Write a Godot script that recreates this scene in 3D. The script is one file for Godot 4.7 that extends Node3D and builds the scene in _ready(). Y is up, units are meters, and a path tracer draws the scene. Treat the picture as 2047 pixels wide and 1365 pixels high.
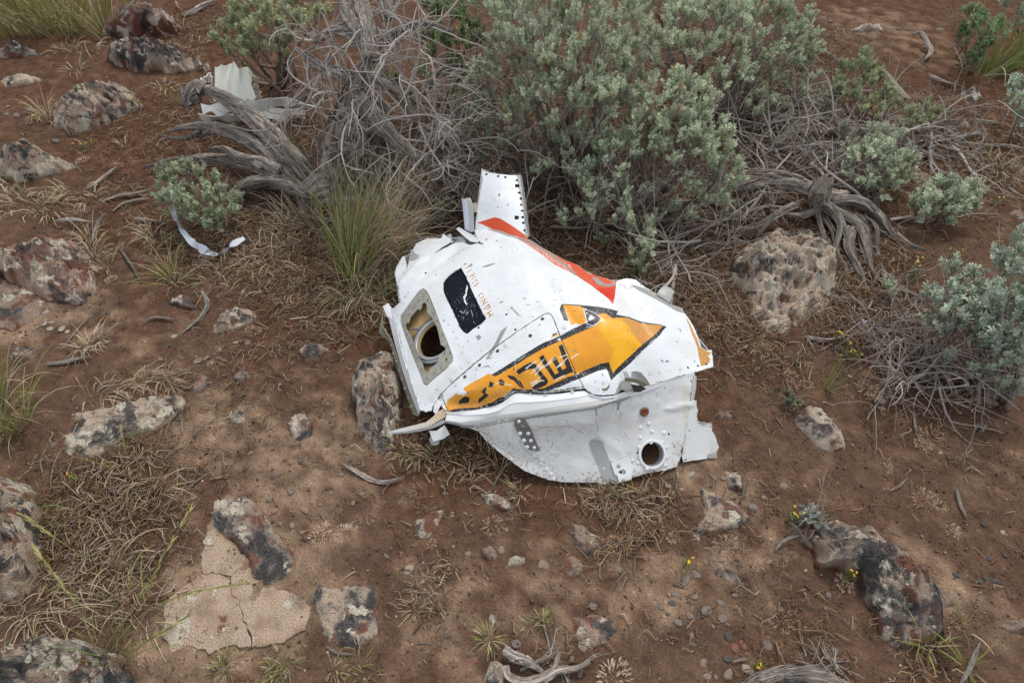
extends Node3D
# A torn piece of aircraft skin lying among sagebrush, dead wood and lichened rock on bare soil.
# Units are metres; y is up; the ground is y = 0 and the scene runs towards -z.

func _ready() -> void:
	var cam := Camera3D.new()
	cam.name = "camera"
	cam.position = Vector3(0, 1.65, 0)
	cam.rotation_degrees = Vector3(-47, 0, 0)
	cam.fov = 53.13
	cam.near = 0.05
	cam.far = 400.0
	var lens := CameraAttributesPhysical.new()
	lens.frustum_focal_length = 24.0
	lens.frustum_focus_distance = 2.0
	lens.exposure_aperture = 4.5
	cam.attributes = lens
	add_child(cam)
	cam.fov = 53.13
	var env := Environment.new()
	env.background_mode = Environment.BG_SKY
	env.tonemap_mode = Environment.TONE_MAPPER_LINEAR
	env.tonemap_exposure = 1.36
	env.sdfgi_enabled = true
	env.ssao_enabled = true
	env.ssil_enabled = true
	var sm := ProceduralSkyMaterial.new()
	sm.sky_top_color = Color(0.95, 0.97, 1.0)
	sm.sky_horizon_color = Color(0.80, 0.83, 0.87)
	sm.sky_curve = 0.25
	sm.sky_energy_multiplier = 0.80
	sm.ground_bottom_color = Color(0.3, 0.25, 0.22)
	sm.ground_horizon_color = Color(0.6, 0.6, 0.6)
	var sky := Sky.new()
	sky.sky_material = sm
	env.sky = sky
	var we := WorldEnvironment.new()
	we.name = "overcast_sky"
	we.environment = env
	add_child(we)
	var sun := DirectionalLight3D.new()
	sun.name = "sun"
	sun.light_energy = 0.5
	sun.light_color = Color(1.0, 0.975, 0.94)
	sun.light_angular_distance = 14.0
	sun.shadow_enabled = true
	sun.rotation_degrees = Vector3(-58, 150, 0)
	add_child(sun)

	setup()
	build_ground()
	build_rocks()
	build_wreck()
	build_far_wreck()
	build_ribbon()
	build_dead_wood()
	build_sagebrush()
	build_sticks()
	build_grass()
	build_dry_plants()
	build_flowers()
	build_pebbles()
	build_litter()


# ---------------------------------------------------------------- helpers
var R := RandomNumberGenerator.new()
var NA := FastNoiseLite.new()   # smooth, about one feature a metre
var NB := FastNoiseLite.new()   # fractal, for rock and soil
var M := {}
var used := {}

class Mb:
	var v := PackedVector3Array()
	var c := PackedColorArray()
	var t := PackedVector2Array()
	var ix := PackedInt32Array()
	func vert(p: Vector3, col := Color.WHITE, uv := Vector2.ZERO) -> int:
		v.push_back(p)
		c.push_back(col)
		t.push_back(uv)
		return v.size() - 1
	func tri(a: int, b: int, d: int) -> void:
		ix.push_back(a)
		ix.push_back(b)
		ix.push_back(d)
	func quad(a: int, b: int, d: int, e: int) -> void:   # clockwise seen from the front
		tri(a, b, d)
		tri(a, d, e)
	func mesh(own_normals := PackedVector3Array()) -> ArrayMesh:
		var n := PackedVector3Array()
		if own_normals.size() == v.size():
			n = own_normals
		else:
			n.resize(v.size())
			for i in range(0, ix.size(), 3):
				var a := ix[i]
				var b := ix[i + 1]
				var d := ix[i + 2]
				var f := (v[d] - v[a]).cross(v[b] - v[a])
				n[a] += f
				n[b] += f
				n[d] += f
			for i in n.size():
				n[i] = n[i].normalized() if n[i].length_squared() > 1e-20 else Vector3.UP
		var arr := []
		arr.resize(Mesh.ARRAY_MAX)
		arr[Mesh.ARRAY_VERTEX] = v
		arr[Mesh.ARRAY_NORMAL] = n
		arr[Mesh.ARRAY_COLOR] = c
		arr[Mesh.ARRAY_TEX_UV] = t
		arr[Mesh.ARRAY_INDEX] = ix
		var m := ArrayMesh.new()
		m.add_surface_from_arrays(Mesh.PRIMITIVE_TRIANGLES, arr)
		return m
	func tube(pts: PackedVector3Array, rad: PackedFloat32Array, sides: int, col: Color, cap := true, end := Color(-1, 0, 0)) -> void:
		var n := Vector3.ZERO
		var first := v.size()
		for i in pts.size():
			var d := (pts[mini(i + 1, pts.size() - 1)] - pts[maxi(i - 1, 0)]).normalized()
			if n == Vector3.ZERO:
				n = d.cross(Vector3.RIGHT if absf(d.x) < 0.8 else Vector3.UP).normalized()
			n = (n - d * n.dot(d)).normalized()
			var b := d.cross(n)
			var cc := col if end.r < 0.0 else col.lerp(end, float(i) / (pts.size() - 1))
			for j in sides:
				var a := TAU * j / sides
				vert(pts[i] + (n * cos(a) + b * sin(a)) * rad[i], cc)
		for i in pts.size() - 1:
			for j in sides:
				var p := first + i * sides + j
				var q := first + i * sides + (j + 1) % sides
				quad(p, p + sides, q + sides, q)
		if cap:
			for e in [0, pts.size() - 1]:
				var mid := vert(pts[e], col if end.r < 0.0 or e == 0 else end)
				for j in sides:
					var p: int = first + e * sides + j
					var q: int = first + e * sides + (j + 1) % sides
					if e == 0:
						tri(mid, p, q)
					else:
						tri(mid, q, p)

func v2(a: Array) -> PackedVector2Array:   # flat lists of surveyed positions
	var o := PackedVector2Array()
	for i in range(0, a.size(), 2):
		o.push_back(Vector2(a[i], a[i + 1]))
	return o

func v3(a: Array) -> Array:
	var o := []
	for i in range(0, a.size(), 3):
		o.append(Vector3(a[i], a[i + 1], a[i + 2]))
	return o

func v4(a: Array) -> Array:
	var o := []
	for i in range(0, a.size(), 4):
		o.append(Vector4(a[i], a[i + 1], a[i + 2], a[i + 3]))
	return o

func srgb(r: float, g: float, b: float) -> Color:   # albedo_color values are sRGB; this takes linear reflectances
	return Color(r, g, b).linear_to_srgb()

func numbered(called: String) -> String:
	var k: int = used.get(called, 0)
	used[called] = k + 1
	return called if k == 0 else "%s_%03d" % [called, k]

func tag(o: Node3D, label: String, category: String, group := "", kind := "") -> Node3D:
	if label:
		o.set_meta("label", label)
	if category:
		o.set_meta("category", category)
	if group:
		o.set_meta("group", group)
	if kind:
		o.set_meta("kind", kind)
	return o

func thing(called: String, label: String, category: String, at := Vector3.ZERO, group := "") -> Node3D:
	var o := Node3D.new()
	o.name = numbered(called)
	o.position = at
	add_child(o)
	tag(o, label, category, group)
	return o

func part(called: String, m: Mesh, mat: Material, parent: Node, kind := "", at := Vector3.ZERO) -> MeshInstance3D:
	var o := MeshInstance3D.new()
	o.name = numbered(called) if parent == self else called
	if parent != self:
		var k := 0
		while parent.has_node(NodePath(o.name)):
			k += 1
			o.name = "%s_%03d" % [called, k]
	o.mesh = m
	o.material_override = mat
	o.position = at
	parent.add_child(o)
	if kind:
		o.set_meta("kind", kind)
	return o

func many(called: String, m: Mesh, mat: Material, parent: Node, where: Array, tint: PackedColorArray) -> MultiMeshInstance3D:
	var mm := MultiMesh.new()
	mm.transform_format = MultiMesh.TRANSFORM_3D
	mm.use_colors = true
	mm.mesh = m
	mm.instance_count = where.size()
	for i in where.size():
		mm.set_instance_transform(i, where[i])
		mm.set_instance_color(i, tint[i])
	var o := MultiMeshInstance3D.new()
	o.name = numbered(called) if parent == self else called
	o.multimesh = mm
	o.material_override = mat
	parent.add_child(o)
	o.set_meta("kind", "stuff")
	return o

func gh(x: float, z: float) -> float:   # height of the soil
	return 0.011 * NA.get_noise_2d(x * 1.6, z * 1.6) + 0.004 * NA.get_noise_2d(x * 9.0 + 40.0, z * 9.0)

func on_ground(p: Vector3, up := 0.0) -> Vector3:
	return Vector3(p.x, gh(p.x, p.z) + up, p.z)

func smooth_line(pts: Array, n: int) -> PackedVector3Array:   # Catmull-Rom through the points, n samples
	var out := PackedVector3Array()
	var k := pts.size() - 1
	for i in n:
		var f := float(i) / (n - 1) * k
		var a := mini(int(f), k - 1)
		var t := f - a
		var p0: Vector3 = pts[maxi(a - 1, 0)]
		var p1: Vector3 = pts[a]
		var p2: Vector3 = pts[a + 1]
		var p3: Vector3 = pts[mini(a + 2, k)]
		out.push_back(p1.cubic_interpolate(p2, p0, p3, t))
	return out

func even_line(pts: Array, n: int, curved := true) -> PackedVector3Array:   # n samples at even distances
	var fine := smooth_line(pts, pts.size() * 12) if curved else PackedVector3Array(pts)
	var run := PackedFloat32Array([0.0])
	for i in range(1, fine.size()):
		run.push_back(run[i - 1] + fine[i].distance_to(fine[i - 1]))
	var out := PackedVector3Array()
	var k := 0
	for i in n:
		var want := run[run.size() - 1] * i / (n - 1)
		while k < run.size() - 2 and run[k + 1] < want:
			k += 1
		out.push_back(fine[k].lerp(fine[k + 1], clampf((want - run[k]) / maxf(run[k + 1] - run[k], 1e-6), 0, 1)))
	return out

func taper(n: int, a: float, b: float, curve := 1.0) -> PackedFloat32Array:
	var o := PackedFloat32Array()
	for i in n:
		o.push_back(lerpf(a, b, pow(float(i) / (n - 1), curve)))
	return o

func radii(list: Array, n: int) -> PackedFloat32Array:
	var o := PackedFloat32Array()
	for i in n:
		var f := float(i) / (n - 1) * (list.size() - 1)
		var a := mini(int(f), list.size() - 2)
		o.push_back(lerpf(list[a], list[a + 1], f - a))
	return o

func rdir() -> Vector3:
	var z := R.randf_range(-1, 1)
	var a := R.randf() * TAU
	var s := sqrt(1.0 - z * z)
	return Vector3(s * cos(a), z, s * sin(a))

func facing(up: Vector3, spin: float, size: Vector3) -> Basis:   # a basis whose y runs along up
	var y := up.normalized()
	var x := y.cross(Vector3.FORWARD if absf(y.z) < 0.9 else Vector3.RIGHT).normalized().rotated(y, spin)
	return Basis(x * size.x, y * size.y, x.cross(y) * size.z)

# ---------------------------------------------------------------- textures and materials
func noise_bytes(w: int, h: int, freq: float, seed_: int, kind := FastNoiseLite.TYPE_SIMPLEX_SMOOTH, octaves := 4) -> PackedByteArray:
	var n := FastNoiseLite.new()
	n.seed = seed_
	n.frequency = freq
	n.noise_type = kind
	n.fractal_octaves = octaves
	n.fractal_type = FastNoiseLite.FRACTAL_FBM if octaves > 1 else FastNoiseLite.FRACTAL_NONE
	n.cellular_return_type = FastNoiseLite.RETURN_DISTANCE
	return n.get_seamless_image(w, h).get_data()

func tex(w: int, h: int, data: PackedByteArray, fmt := Image.FORMAT_RGB8) -> ImageTexture:
	return ImageTexture.create_from_image(Image.create_from_data(w, h, false, fmt, data))

func plain(r: float, g: float, b: float, rough := 0.8, metal := 0.0) -> StandardMaterial3D:
	var m := StandardMaterial3D.new()
	m.albedo_color = srgb(r, g, b)
	m.roughness = rough
	m.metallic = metal
	return m

func tinted(rough := 0.9, light_through := 0.0) -> StandardMaterial3D:
	var m := StandardMaterial3D.new()
	m.vertex_color_use_as_albedo = true
	m.roughness = rough
	m.metallic_specular = 0.35
	if light_through > 0.0:
		m.backlight_enabled = true
		m.backlight = Color(light_through, light_through, light_through)
	return m

func byte3(d: PackedByteArray, i: int, col: Color, k: float) -> void:   # col is linear
	var s := (col * k).linear_to_srgb()
	d[i] = clampi(int(s.r * 255.0), 0, 255)
	d[i + 1] = clampi(int(s.g * 255.0), 0, 255)
	d[i + 2] = clampi(int(s.b * 255.0), 0, 255)

func cutoff(d: PackedByteArray, share: float) -> float:   # the value that a share of the bytes exceeds
	var bins := PackedInt32Array()
	bins.resize(256)
	for b in d:
		bins[b] += 1
	var n := 0
	for k in range(255, -1, -1):
		n += bins[k]
		if n >= share * d.size():
			return k / 255.0
	return 0.0

func rock_material(seed_: int, base: Color, second: Color, black: float, rust: float, pale: float) -> StandardMaterial3D:
	var S := 768
	var a := noise_bytes(S, S, 0.0065, seed_, FastNoiseLite.TYPE_SIMPLEX_SMOOTH, 7)
	var b := noise_bytes(S, S, 0.006, seed_ + 1, FastNoiseLite.TYPE_SIMPLEX_SMOOTH, 7)
	var e := noise_bytes(S, S, 0.0075, seed_ + 2, FastNoiseLite.TYPE_SIMPLEX_SMOOTH, 7)
	var f := noise_bytes(S, S, 0.17, seed_ + 3, FastNoiseLite.TYPE_SIMPLEX_SMOOTH, 3)
	var g := noise_bytes(S, S, 0.05, seed_ + 4, FastNoiseLite.TYPE_CELLULAR, 1)
	var ca := cutoff(a, black)
	var cb := cutoff(b, rust)
	var ce := cutoff(e, pale)
	var d := PackedByteArray()
	var hh := PackedByteArray()
	d.resize(S * S * 3)
	hh.resize(S * S)
	var ink := Color(0.062, 0.058, 0.058)
	var ink2 := Color(0.165, 0.15, 0.145)
	var rusty := Color(0.165, 0.078, 0.056)
	var light := Color(0.51, 0.47, 0.39)
	for i in S * S:
		var fine := f[i] / 255.0 - 0.5
		var ua := a[i] / 255.0 + fine * 0.15
		var ub := b[i] / 255.0 + fine * 0.16
		var ue := e[i] / 255.0 + fine * 0.10
		var col := base.lerp(second, clampf((ub - cb) * 4.0 + 1.1, 0, 1))
		var h := 0.40 + ue * 0.25
		if ub > cb:
			col = rusty.lerp(second, clampf(0.45 - (ub - cb) * 7.0, 0, 0.45))
			h -= 0.05
		if ua > ca:
			col = ink.lerp(ink2, clampf(0.75 - (ua - ca) * 6.0 + fine * 1.6, 0, 1))
			h += 0.10
		elif ua > ca - 0.025 and fine > 0.0:
			col = col.lerp(ink2, 0.6)
		if ue > ce:
			col = light.lerp(base, clampf(0.35 - (ue - ce) * 5.0, 0, 0.35))
			h += 0.12
		if g[i] < 14 and black > 0.05:
			col = col * 0.62
			h -= 0.22
		byte3(d, i * 3, col, 1.0 + fine * 0.95)
		hh[i] = clampi(int((h + fine * 0.40) * 255.0), 0, 255)
	var m := StandardMaterial3D.new()
	m.albedo_texture = tex(S, S, d)
	m.vertex_color_use_as_albedo = true
	m.roughness = 0.95
	m.metallic_specular = 0.25
	m.heightmap_enabled = true
	m.heightmap_texture = tex(S, S, hh, Image.FORMAT_L8)
	m.heightmap_scale = 0.9
	m.uv1_triplanar = true
	m.uv1_world_triplanar = true
	m.uv1_triplanar_sharpness = 4.0
	m.uv1_scale = Vector3.ONE / 0.66
	return m

func soil_material() -> StandardMaterial3D:
	var S := 1024
	var a := noise_bytes(S, S, 0.012, 31, FastNoiseLite.TYPE_SIMPLEX_SMOOTH, 5)
	var f := noise_bytes(S, S, 0.10, 33, FastNoiseLite.TYPE_SIMPLEX_SMOOTH, 3)
	var g := noise_bytes(S, S, 0.085, 32, FastNoiseLite.TYPE_CELLULAR, 1)
	var q := noise_bytes(S, S, 0.033, 36, FastNoiseLite.TYPE_CELLULAR, 1)
	var d := PackedByteArray()
	var hh := PackedByteArray()
	d.resize(S * S * 3)
	hh.resize(S * S)
	for i in S * S:
		var big := a[i] / 255.0
		var fine := f[i] / 255.0
		var cell := g[i] / 255.0
		var crumb := q[i] / 255.0
		var k := 0.42 + 0.40 * big + 0.46 * fine
		var h := 0.30 * fine + 0.25 * big
		var col := Color(0.78, 0.76, 0.75)
		if cell < 0.20 and fine > 0.45:
			h += 0.16
			k += 0.10
		if crumb < 0.12:
			h += 0.14 * (1.0 - crumb / 0.12)
			if big > 0.60:
				col = Color(1.0, 0.92, 0.84)
				k += 0.25
			elif big < 0.36:
				col = Color(0.74, 0.73, 0.73)
		byte3(d, i * 3, col, k)
		hh[i] = clampi(int(h * 230.0), 0, 255)
	var m := StandardMaterial3D.new()
	m.albedo_texture = tex(S, S, d)
	m.vertex_color_use_as_albedo = true
	m.roughness = 1.0
	m.metallic_specular = 0.15
	m.heightmap_enabled = true
	m.heightmap_texture = tex(S, S, hh, Image.FORMAT_L8)
	m.heightmap_scale = 1.15
	m.uv1_triplanar = true
	m.uv1_world_triplanar = true
	m.uv1_scale = Vector3.ONE / 0.9
	return m

func bark_material(bright: float) -> StandardMaterial3D:
	var W := 256
	var H := 512
	var n := FastNoiseLite.new()
	n.seed = 71
	n.frequency = 1.0
	n.fractal_octaves = 4
	var d := PackedByteArray()
	var hh := PackedByteArray()
	d.resize(W * H * 3)
	hh.resize(W * H)
	for y in H:
		for x in W:
			var an := TAU * x / W
			var yy := float(y) / H * TAU
			# long streaks: quick change around, slow change along; the second angle closes the texture end to end
			var s := n.get_noise_3d(cos(an) * 5.0 + sin(yy) * 0.25, sin(an) * 5.0 + cos(yy) * 0.25, sin(yy) * 0.5)
			var s2 := n.get_noise_3d(cos(an) * 11.0 + 20.0, sin(an) * 11.0, cos(yy) * 0.9)
			var k := 0.5 + 0.5 * s
			var col := Color(0.24, 0.215, 0.195).lerp(Color(0.54, 0.50, 0.46), clampf(k * 1.9 - 0.45, 0, 1))
			col = col.lerp(Color(0.33, 0.215, 0.14), clampf(s2 * 1.8 - 0.1, 0, 0.7))
			var crack := clampf(1.0 - absf(s2 + 0.12) * 6.5, 0, 1)
			col = col.lerp(Color(0.06, 0.047, 0.04), crack * 0.9)
			var i := y * W + x
			byte3(d, i * 3, col, (0.85 + 0.3 * s2) * bright)
			hh[i] = clampi(int((0.55 + 0.35 * s - 0.4 * crack) * 255.0), 0, 255)
	var m := StandardMaterial3D.new()
	m.albedo_texture = tex(W, H, d)
	m.vertex_color_use_as_albedo = true
	m.roughness = 0.92
	m.metallic_specular = 0.25
	m.heightmap_enabled = true
	m.heightmap_texture = tex(W, H, hh, Image.FORMAT_L8)
	m.heightmap_scale = 1.0
	return m

func setup() -> void:
	R.seed = 20240611
	NA.seed = 5
	NA.frequency = 1.0
	NA.fractal_octaves = 3
	NB.seed = 9
	NB.frequency = 1.0
	NB.fractal_octaves = 4
	M.soil = soil_material()
	M.rock = [
		rock_material(100, Color(0.42, 0.325, 0.25), Color(0.35, 0.285, 0.23), 0.38, 0.22, 0.16),   # 0 mottled
		rock_material(200, Color(0.40, 0.30, 0.235), Color(0.29, 0.19, 0.15), 0.30, 0.40, 0.18),      # 1 rusty
		rock_material(300, Color(0.46, 0.365, 0.285), Color(0.39, 0.325, 0.26), 0.26, 0.12, 0.22),    # 2 pale
		rock_material(400, Color(0.33, 0.265, 0.21), Color(0.25, 0.195, 0.16), 0.56, 0.26, 0.12),    # 3 black
		rock_material(500, Color(0.30, 0.22, 0.172), Color(0.26, 0.19, 0.152), 0.10, 0.14, 0.06),     # 4 dusty brown
	]
	M.crust = rock_material(600, Color(0.44, 0.335, 0.25), Color(0.36, 0.27, 0.2), 0.004, 0.01, 0.06)
	M.bark = bark_material(1.22)
	M.bleached = bark_material(2.2)
	M.twig = tinted(0.9)
	M.leaf = tinted(0.85, 0.45)
	M.grass = tinted(0.7, 0.35)
	M.straw = tinted(0.85, 0.2)
	M.stone = tinted(0.95)
	M.bare = plain(0.40, 0.405, 0.40, 0.5, 0.12)
	M.dark = plain(0.03, 0.03, 0.032, 0.6)
	M.white = plain(0.78, 0.80, 0.82, 0.42)
	M.olive = plain(0.30, 0.285, 0.215, 0.55, 0.15)
	M.tan = plain(0.44, 0.31, 0.14, 0.6)
	M.steel = plain(0.30, 0.31, 0.33, 0.4, 0.6)


# ---------------------------------------------------------------- sheet metal
class Sheet:   # a dented sheet: a flat frame (o; u, v across, n out of the face) and a smooth height over it
	var o: Vector3
	var u: Vector3
	var v: Vector3
	var n: Vector3
	var pts: Array
	var a: float
	var b: float
	var c: float
	var folds := []   # [from, to, depth, half width]: creases knocked into the sheet
	func _init(o_: Vector3, u_: Vector3, v_: Vector3, n_: Vector3, pts_: Array, a_: float, b_: float, c_: float) -> void:
		o = o_
		u = u_
		v = v_
		n = n_
		pts = pts_
		a = a_
		b = b_
		c = c_
	func height(q: Vector2) -> float:
		var w := a + b * q.x + c * q.y
		for p: Vector3 in pts:
			var r2 := (p.x - q.x) * (p.x - q.x) + (p.y - q.y) * (p.y - q.y)
			if r2 > 1e-12:
				w += p.z * 0.5 * r2 * log(r2)
		for f in folds:
			var a0: Vector2 = f[0]
			var ab: Vector2 = f[1] - a0
			var s := clampf((q - a0).dot(ab) / ab.length_squared(), 0, 1)
			var d := (q - a0 - ab * s).length() / float(f[3])
			if d < 1.0:
				w += f[2] * (1.0 - d) * (1.0 - d * 0.5)
		return w
	func at(q: Vector2, lift := 0.0) -> Vector3:
		return o + u * q.x + v * q.y + n * (height(q) + lift)
	func normal(q: Vector2) -> Vector3:
		var e := 0.004
		var hx := (height(q + Vector2(e, 0)) - height(q - Vector2(e, 0))) / (2.0 * e)
		var hy := (height(q + Vector2(0, e)) - height(q - Vector2(0, e))) / (2.0 * e)
		return (n - u * hx - v * hy).normalized()

func cell_pieces(cell: PackedVector2Array, outline: PackedVector2Array, holes: Array, depth := 0) -> Array:
	var bits: Array = Geometry2D.intersect_polygons(cell, outline)
	for h: PackedVector2Array in holes:
		var next := []
		for p: PackedVector2Array in bits:
			next.append_array(Geometry2D.clip_polygons(p, h))
		bits = next
	for p: PackedVector2Array in bits:
		if Geometry2D.is_polygon_clockwise(p) and depth < 6:   # a hole inside one cell: quarter the cell
			var all := []
			var lo := cell[0]
			var hi := cell[2]
			var mid := (lo + hi) / 2.0
			for k in 4:
				var x0 := lo.x if k % 2 == 0 else mid.x
				var y0 := lo.y if k < 2 else mid.y
				var x1 := mid.x if k % 2 == 0 else hi.x
				var y1 := mid.y if k < 2 else hi.y
				all.append_array(cell_pieces(PackedVector2Array([Vector2(x0, y0), Vector2(x1, y0), Vector2(x1, y1), Vector2(x0, y1)]), outline, holes, depth + 1))
			return all
	return bits

func sheet_mesh(s: Sheet, outline: PackedVector2Array, holes: Array, step: float, thick: float, lift := 0.0, uv0 := Vector2.ZERO, uvs := Vector2.ONE, ripple := 0.0) -> ArrayMesh:
	var lo := outline[0]
	var hi := outline[0]
	for p in outline:
		lo = lo.min(p)
		hi = hi.max(p)
	var nx := int(ceil((hi.x - lo.x) / step)) + 1
	var ny := int(ceil((hi.y - lo.y) / step)) + 1
	var edge := {}
	var rings := [outline]
	rings.append_array(holes)
	for ring: PackedVector2Array in rings:
		for k in ring.size():
			var p := ring[k]
			var q := ring[(k + 1) % ring.size()]
			var cuts := int(p.distance_to(q) / (step * 0.2)) + 1
			for j in cuts + 1:
				var w := p.lerp(q, float(j) / cuts)
				var key := Vector2i(int(floor((w.x - lo.x) / step)), int(floor((w.y - lo.y) / step)))
				edge[key] = true
				for e in [Vector2(1e-4, 0), Vector2(-1e-4, 0), Vector2(0, 1e-4), Vector2(0, -1e-4)]:
					edge[Vector2i(int(floor((w.x + e.x - lo.x) / step)), int(floor((w.y + e.y - lo.y) / step)))] = true
	var at := {}
	var flat := PackedVector2Array()
	var tris := PackedInt32Array()
	for y in ny:
		for x in nx:
			var a := lo + Vector2(x, y) * step
			var b := a + Vector2(step, step)
			var cell := PackedVector2Array([a, Vector2(b.x, a.y), b, Vector2(a.x, b.y)])
			var bits: Array = []
			if edge.has(Vector2i(x, y)):
				var near := []
				for h: PackedVector2Array in holes:
					for p in h:
						if p.x > a.x - 0.05 and p.x < b.x + 0.05 and p.y > a.y - 0.05 and p.y < b.y + 0.05:
							near.append(h)
							break
					if near.is_empty() or near[-1] != h:
						if Geometry2D.is_point_in_polygon((a + b) / 2.0, h):
							near.append(h)
				bits = cell_pieces(cell, outline, near)
			else:
				var mid := (a + b) / 2.0
				if not Geometry2D.is_point_in_polygon(mid, outline):
					continue
				var inside := false
				for h: PackedVector2Array in holes:
					if Geometry2D.is_point_in_polygon(mid, h):
						inside = true
						break
				if not inside:
					bits = [cell]
			for p: PackedVector2Array in bits:
				if Geometry2D.is_polygon_clockwise(p):
					continue
				var ids := PackedInt32Array()
				for w in p:
					var key := Vector2i(roundi(w.x * 8000.0), roundi(w.y * 8000.0))
					if not at.has(key):
						at[key] = flat.size()
						flat.push_back(w)
					ids.push_back(at[key])
				var t := Geometry2D.triangulate_polygon(p)
				for k in range(0, t.size(), 3):
					var i0 := ids[t[k]]
					var i1 := ids[t[k + 1]]
					var i2 := ids[t[k + 2]]
					var area := (flat[i1] - flat[i0]).cross(flat[i2] - flat[i0])
					if absf(area) < 1e-10:
						continue
					if area > 0:
						tris.append_array([i0, i2, i1])
					else:
						tris.append_array([i0, i1, i2])
	var mb := Mb.new()
	var nor := PackedVector3Array()
	var front := PackedVector3Array()
	for q in flat:
		var nn := s.normal(q)
		var rp := 0.0
		if ripple > 0.0:
			rp = ripple * NA.get_noise_2d(q.x * 7.0 + 3.0, q.y * 7.0) + ripple * 0.35 * NA.get_noise_2d(q.x * 22.0, q.y * 22.0 + 9.0)
			var e := 0.003
			var gx := (NA.get_noise_2d((q.x + e) * 7.0 + 3.0, q.y * 7.0) - NA.get_noise_2d((q.x - e) * 7.0 + 3.0, q.y * 7.0)) / (2 * e)
			var gy := (NA.get_noise_2d(q.x * 7.0 + 3.0, (q.y + e) * 7.0) - NA.get_noise_2d(q.x * 7.0 + 3.0, (q.y - e) * 7.0)) / (2 * e)
			nn = (nn - s.u * gx * ripple - s.v * gy * ripple).normalized()
		front.push_back(nn)
		mb.vert(s.at(q, lift + rp), Color.WHITE, Vector2((q.x - uv0.x) / uvs.x, (q.y - uv0.y) / uvs.y))
		nor.push_back(nn)
	var n0 := flat.size()
	for i in n0:
		mb.vert(mb.v[i] - front[i] * thick, Color.WHITE, mb.t[i])
		nor.push_back(-front[i])
	var sides := {}
	for k in range(0, tris.size(), 3):
		mb.tri(tris[k], tris[k + 1], tris[k + 2])
		mb.tri(n0 + tris[k], n0 + tris[k + 2], n0 + tris[k + 1])
		for j in 3:
			sides[Vector2i(tris[k + j], tris[k + (j + 1) % 3])] = true
	for e: Vector2i in sides:
		if not sides.has(Vector2i(e.y, e.x)):
			# the face runs clockwise, so the outside is to the left of the edge
			var p0 := mb.v[e.x]
			var p1 := mb.v[e.y]
			var w := (p1 - p0).cross(front[e.x]).normalized() * -1.0
			var q0 := p0 - front[e.x] * thick
			var q1 := p1 - front[e.y] * thick
			var i := mb.v.size()
			for p in [p0, q0, q1, p1]:
				mb.vert(p, Color.WHITE, mb.t[e.x])
				nor.push_back(w)
			mb.quad(i, i + 1, i + 2, i + 3)
	return mb.mesh(nor)

func loft(lines: Array, n: int, thick: float, uvlen := 1.0, curved := false) -> ArrayMesh:   # a strip of sheet laid between lines
	var mb := Mb.new()
	var rows := []
	for l in lines:
		rows.append(even_line(l, n, curved))
	var k := rows.size()
	for side in 2:
		var base := mb.v.size()
		for r in k:
			for i in n:
				var p: Vector3 = rows[r][i]
				if side == 1:
					var du: Vector3 = rows[r][mini(i + 1, n - 1)] - rows[r][maxi(i - 1, 0)]
					var dv: Vector3 = rows[mini(r + 1, k - 1)][i] - rows[maxi(r - 1, 0)][i]
					p += du.cross(dv).normalized() * thick
				mb.vert(p, Color.WHITE, Vector2(float(i) / (n - 1) * uvlen, float(r) / (k - 1)))
		for r in k - 1:
			for i in n - 1:
				var a := base + r * n + i
				if side == 0:
					mb.quad(a, a + 1, a + n + 1, a + n)
				else:
					mb.quad(a, a + n, a + n + 1, a + 1)
	var off := k * n
	var rim := PackedInt32Array()
	for i in n:
		rim.push_back(i)
	for r in range(1, k):
		rim.push_back(r * n + n - 1)
	for i in range(n - 2, -1, -1):
		rim.push_back((k - 1) * n + i)
	for r in range(k - 2, 0, -1):
		rim.push_back(r * n)
	for j in rim.size():
		var a := rim[j]
		var b := rim[(j + 1) % rim.size()]
		var i := mb.v.size()
		for p in [mb.v[a], mb.v[off + a], mb.v[off + b], mb.v[b]]:
			mb.vert(p, Color.WHITE, mb.t[a])
		mb.quad(i, i + 1, i + 2, i + 3)
	return mb.mesh()

func plate(pts: Array, thick: float) -> ArrayMesh:   # a flat-ish plate over a 3D outline given clockwise as seen from its face
	var mb := Mb.new()
	var mid := Vector3.ZERO
	for p: Vector3 in pts:
		mid += p / pts.size()
	var nrm := Vector3.ZERO
	for k in pts.size():
		nrm += (pts[(k + 1) % pts.size()] - mid).cross(pts[k] - mid)
	nrm = nrm.normalized()
	var ux: Vector3 = (pts[1] - pts[0]).normalized()
	ux = (ux - nrm * ux.dot(nrm)).normalized()
	var vx := nrm.cross(ux)
	var flat := PackedVector2Array()
	for p: Vector3 in pts:
		flat.push_back(Vector2((p - mid).dot(ux), (p - mid).dot(vx)))
	var t := Geometry2D.triangulate_polygon(flat)
	for side in 2:
		var base := mb.v.size()
		for p: Vector3 in pts:
			mb.vert(p - nrm * thick * side)
		for k in range(0, t.size(), 3):
			var a := t[k]
			var b := t[k + 1]
			var c := t[k + 2]
			if ((flat[b] - flat[a]).cross(flat[c] - flat[a]) > 0) == (side == 0):
				mb.tri(base + a, base + c, base + b)
			else:
				mb.tri(base + a, base + b, base + c)
	for k in pts.size():
		var a: Vector3 = pts[k]
		var b: Vector3 = pts[(k + 1) % pts.size()]
		var i := mb.v.size()
		for p in [a, a - nrm * thick, b - nrm * thick, b]:
			mb.vert(p)
		mb.quad(i, i + 1, i + 2, i + 3)
	return mb.mesh()

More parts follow.
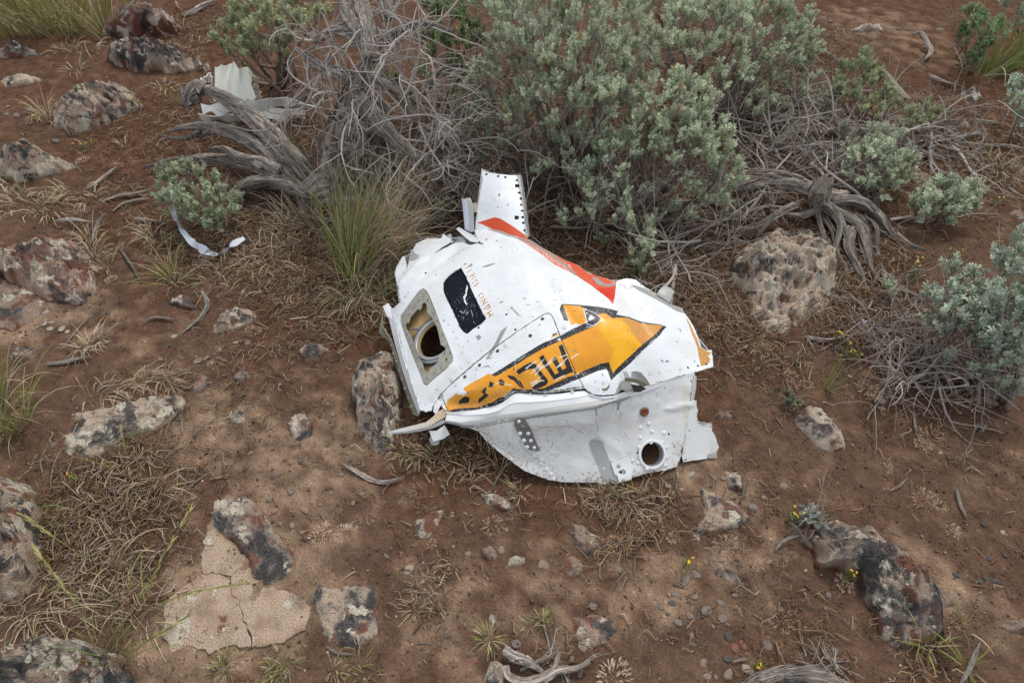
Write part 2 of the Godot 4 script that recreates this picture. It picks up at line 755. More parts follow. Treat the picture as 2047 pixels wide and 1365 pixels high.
func lathe(profile: PackedVector2Array, sides: int, col := Color.WHITE) -> ArrayMesh:   # (radius, height) from the outside in, about y
	var mb := Mb.new()
	for p in profile:
		for j in sides:
			var a := TAU * j / sides
			mb.vert(Vector3(cos(a) * p.x, p.y, sin(a) * p.x), col)
	for r in profile.size() - 1:
		for j in sides:
			var a := r * sides + j
			var b := r * sides + (j + 1) % sides
			mb.quad(a, b, b + sides, a + sides)
	return mb.mesh()

# ---------------------------------------------------------------- paint
class Paint:   # a picture in the sheet's own metres
	var w: int
	var h: int
	var lo: Vector2
	var size: Vector2
	var d := PackedByteArray()
	var fl := PackedByteArray()   # flake noise
	func _init(w_: int, h_: int, lo_: Vector2, size_: Vector2, flakes: PackedByteArray) -> void:
		w = w_
		h = h_
		lo = lo_
		size = size_
		fl = flakes
		d.resize(w * h * 3)
	func px(p: Vector2) -> Vector2:
		return Vector2((p.x - lo.x) / size.x * w, (p.y - lo.y) / size.y * h)
	func put(x: int, y: int, c: Color, k := 1.0) -> void:
		if x < 0 or y < 0 or x >= w or y >= h:
			return
		var i := (y * w + x) * 3
		d[i] = int(lerpf(d[i], c.r * 255.0, k))
		d[i + 1] = int(lerpf(d[i + 1], c.g * 255.0, k))
		d[i + 2] = int(lerpf(d[i + 2], c.b * 255.0, k))
	func fill(poly: PackedVector2Array, c: Color, flake := 0.0, k := 1.0) -> void:
		var q := PackedVector2Array()
		var y0 := 1e9
		var y1 := -1e9
		for p in poly:
			var s := px(p)
			q.push_back(s)
			y0 = minf(y0, s.y)
			y1 = maxf(y1, s.y)
		var r2 := Color(c.r * 0.93, c.g * 0.92, c.b * 0.93)
		for y in range(maxi(int(y0), 0), mini(int(y1) + 1, h)):
			var yy := y + 0.5
			var xs := []
			for i in q.size():
				var a := q[i]
				var b := q[(i + 1) % q.size()]
				if (a.y <= yy) != (b.y <= yy):
					xs.append(a.x + (yy - a.y) / (b.y - a.y) * (b.x - a.x))
			xs.sort()
			for j in range(0, xs.size() - 1, 2):
				var wob: float = (fl[((y % 512) * 512 + (int(xs[j]) * 7) % 512)] / 255.0 - 0.5) * 3.0
				for x in range(maxi(roundi(xs[j] + wob), 0), mini(roundi(xs[j + 1] + wob), w)):
					var f := fl[((y * 2) % 512) * 512 + (x * 2) % 512] / 255.0
					if f >= flake:
						put(x, y, c.lerp(r2, f), k)
	func line(a: Vector2, b: Vector2, width: float, c: Color, k := 1.0) -> void:
		var p := px(a)
		var q := px(b)
		var rw := width / size.x * w / 2.0
		var n := int(p.distance_to(q)) + 1
		for i in n + 1:
			var s := p.lerp(q, float(i) / n)
			var e := int(ceil(rw))
			for y in range(-e, e + 1):
				for x in range(-e, e + 1):
					if x * x + y * y <= rw * rw + 0.3:
						put(int(s.x) + x, int(s.y) + y, c, k)
	func lines(pts: PackedVector2Array, width: float, c: Color, k := 1.0) -> void:
		for i in pts.size() - 1:
			line(pts[i], pts[i + 1], width, c, k)
	func ring(p: Vector2, r: float, c: Color, k := 1.0) -> void:
		for i in 16:
			line(p + Vector2.from_angle(TAU * i / 16) * r, p + Vector2.from_angle(TAU * (i + 1) / 16) * r, 0.0008, c, k)
	func texture() -> ImageTexture:
		return ImageTexture.create_from_image(Image.create_from_data(w, h, false, Image.FORMAT_RGB8, d))

func painted(p: Paint, rough: float, metal := 0.0) -> StandardMaterial3D:
	var m := StandardMaterial3D.new()
	m.albedo_texture = p.texture()
	m.roughness = rough
	m.metallic = metal
	m.metallic_specular = 0.45
	return m

func box_of(poly: PackedVector2Array) -> Rect2:
	var r := Rect2(poly[0], Vector2.ZERO)
	for p in poly:
		r = r.expand(p)
	return r.grow(0.004)

func circle2(c: Vector2, r: float, n := 12) -> PackedVector2Array:
	var o := PackedVector2Array()
	for i in n:
		o.push_back(c + Vector2.from_angle(TAU * i / n) * r)
	return o

func worn_white(p: Paint, r: Rect2, chips: int, scratches: int, base: Color) -> void:
	for i in p.w * p.h:
		var f := p.fl[((i / p.w) % 512) * 512 + (i % p.w) % 512] / 255.0 - 0.5
		p.d[i * 3] = clampi(int(base.r * 255.0 + f * 9.0), 0, 255)
		p.d[i * 3 + 1] = clampi(int(base.g * 255.0 + f * 8.0), 0, 255)
		p.d[i * 3 + 2] = clampi(int(base.b * 255.0 + f * 7.0), 0, 255)

func dust_film(p: Paint, amount: float) -> void:   # settled soil and old water marks
	var step := 1.0 / p.w
	for y in p.h:
		for x in p.w:
			var u := x * step * 6.0
			var v := y * step * 6.0
			var n := 0.5 + 0.5 * NB.get_noise_2d(u, v) + 0.35 * (p.fl[(y % 512) * 512 + x % 512] / 255.0 - 0.5)
			var k := clampf((n - 0.48) * 2.2, 0, 1) * amount
			if k > 0.01:
				p.put(x, y, Color(0.70, 0.63, 0.55), k)

func edge_wear(p: Paint, ring: PackedVector2Array, c: Color, share: float) -> void:
	for k in ring.size():
		var a := ring[k]
		var b := ring[(k + 1) % ring.size()]
		var n := int(a.distance_to(b) / 0.008) + 1
		for i in n:
			if R.randf() < share:
				p.line(a.lerp(b, float(i) / n), a.lerp(b, float(i + 1) / n), R.randf_range(0.001, 0.006), c, 0.85)

func wear(p: Paint, r: Rect2, chips: int, scratches: int) -> void:
	var metal := Color(0.52, 0.53, 0.52)
	for i in chips:
		var c := r.position + Vector2(R.randf(), R.randf()) * r.size
		var a := R.randf() * TAU
		var l := R.randf_range(0.0005, 0.0016) * (1.0 + 2.5 * pow(R.randf(), 7))
		var q := PackedVector2Array()
		for k in 7:
			q.push_back(c + Vector2(cos(TAU * k / 7) * l * R.randf_range(0.6, 2.2), sin(TAU * k / 7) * l * R.randf_range(0.4, 0.9)).rotated(a))
		p.fill(q, metal if R.randf() < 0.6 else Color(0.36, 0.36, 0.35), 0.0, 0.9)
	for i in scratches:
		var c := r.position + Vector2(R.randf(), R.randf()) * r.size
		var l := R.randf_range(0.006, 0.03)
		var a := R.randf_range(-0.7, 1.2)
		p.line(c, c + Vector2(l, 0).rotated(a), 0.0006, Color(0.60, 0.62, 0.64), R.randf_range(0.3, 0.8))

# ---------------------------------------------------------------- the wreck
func rivet_mesh() -> ArrayMesh:
	return lathe(PackedVector2Array([Vector2(0.0058, 0.0), Vector2(0.0056, 0.0009), Vector2(0.0042, 0.0020), Vector2(0.002, 0.0026), Vector2(0.0001, 0.0028)]), 10)

func flat_rivet_mesh() -> ArrayMesh:
	return lathe(PackedVector2Array([Vector2(0.0046, -0.0002), Vector2(0.0045, 0.0005), Vector2(0.0038, 0.0008), Vector2(0.0036, 0.0003), Vector2(0.0001, 0.0004)]), 10)

func rivets(list: PackedVector2Array, s: Sheet, m: Mesh, mat: Material, to: Node3D, lift: float, called := "rivet") -> void:
	for q in list:
		var o := part(called, m, mat, to)
		o.transform = Transform3D(facing(s.normal(q), R.randf() * TAU, Vector3.ONE * R.randf_range(0.85, 1.1)), s.at(q, lift))

func build_wreck() -> void:
	var skin: Sheet = Sheet.new(Vector3(0.062, 0.215, -1.399), Vector3(0.99397, 0.10874, 0.01387), Vector3(-0.00000, 0.12656, -0.99196), Vector3(-0.10962, 0.98598, 0.12580), v3([-0.429, 0.17, 3.29227, -0.457, 0.294, 0.21199, -0.437, 0.367, -0.06953, -0.374, 0.429, 0.18237, -0.294, 0.436, -0.26335, -0.196, 0.429, -0.24348, -0.112, 0.397, 0.26213, -0.038, 0.356, -0.05599, -0.001, 0.326, -0.12317, 0.072, 0.252, -0.45535, 0.148, 0.198, -0.07950, 0.226, 0.148, -0.22659, 0.287, 0.158, 0.07872, 0.343, 0.125, 0.06241, 0.409, 0.075, -0.09223, 0.448, 0.048, 0.00510, 0.476, -0.017, -0.31547, 0.513, -0.067, 0.67762, 0.509, -0.122, -0.90300, 0.448, -0.154, 1.15617, 0.357, -0.19, -0.90515, 0.293, -0.216, -0.61136, 0.216, -0.245, 1.09563, 0.136, -0.231, -0.71576, 0.071, -0.238, -0.57549, 0.009, -0.24, 2.08785, -0.052, -0.23, -0.80280, -0.084, -0.246, -35.00642, -0.158, -0.261, -1.90295, -0.248, -0.255, 1.23485, -0.27, -0.2, -3.18001, -0.295, -0.241, -1.47096, -0.327, -0.237, 1.08233, -0.453, 0.158, -3.06904, -0.389, -0.05, -1.73111, -0.339, 0.215, -0.14620, -0.261, 0.286, -0.42088, -0.16, 0.292, 0.41418, -0.03, 0.207, 0.67367, 0.059, 0.112, 0.21515, 0.142, 0.031, -0.16167, 0.193, -0.046, 1.26587, 0.268, 0.008, -0.56599, 0.338, -0.015, 0.11991, 0.374, -0.075, 1.79469, 0.295, -0.146, 0.17924, 0.21, -0.182, 0.00091, 0.13, -0.157, -0.27046, 0.053, -0.068, -0.89590, -0.03, 0.003, 0.54612, -0.121, 0.101, -0.57818, -0.196, 0.062, 0.21560, -0.272, -0.007, 0.09329, -0.334, -0.055, 1.49731, -0.296, -0.176, 2.86757, -0.208, -0.146, -0.85272, -0.149, -0.082, -0.81447, -0.061, -0.15, -0.06696, 0.034, -0.184, 0.92258, -0.118, -0.214, -2.79440, -0.192, -0.222, 1.02406, -0.092, -0.24, 38.72917, 0.418, -0.075, -1.62220]), -0.01763, 0.01677, 0.10019)
	var face: Sheet = Sheet.new(Vector3(0.217, 0.092, -1.088), Vector3(0.99656, -0.05787, -0.05929), Vector3(0.00000, 0.71567, -0.69843), Vector3(0.08285, 0.69603, 0.71321), v3([-0.352, 0.033, -0.81080, -0.304, 0.04, 2.25427, -0.201, 0.062, -0.22032, -0.092, 0.081, 0.72348, -0.001, 0.096, 1.20153, 0.057, 0.111, 0.03402, 0.205, 0.149, 0.04999, 0.299, 0.17, -1.46324, 0.291, 0.136, 2.13951, 0.283, 0.101, -0.91553, 0.265, 0.017, 0.12347, 0.256, -0.067, -0.74746, 0.243, -0.085, 0.39683, 0.115, -0.11, -0.54636, 0.068, -0.125, 1.28412, -0.001, -0.12, -0.87696, -0.079, -0.119, 0.05495, -0.116, -0.114, -0.25419, -0.181, -0.089, 0.53315, -0.237, -0.049, 0.19204, -0.293, 0, -0.32467, -0.331, 0.024, -1.20539, -0.112, -0.003, -2.02826, 0.026, -0.004, -1.10428, 0.154, 0.034, -1.06911, 0.18, -0.035, 1.36809, -0.196, -0.001, 0.27575, 0.096, -0.061, -0.30901, -0.044, -0.073, 1.24441]), -0.00399, 0.02727, 0.04386)
	for f in [[v2([0.253, 0.121, 0.321, -.062]), -.009, .06], [v2([-.064, 0.321, 0.095, 0.103]), .006, .04], [v2([-.343, 0.245, -.245, 0.334]), -.008, .035], [v2([-.431, 0.241, -.366, 0.326]), .009, .03], [v2([0.115, -.188, 0.2, -.175]), -.010, .035], [v2([-.2, -.22, -.075, -.213]), .010, .03], [v2([-.151, -.223, -.044, -.199]), -.008, .022], [v2([-.244, -.232, -.147, -.247]), -.009, .02], [v2([0.384, -0, 0.447, -.119]), -.006, .05], [v2([0.037, 0.112, 0.124, -.043]), -.004, .05], [v2([0.201, 0.058, 0.286, 0.012]), .005, .03], [v2([-.294, -.202, -.23, -.135]), .005, .02]]:
		skin.folds.append([f[0][0], f[0][1], f[1], f[2]])
	for f in [[v2([-.169, 0.037, 0.01, 0.052]), .006, .035], [v2([-.288, -.005, -.133, -.08]), -.008, .04], [v2([0.219, 0.077, 0.293, 0.089]), .006, .014], [v2([-.098, -.031, 0.026, -.074]), -.004, .06], [v2([0.081, -.115, 0.166, -.076]), .004, .03], [v2([-.049, 0.063, 0.082, -.04]), .004, .03]]:
		face.folds.append([f[0][0], f[0][1], f[1], f[2]])
	var w := thing("aircraft_wreck", "torn white aircraft panel with an orange rescue arrow lying on bare soil", "wreckage")
	var flakes := noise_bytes(512, 512, 0.06, 81, FastNoiseLite.TYPE_SIMPLEX_SMOOTH, 4)
	var white := Color(0.895, 0.912, 0.93)
	var black := Color(0.125, 0.13, 0.155)
	var amber := Color(0.95, 0.645, 0.14)
	var gold := Color(0.985, 0.715, 0.02)
	var faded := Color(0.84, 0.60, 0.29)
	var metal := Color(0.62, 0.625, 0.615)
	var red := Color(0.86, 0.33, 0.18)

	# --- outlines in the skin's own plane
	var outline := v2([-.453, 0.157, -.423, 0.163, -.43, 0.18, -.436, 0.218, -.461, 0.296, -.457, 0.325, -.441, 0.368, -.43, 0.372, -.422, 0.337, -.414, 0.304, -.41, 0.333, -.408, 0.368, -.406, 0.394, -.396, 0.423, -.377, 0.431, -.359, 0.439, -.338, 0.435, -.309, 0.426, -.303, 0.454, -.286, 0.428, -.273, 0.423, -.266, 0.39, -.294, 0.372, -.323, 0.345, -.286, 0.363, -.255, 0.379, -.235, 0.377, -.214, 0.358, -.196, 0.342, -.172, 0.34, -.149, 0.32, -.169, 0.348, -.178, 0.375, -.192, 0.424, -.182, 0.448, -.157, 0.444, -.112, 0.404, -.064, 0.359, -.038, 0.344, -.001, 0.329, 0.035, 0.286, 0.072, 0.252, 0.117, 0.215, 0.148, 0.198, 0.171, 0.164, 0.195, 0.153, 0.226, 0.148, 0.253, 0.138, 0.265, 0.149, 0.287, 0.158, 0.315, 0.156, 0.343, 0.125, 0.372, 0.104, 0.392, 0.09, 0.407, 0.072, 0.446, 0.065, 0.448, 0.048, 0.464, 0.02, 0.476, -.017, 0.484, -.064, 0.496, -.071, 0.513, -.067, 0.513, -.093, 0.509, -.122, 0.448, -.154, 0.405, -.172, 0.357, -.19, 0.318, -.207, 0.304, -.205, 0.284, -.214, 0.271, -.23, 0.253, -.236, 0.237, -.232, 0.221, -.245, 0.184, -.248, 0.154, -.244, 0.137, -.23, 0.098, -.234, 0.071, -.237, 0.033, -.24, 0.01, -.238, -.025, -.231, -.052, -.227, -.069, -.235, -.084, -.245, -.115, -.258, -.158, -.261, -.209, -.26, -.248, -.254, -.265, -.236, -.27, -.2, -.28, -.217, -.289, -.224, -.295, -.241, -.312, -.243, -.327, -.237, -.349, -.183, -.385, -.08, -.412, 0.004])
	var hatch_hole := v2([-.268, -.199, -.223, -.167, -.178, -.14, -.127, -.109, -.06, -.076, -.002, -.041, 0.032, -.017, 0.047, -.013, 0.056, -.017, 0.064, -.032, 0.082, -.095, 0.103, -.155, 0.121, -.198, 0.136, -.227, 0.098, -.231, 0.071, -.235, 0.033, -.237, 0.01, -.236, -.024, -.229, -.052, -.225, -.07, -.233, -.085, -.244, -.115, -.256, -.158, -.259, -.209, -.258, -.245, -.252, -.256, -.232])
	var hatch := v2([-.265, -.2, -.22, -.169, -.175, -.143, -.124, -.112, -.059, -.079, -.001, -.043, 0.034, -.02, 0.046, -.017, 0.055, -.02, 0.062, -.034, 0.08, -.096, 0.101, -.155, 0.118, -.198, 0.133, -.225, 0.098, -.23, 0.071, -.234, 0.033, -.236, 0.01, -.235, -.024, -.228, -.052, -.224, -.071, -.232, -.086, -.244, -.115, -.255, -.158, -.258, -.209, -.257, -.244, -.251, -.254, -.232])
	var frame_hole := v2([-.421, 0.096, -.42, 0.112, -.389, 0.141, -.356, 0.178, -.344, 0.182, -.331, 0.168, -.318, 0.139, -.293, 0.071, -.264, -.01, -.24, -.074, -.231, -.1, -.232, -.115, -.252, -.134, -.285, -.155, -.308, -.173, -.318, -.167, -.332, -.13, -.368, -.045, -.4, 0.037])
	var frame_edge := v2([-.419, 0.095, -.418, 0.111, -.387, 0.138, -.355, 0.175, -.344, 0.178, -.333, 0.167, -.32, 0.139, -.295, 0.071, -.265, -.009, -.242, -.074, -.232, -.1, -.233, -.114, -.254, -.133, -.286, -.154, -.308, -.171, -.316, -.166, -.331, -.131, -.366, -.046, -.398, 0.036])
	var opening := v2([-.34, 0.122, -.333, 0.121, -.326, 0.107, -.325, 0.091, -.321, 0.076, -.313, 0.066, -.304, 0.054, -.294, 0.028, -.286, 0.012, -.278, -.016, -.272, -.042, -.27, -.054, -.263, -.06, -.255, -.068, -.253, -.081, -.256, -.09, -.264, -.086, -.273, -.087, -.273, -.097, -.28, -.111, -.292, -.122, -.299, -.121, -.302, -.125, -.3, -.133, -.308, -.136, -.315, -.129, -.32, -.118, -.326, -.098, -.33, -.09, -.34, -.073, -.356, -.03, -.37, 0.004, -.377, 0.025, -.386, 0.04, -.396, 0.057, -.399, 0.071, -.395, 0.077, -.388, 0.071, -.385, 0.078, -.383, 0.087, -.371, 0.097, -.358, 0.107, -.35, 0.1, -.344, 0.105, -.344, 0.114])
	var cover_hole := v2([-.272, 0.141, -.275, 0.164, -.275, 0.182, -.266, 0.199, -.254, 0.211, -.235, 0.222, -.22, 0.228, -.203, 0.186, -.175, 0.106, -.15, 0.039, -.132, -.001, -.146, -.012, -.171, -.025, -.188, -.036, -.195, -.033, -.21, -.014, -.235, 0.05, -.26, 0.108])
	var bounds := box_of(outline)
	var p := Paint.new(1280, 1024, bounds.position, bounds.size, flakes)
	worn_white(p, bounds, 0, 0, white)
	# red stripe along the fold, scuffed to bare metal in the middle
	p.fill(v2([-.042, 0.335, -.038, 0.356, -.001, 0.329, 0.035, 0.286, 0.072, 0.252, 0.117, 0.215, 0.148, 0.198, 0.171, 0.164, 0.195, 0.153, 0.226, 0.148, 0.255, 0.138, 0.244, 0.067, 0.235, 0.023, 0.178, 0.1, 0.139, 0.141, 0.071, 0.197, -0, 0.286]), red, 0.2)
	p.fill(v2([-.032, 0.325, -.001, 0.313, 0.072, 0.24, 0.12, 0.196, 0.133, 0.15, 0.071, 0.202, -0, 0.289]), Color(0.90, 0.86, 0.84), 0.52)
	p.fill(v2([-.042, 0.344, -.001, 0.332, 0.046, 0.282, 0.091, 0.225, 0.12, 0.185, 0.142, 0.141, 0.133, 0.14, 0.102, 0.193, 0.061, 0.241, -.001, 0.304, -.039, 0.325]), metal, 0.40)
	p.fill(v2([0.181, 0.145, 0.2, 0.141, 0.216, 0.119, 0.232, 0.122, 0.25, 0.135, 0.25, 0.123, 0.228, 0.106, 0.199, 0.108]), metal, 0.2)
	p.fill(v2([0.189, 0.087, 0.242, 0.102, 0.244, 0.067, 0.235, 0.023, 0.202, 0.066]), Color(0.86, 0.20, 0.12), 0.0)
	p.fill(v2([-.192, 0.424, -.157, 0.444, -.112, 0.404, -.064, 0.359, -.039, 0.338, -.042, 0.329, -.073, 0.35, -.116, 0.389, -.156, 0.424, -.179, 0.428]), metal, 0.25)
	# arrow: black edge, orange field, faded tip
	p.fill(v2([-.117, -.186, -.084, -.171, -.039, -.148, 0.015, -.117, 0.077, -.09, 0.114, -.07, 0.154, -.053, 0.18, -.039, 0.156, -.013, 0.165, 0.008, 0.247, -.002, 0.24, -.018, 0.273, -.015, 0.331, -.023, 0.385, -.02, 0.358, -.063, 0.328, -.097, 0.266, -.16, 0.21, -.21, 0.201, -.178, 0.177, -.182, 0.134, -.201, 0.071, -.227, 0.033, -.237, -.011, -.234, -.055, -.226, -.081, -.243, -.118, -.26, -.163, -.26, -.223, -.257, -.248, -.259, -.248, -.243, -.208, -.232, -.162, -.21]), black, 0.24)
	p.fill(v2([0.088, 0.017, 0.082, -.002, 0.092, -.041, 0.104, -.043, 0.101, -.024, 0.093, 0.012, 0.164, -.006, 0.165, 0.008]), black, 0.2)
	p.fill(v2([-.198, -.203, -.17, -.192, -.143, -.186, -.124, -.179, -.104, -.193, -.09, -.187, -.039, -.162, 0.014, -.134, 0.079, -.105, 0.136, -.081, 0.177, -.065, 0.195, -.041, 0.185, -.027, 0.209, -.018, 0.228, -.034, 0.272, -.021, 0.327, -.029, 0.375, -.022, 0.35, -.057, 0.325, -.085, 0.303, -.105, 0.268, -.14, 0.216, -.19, 0.208, -.161, 0.185, -.165, 0.135, -.184, 0.072, -.213, 0.027, -.23, -.01, -.229, -.057, -.221, -.083, -.24, -.117, -.254, -.162, -.254, -.2, -.251, -.229, -.25, -.244, -.254, -.254, -.238, -.248, -.22, -.221, -.21, -.199, -.225, -.182, -.222, -.195, -.212]), amber, 0.0)
	p.fill(v2([0.187, -.062, 0.21, -.039, 0.266, -.041, 0.277, -.077, 0.305, -.105, 0.262, -.146, 0.218, -.187, 0.209, -.159, 0.225, -.13, 0.196, -.094]), gold, 0.0)
	p.fill(v2([0.268, -.02, 0.327, -.029, 0.375, -.022, 0.35, -.057, 0.325, -.085, 0.303, -.105, 0.28, -.077, 0.271, -.049, 0.255, -.039]), faded, 0.2)
	p.fill(v2([-.248, -.22, -.221, -.21, -.199, -.225, -.161, -.24, -.127, -.242, -.091, -.227, -.072, -.23, -.093, -.245, -.162, -.254, -.229, -.25, -.25, -.25]), faded, 0.45)
	p.fill(v2([0.092, 0.014, 0.142, 0.006, 0.15, -.006, 0.153, -.028, 0.156, -.044, 0.148, -.055, 0.137, -.058, 0.124, -.051, 0.112, -.056, 0.106, -.041, 0.099, -.015]), amber, 0.05)
	p.fill(v2([0.151, -.006, 0.168, -.008, 0.19, -.013, 0.17, -.025, 0.16, -.041, 0.168, -.054, 0.157, -.053, 0.153, -.031]), black, 0.4)
	p.lines(v2([0.149, -.002, 0.15, -.006, 0.156, -.058, 0.173, -.064, 0.2, -.045, 0.181, -.021, 0.151, -.004]), 0.0018, white, 0.95)
	p.lines(v2([0.153, -.069, 0.175, -.064, 0.2, -.045]), 0.0016, white, 0.9)
	p.fill(v2([0.058, -.087, 0.07, -.08, 0.073, -.087, 0.053, -.095]), amber, 0.0)
	p.fill(v2([0.058, -.084, 0.069, -.08, 0.07, -.083, 0.059, -.089]), black, 0.0)
	# the stencilled letters, upside down along the shaft
	for q in [v2([0.018, -.151, 0.03, -.144, 0.043, -.17, 0.059, -.198, 0.07, -.193, 0.052, -.158, 0.064, -.151, 0.08, -.186, 0.091, -.18, 0.082, -.152, 0.073, -.121, 0.084, -.116, 0.094, -.148, 0.109, -.187, 0.057, -.213, 0.039, -.187]), v2([-.047, -.183, -.026, -.171, -.005, -.163, 0.003, -.166, 0.01, -.171, 0.024, -.193, 0.039, -.211, 0.038, -.218, 0.033, -.223, 0.016, -.228, 0.001, -.23, -.009, -.223, 0.007, -.219, 0.024, -.212, 0.013, -.194, 0.004, -.18, -.014, -.182, -.039, -.19]), v2([-.072, -.193, -.065, -.191, -.053, -.193, -.035, -.207, -.027, -.224, -.036, -.221, -.045, -.212, -.056, -.201, -.063, -.2]), v2([-.094, -.205, -.089, -.201, -.078, -.21, -.083, -.22, -.095, -.217]), v2([-.12, -.204, -.107, -.213, -.111, -.22, -.124, -.219]), v2([-.145, -.224, -.132, -.216, -.13, -.223, -.135, -.229, -.123, -.238, -.157, -.245, -.155, -.237, -.138, -.232]), v2([-.193, -.227, -.18, -.231, -.184, -.239, -.215, -.238, -.211, -.23])]:
		p.fill(q, Color(0.10, 0.09, 0.09), 0.16)
	for q in [v2([-.064, -.138, -.033, -.128]), v2([-.04, -.155, -.019, -.143]), v2([-.111, -.216, -.09, -.212]), v2([-.077, -.215, -.058, -.215])]:
		p.lines(q, 0.0015, white, 0.7)
	# hand grip lettering in worn amber strokes
	var ink := Color(0.76, 0.50, 0.20)
	for q in [v2([-.131, 0.016, -.117, 0.024]), v2([-.125, 0.003, -.112, 0.01]), v2([-.125, 0.018, -.119, 0.007]), v2([-.137, 0.034, -.126, 0.048]), v2([-.129, 0.033, -.121, 0.035]), v2([-.125, 0.048, -.121, 0.036]), v2([-.149, 0.066, -.143, 0.07]), v2([-.142, 0.052, -.136, 0.075]), v2([-.136, 0.055, -.13, 0.06]), v2([-.153, 0.076, -.14, 0.086]), v2([-.157, 0.087, -.155, 0.094, -.15, 0.099, -.143, 0.094]), v2([-.174, 0.132, -.165, 0.132, -.16, 0.142]), v2([-.177, 0.143, -.175, 0.147]), v2([-.17, 0.151, -.166, 0.154, -.163, 0.15]), v2([-.182, 0.159, -.17, 0.169]), v2([-.187, 0.171, -.186, 0.178, -.181, 0.179, -.178, 0.174, -.174, 0.186]), v2([-.197, 0.197, -.183, 0.207]), v2([-.21, 0.235, -.209, 0.244, -.201, 0.237]), v2([-.204, 0.218, -.2, 0.222])]:
		p.lines(q, 0.0030, ink, 0.95)
	# scrapes to bare metal
	for q in [v2([-.152, 0.207, -.133, 0.212, -.109, 0.214, -.107, 0.21, -.129, 0.202, -.144, 0.202]), v2([-.202, 0.22, -.186, 0.236, -.181, 0.227, -.185, 0.221]), v2([-.134, -.134, -.119, -.107, -.108, -.092, -.088, -.054, -.068, -.042, -.07, -.048, -.094, -.091, -.123, -.132]), v2([-.058, 0.027, -.047, 0.007, -.036, -.009, -.025, -.022, -.039, -.012, -.052, 0.008]), v2([-.164, -.051, -.152, -.047, -.146, -.058, -.156, -.065]), v2([-.147, -.155, -.125, -.152, -.114, -.167, -.125, -.158]), v2([-.242, -.169, -.233, -.165, -.235, -.176]), v2([0.454, 0.059, 0.444, 0.064, 0.409, 0.075, 0.372, 0.102, 0.34, 0.122, 0.312, 0.128, 0.294, 0.129, 0.32, 0.104, 0.359, 0.084, 0.393, 0.066, 0.424, 0.047, 0.444, 0.045]), v2([0.324, -.095, 0.332, -.085, 0.348, -.072, 0.338, -.087, 0.327, -.099])]:
		p.fill(q, metal, 0.15)
	p.fill(v2([0.45, 0.03, 0.455, 0.024, 0.473, -.033, 0.479, -.064, 0.496, -.073, 0.51, -.078, 0.499, -.091, 0.505, -.1, 0.493, -.118, 0.472, -.128, 0.47, -.098, 0.47, -.066, 0.463, -.036]), Color(0.80, 0.58, 0.28), 0.25)
	p.fill(v2([0.234, -.213, 0.252, -.2, 0.265, -.212, 0.274, -.228, 0.262, -.24, 0.231, -.253, 0.212, -.253]), metal, 0.05)
	p.fill(v2([0.182, -.232, 0.195, -.23, 0.204, -.222, 0.205, -.227, 0.195, -.237, 0.184, -.236]), Color(0.45, 0.42, 0.35), 0.1)
	for q in [v2([-.05, -.151, -.044, -.202, -.032, -.224]), v2([-.046, -.154, -.047, -.172])]:
		p.lines(q, 0.0012, white, 0.9)
	# scratch bundle across the letters
	for i in 22:
		var c: Vector2 = v2([0.027, -.187])[0] + Vector2(R.randfn(0, 0.035), R.randfn(0, 0.012)).rotated(0.45)
		p.line(c, c + Vector2(R.randf_range(0.01, 0.04), 0).rotated(0.45 + R.randfn(0, 0.25)), R.randf_range(0.0008, 0.0026), white, 0.9)
	for i in 12:
		var c: Vector2 = v2([0.187, -.132])[0] + Vector2(R.randfn(0, 0.07), R.randfn(0, 0.03)).rotated(0.5)
		p.line(c, c + Vector2(R.randf_range(0.003, 0.012), 0).rotated(R.randf_range(0.2, 1.0)), 0.0011, white, 0.8)
	edge_wear(p, outline, metal, 0.55)
	edge_wear(p, hatch, Color(0.70, 0.70, 0.66), 0.35)
	edge_wear(p, cover_hole, metal, 0.4)
	dust_film(p, 0.18)
	wear(p, bounds, 420, 80)
	for i in 60:   # denser scuffing on the access panel
		var c: Vector2 = v2([-.061, -.12])[0] + Vector2(R.randfn(0, 0.09), R.randfn(0, 0.025)).rotated(0.55)
		p.line(c, c + Vector2(R.randf_range(0.006, 0.03), 0).rotated(0.55 + R.randfn(0, 0.1)), 0.0007, Color(0.62, 0.65, 0.68), 0.55)
	var seam := Color(0.72, 0.73, 0.72)
	p.lines(v2([-.343, 0.253, -.357, 0.189]), 0.0008, seam, 0.9)
	p.lines(v2([-.342, 0.257, -.323, 0.345]), 0.0008, seam, 0.6)
	var skin_mat := painted(p, 0.38)
	skin_mat.clearcoat_enabled = true
	skin_mat.clearcoat = 0.12
	skin_mat.clearcoat_roughness = 0.35

	# open fastener holes
	var hole_at := v2([-.071, -.002, 0.14, -.252, -.155, -.024, -.344, 0.256, 0.489, -.117, 0.463, -.128, 0.432, -.141, -.144, 0.35, -.108, 0.335, 0.12, -.21, -.045, -.059])
	var holes := [hatch_hole, frame_hole, cover_hole]
	for q in hole_at:
		holes.append(circle2(q, 0.0042, 8))
	var hatch_holes := []
	for q in v2([0.032, -.032, -.098, -.114, -.151, -.145, -.195, -.167, -.004, -.084, 0.115, -.189]):
		hatch_holes.append(circle2(q, 0.0058, 10))
	part("skin", sheet_mesh(skin, outline, holes, 0.009, 0.0022, 0.0, bounds.position, bounds.size, 0.0034), skin_mat, w)
	part("access_panel", sheet_mesh(skin, hatch, hatch_holes, 0.009, 0.002, 0.0006, bounds.position, bounds.size, 0.0040), skin_mat, w)
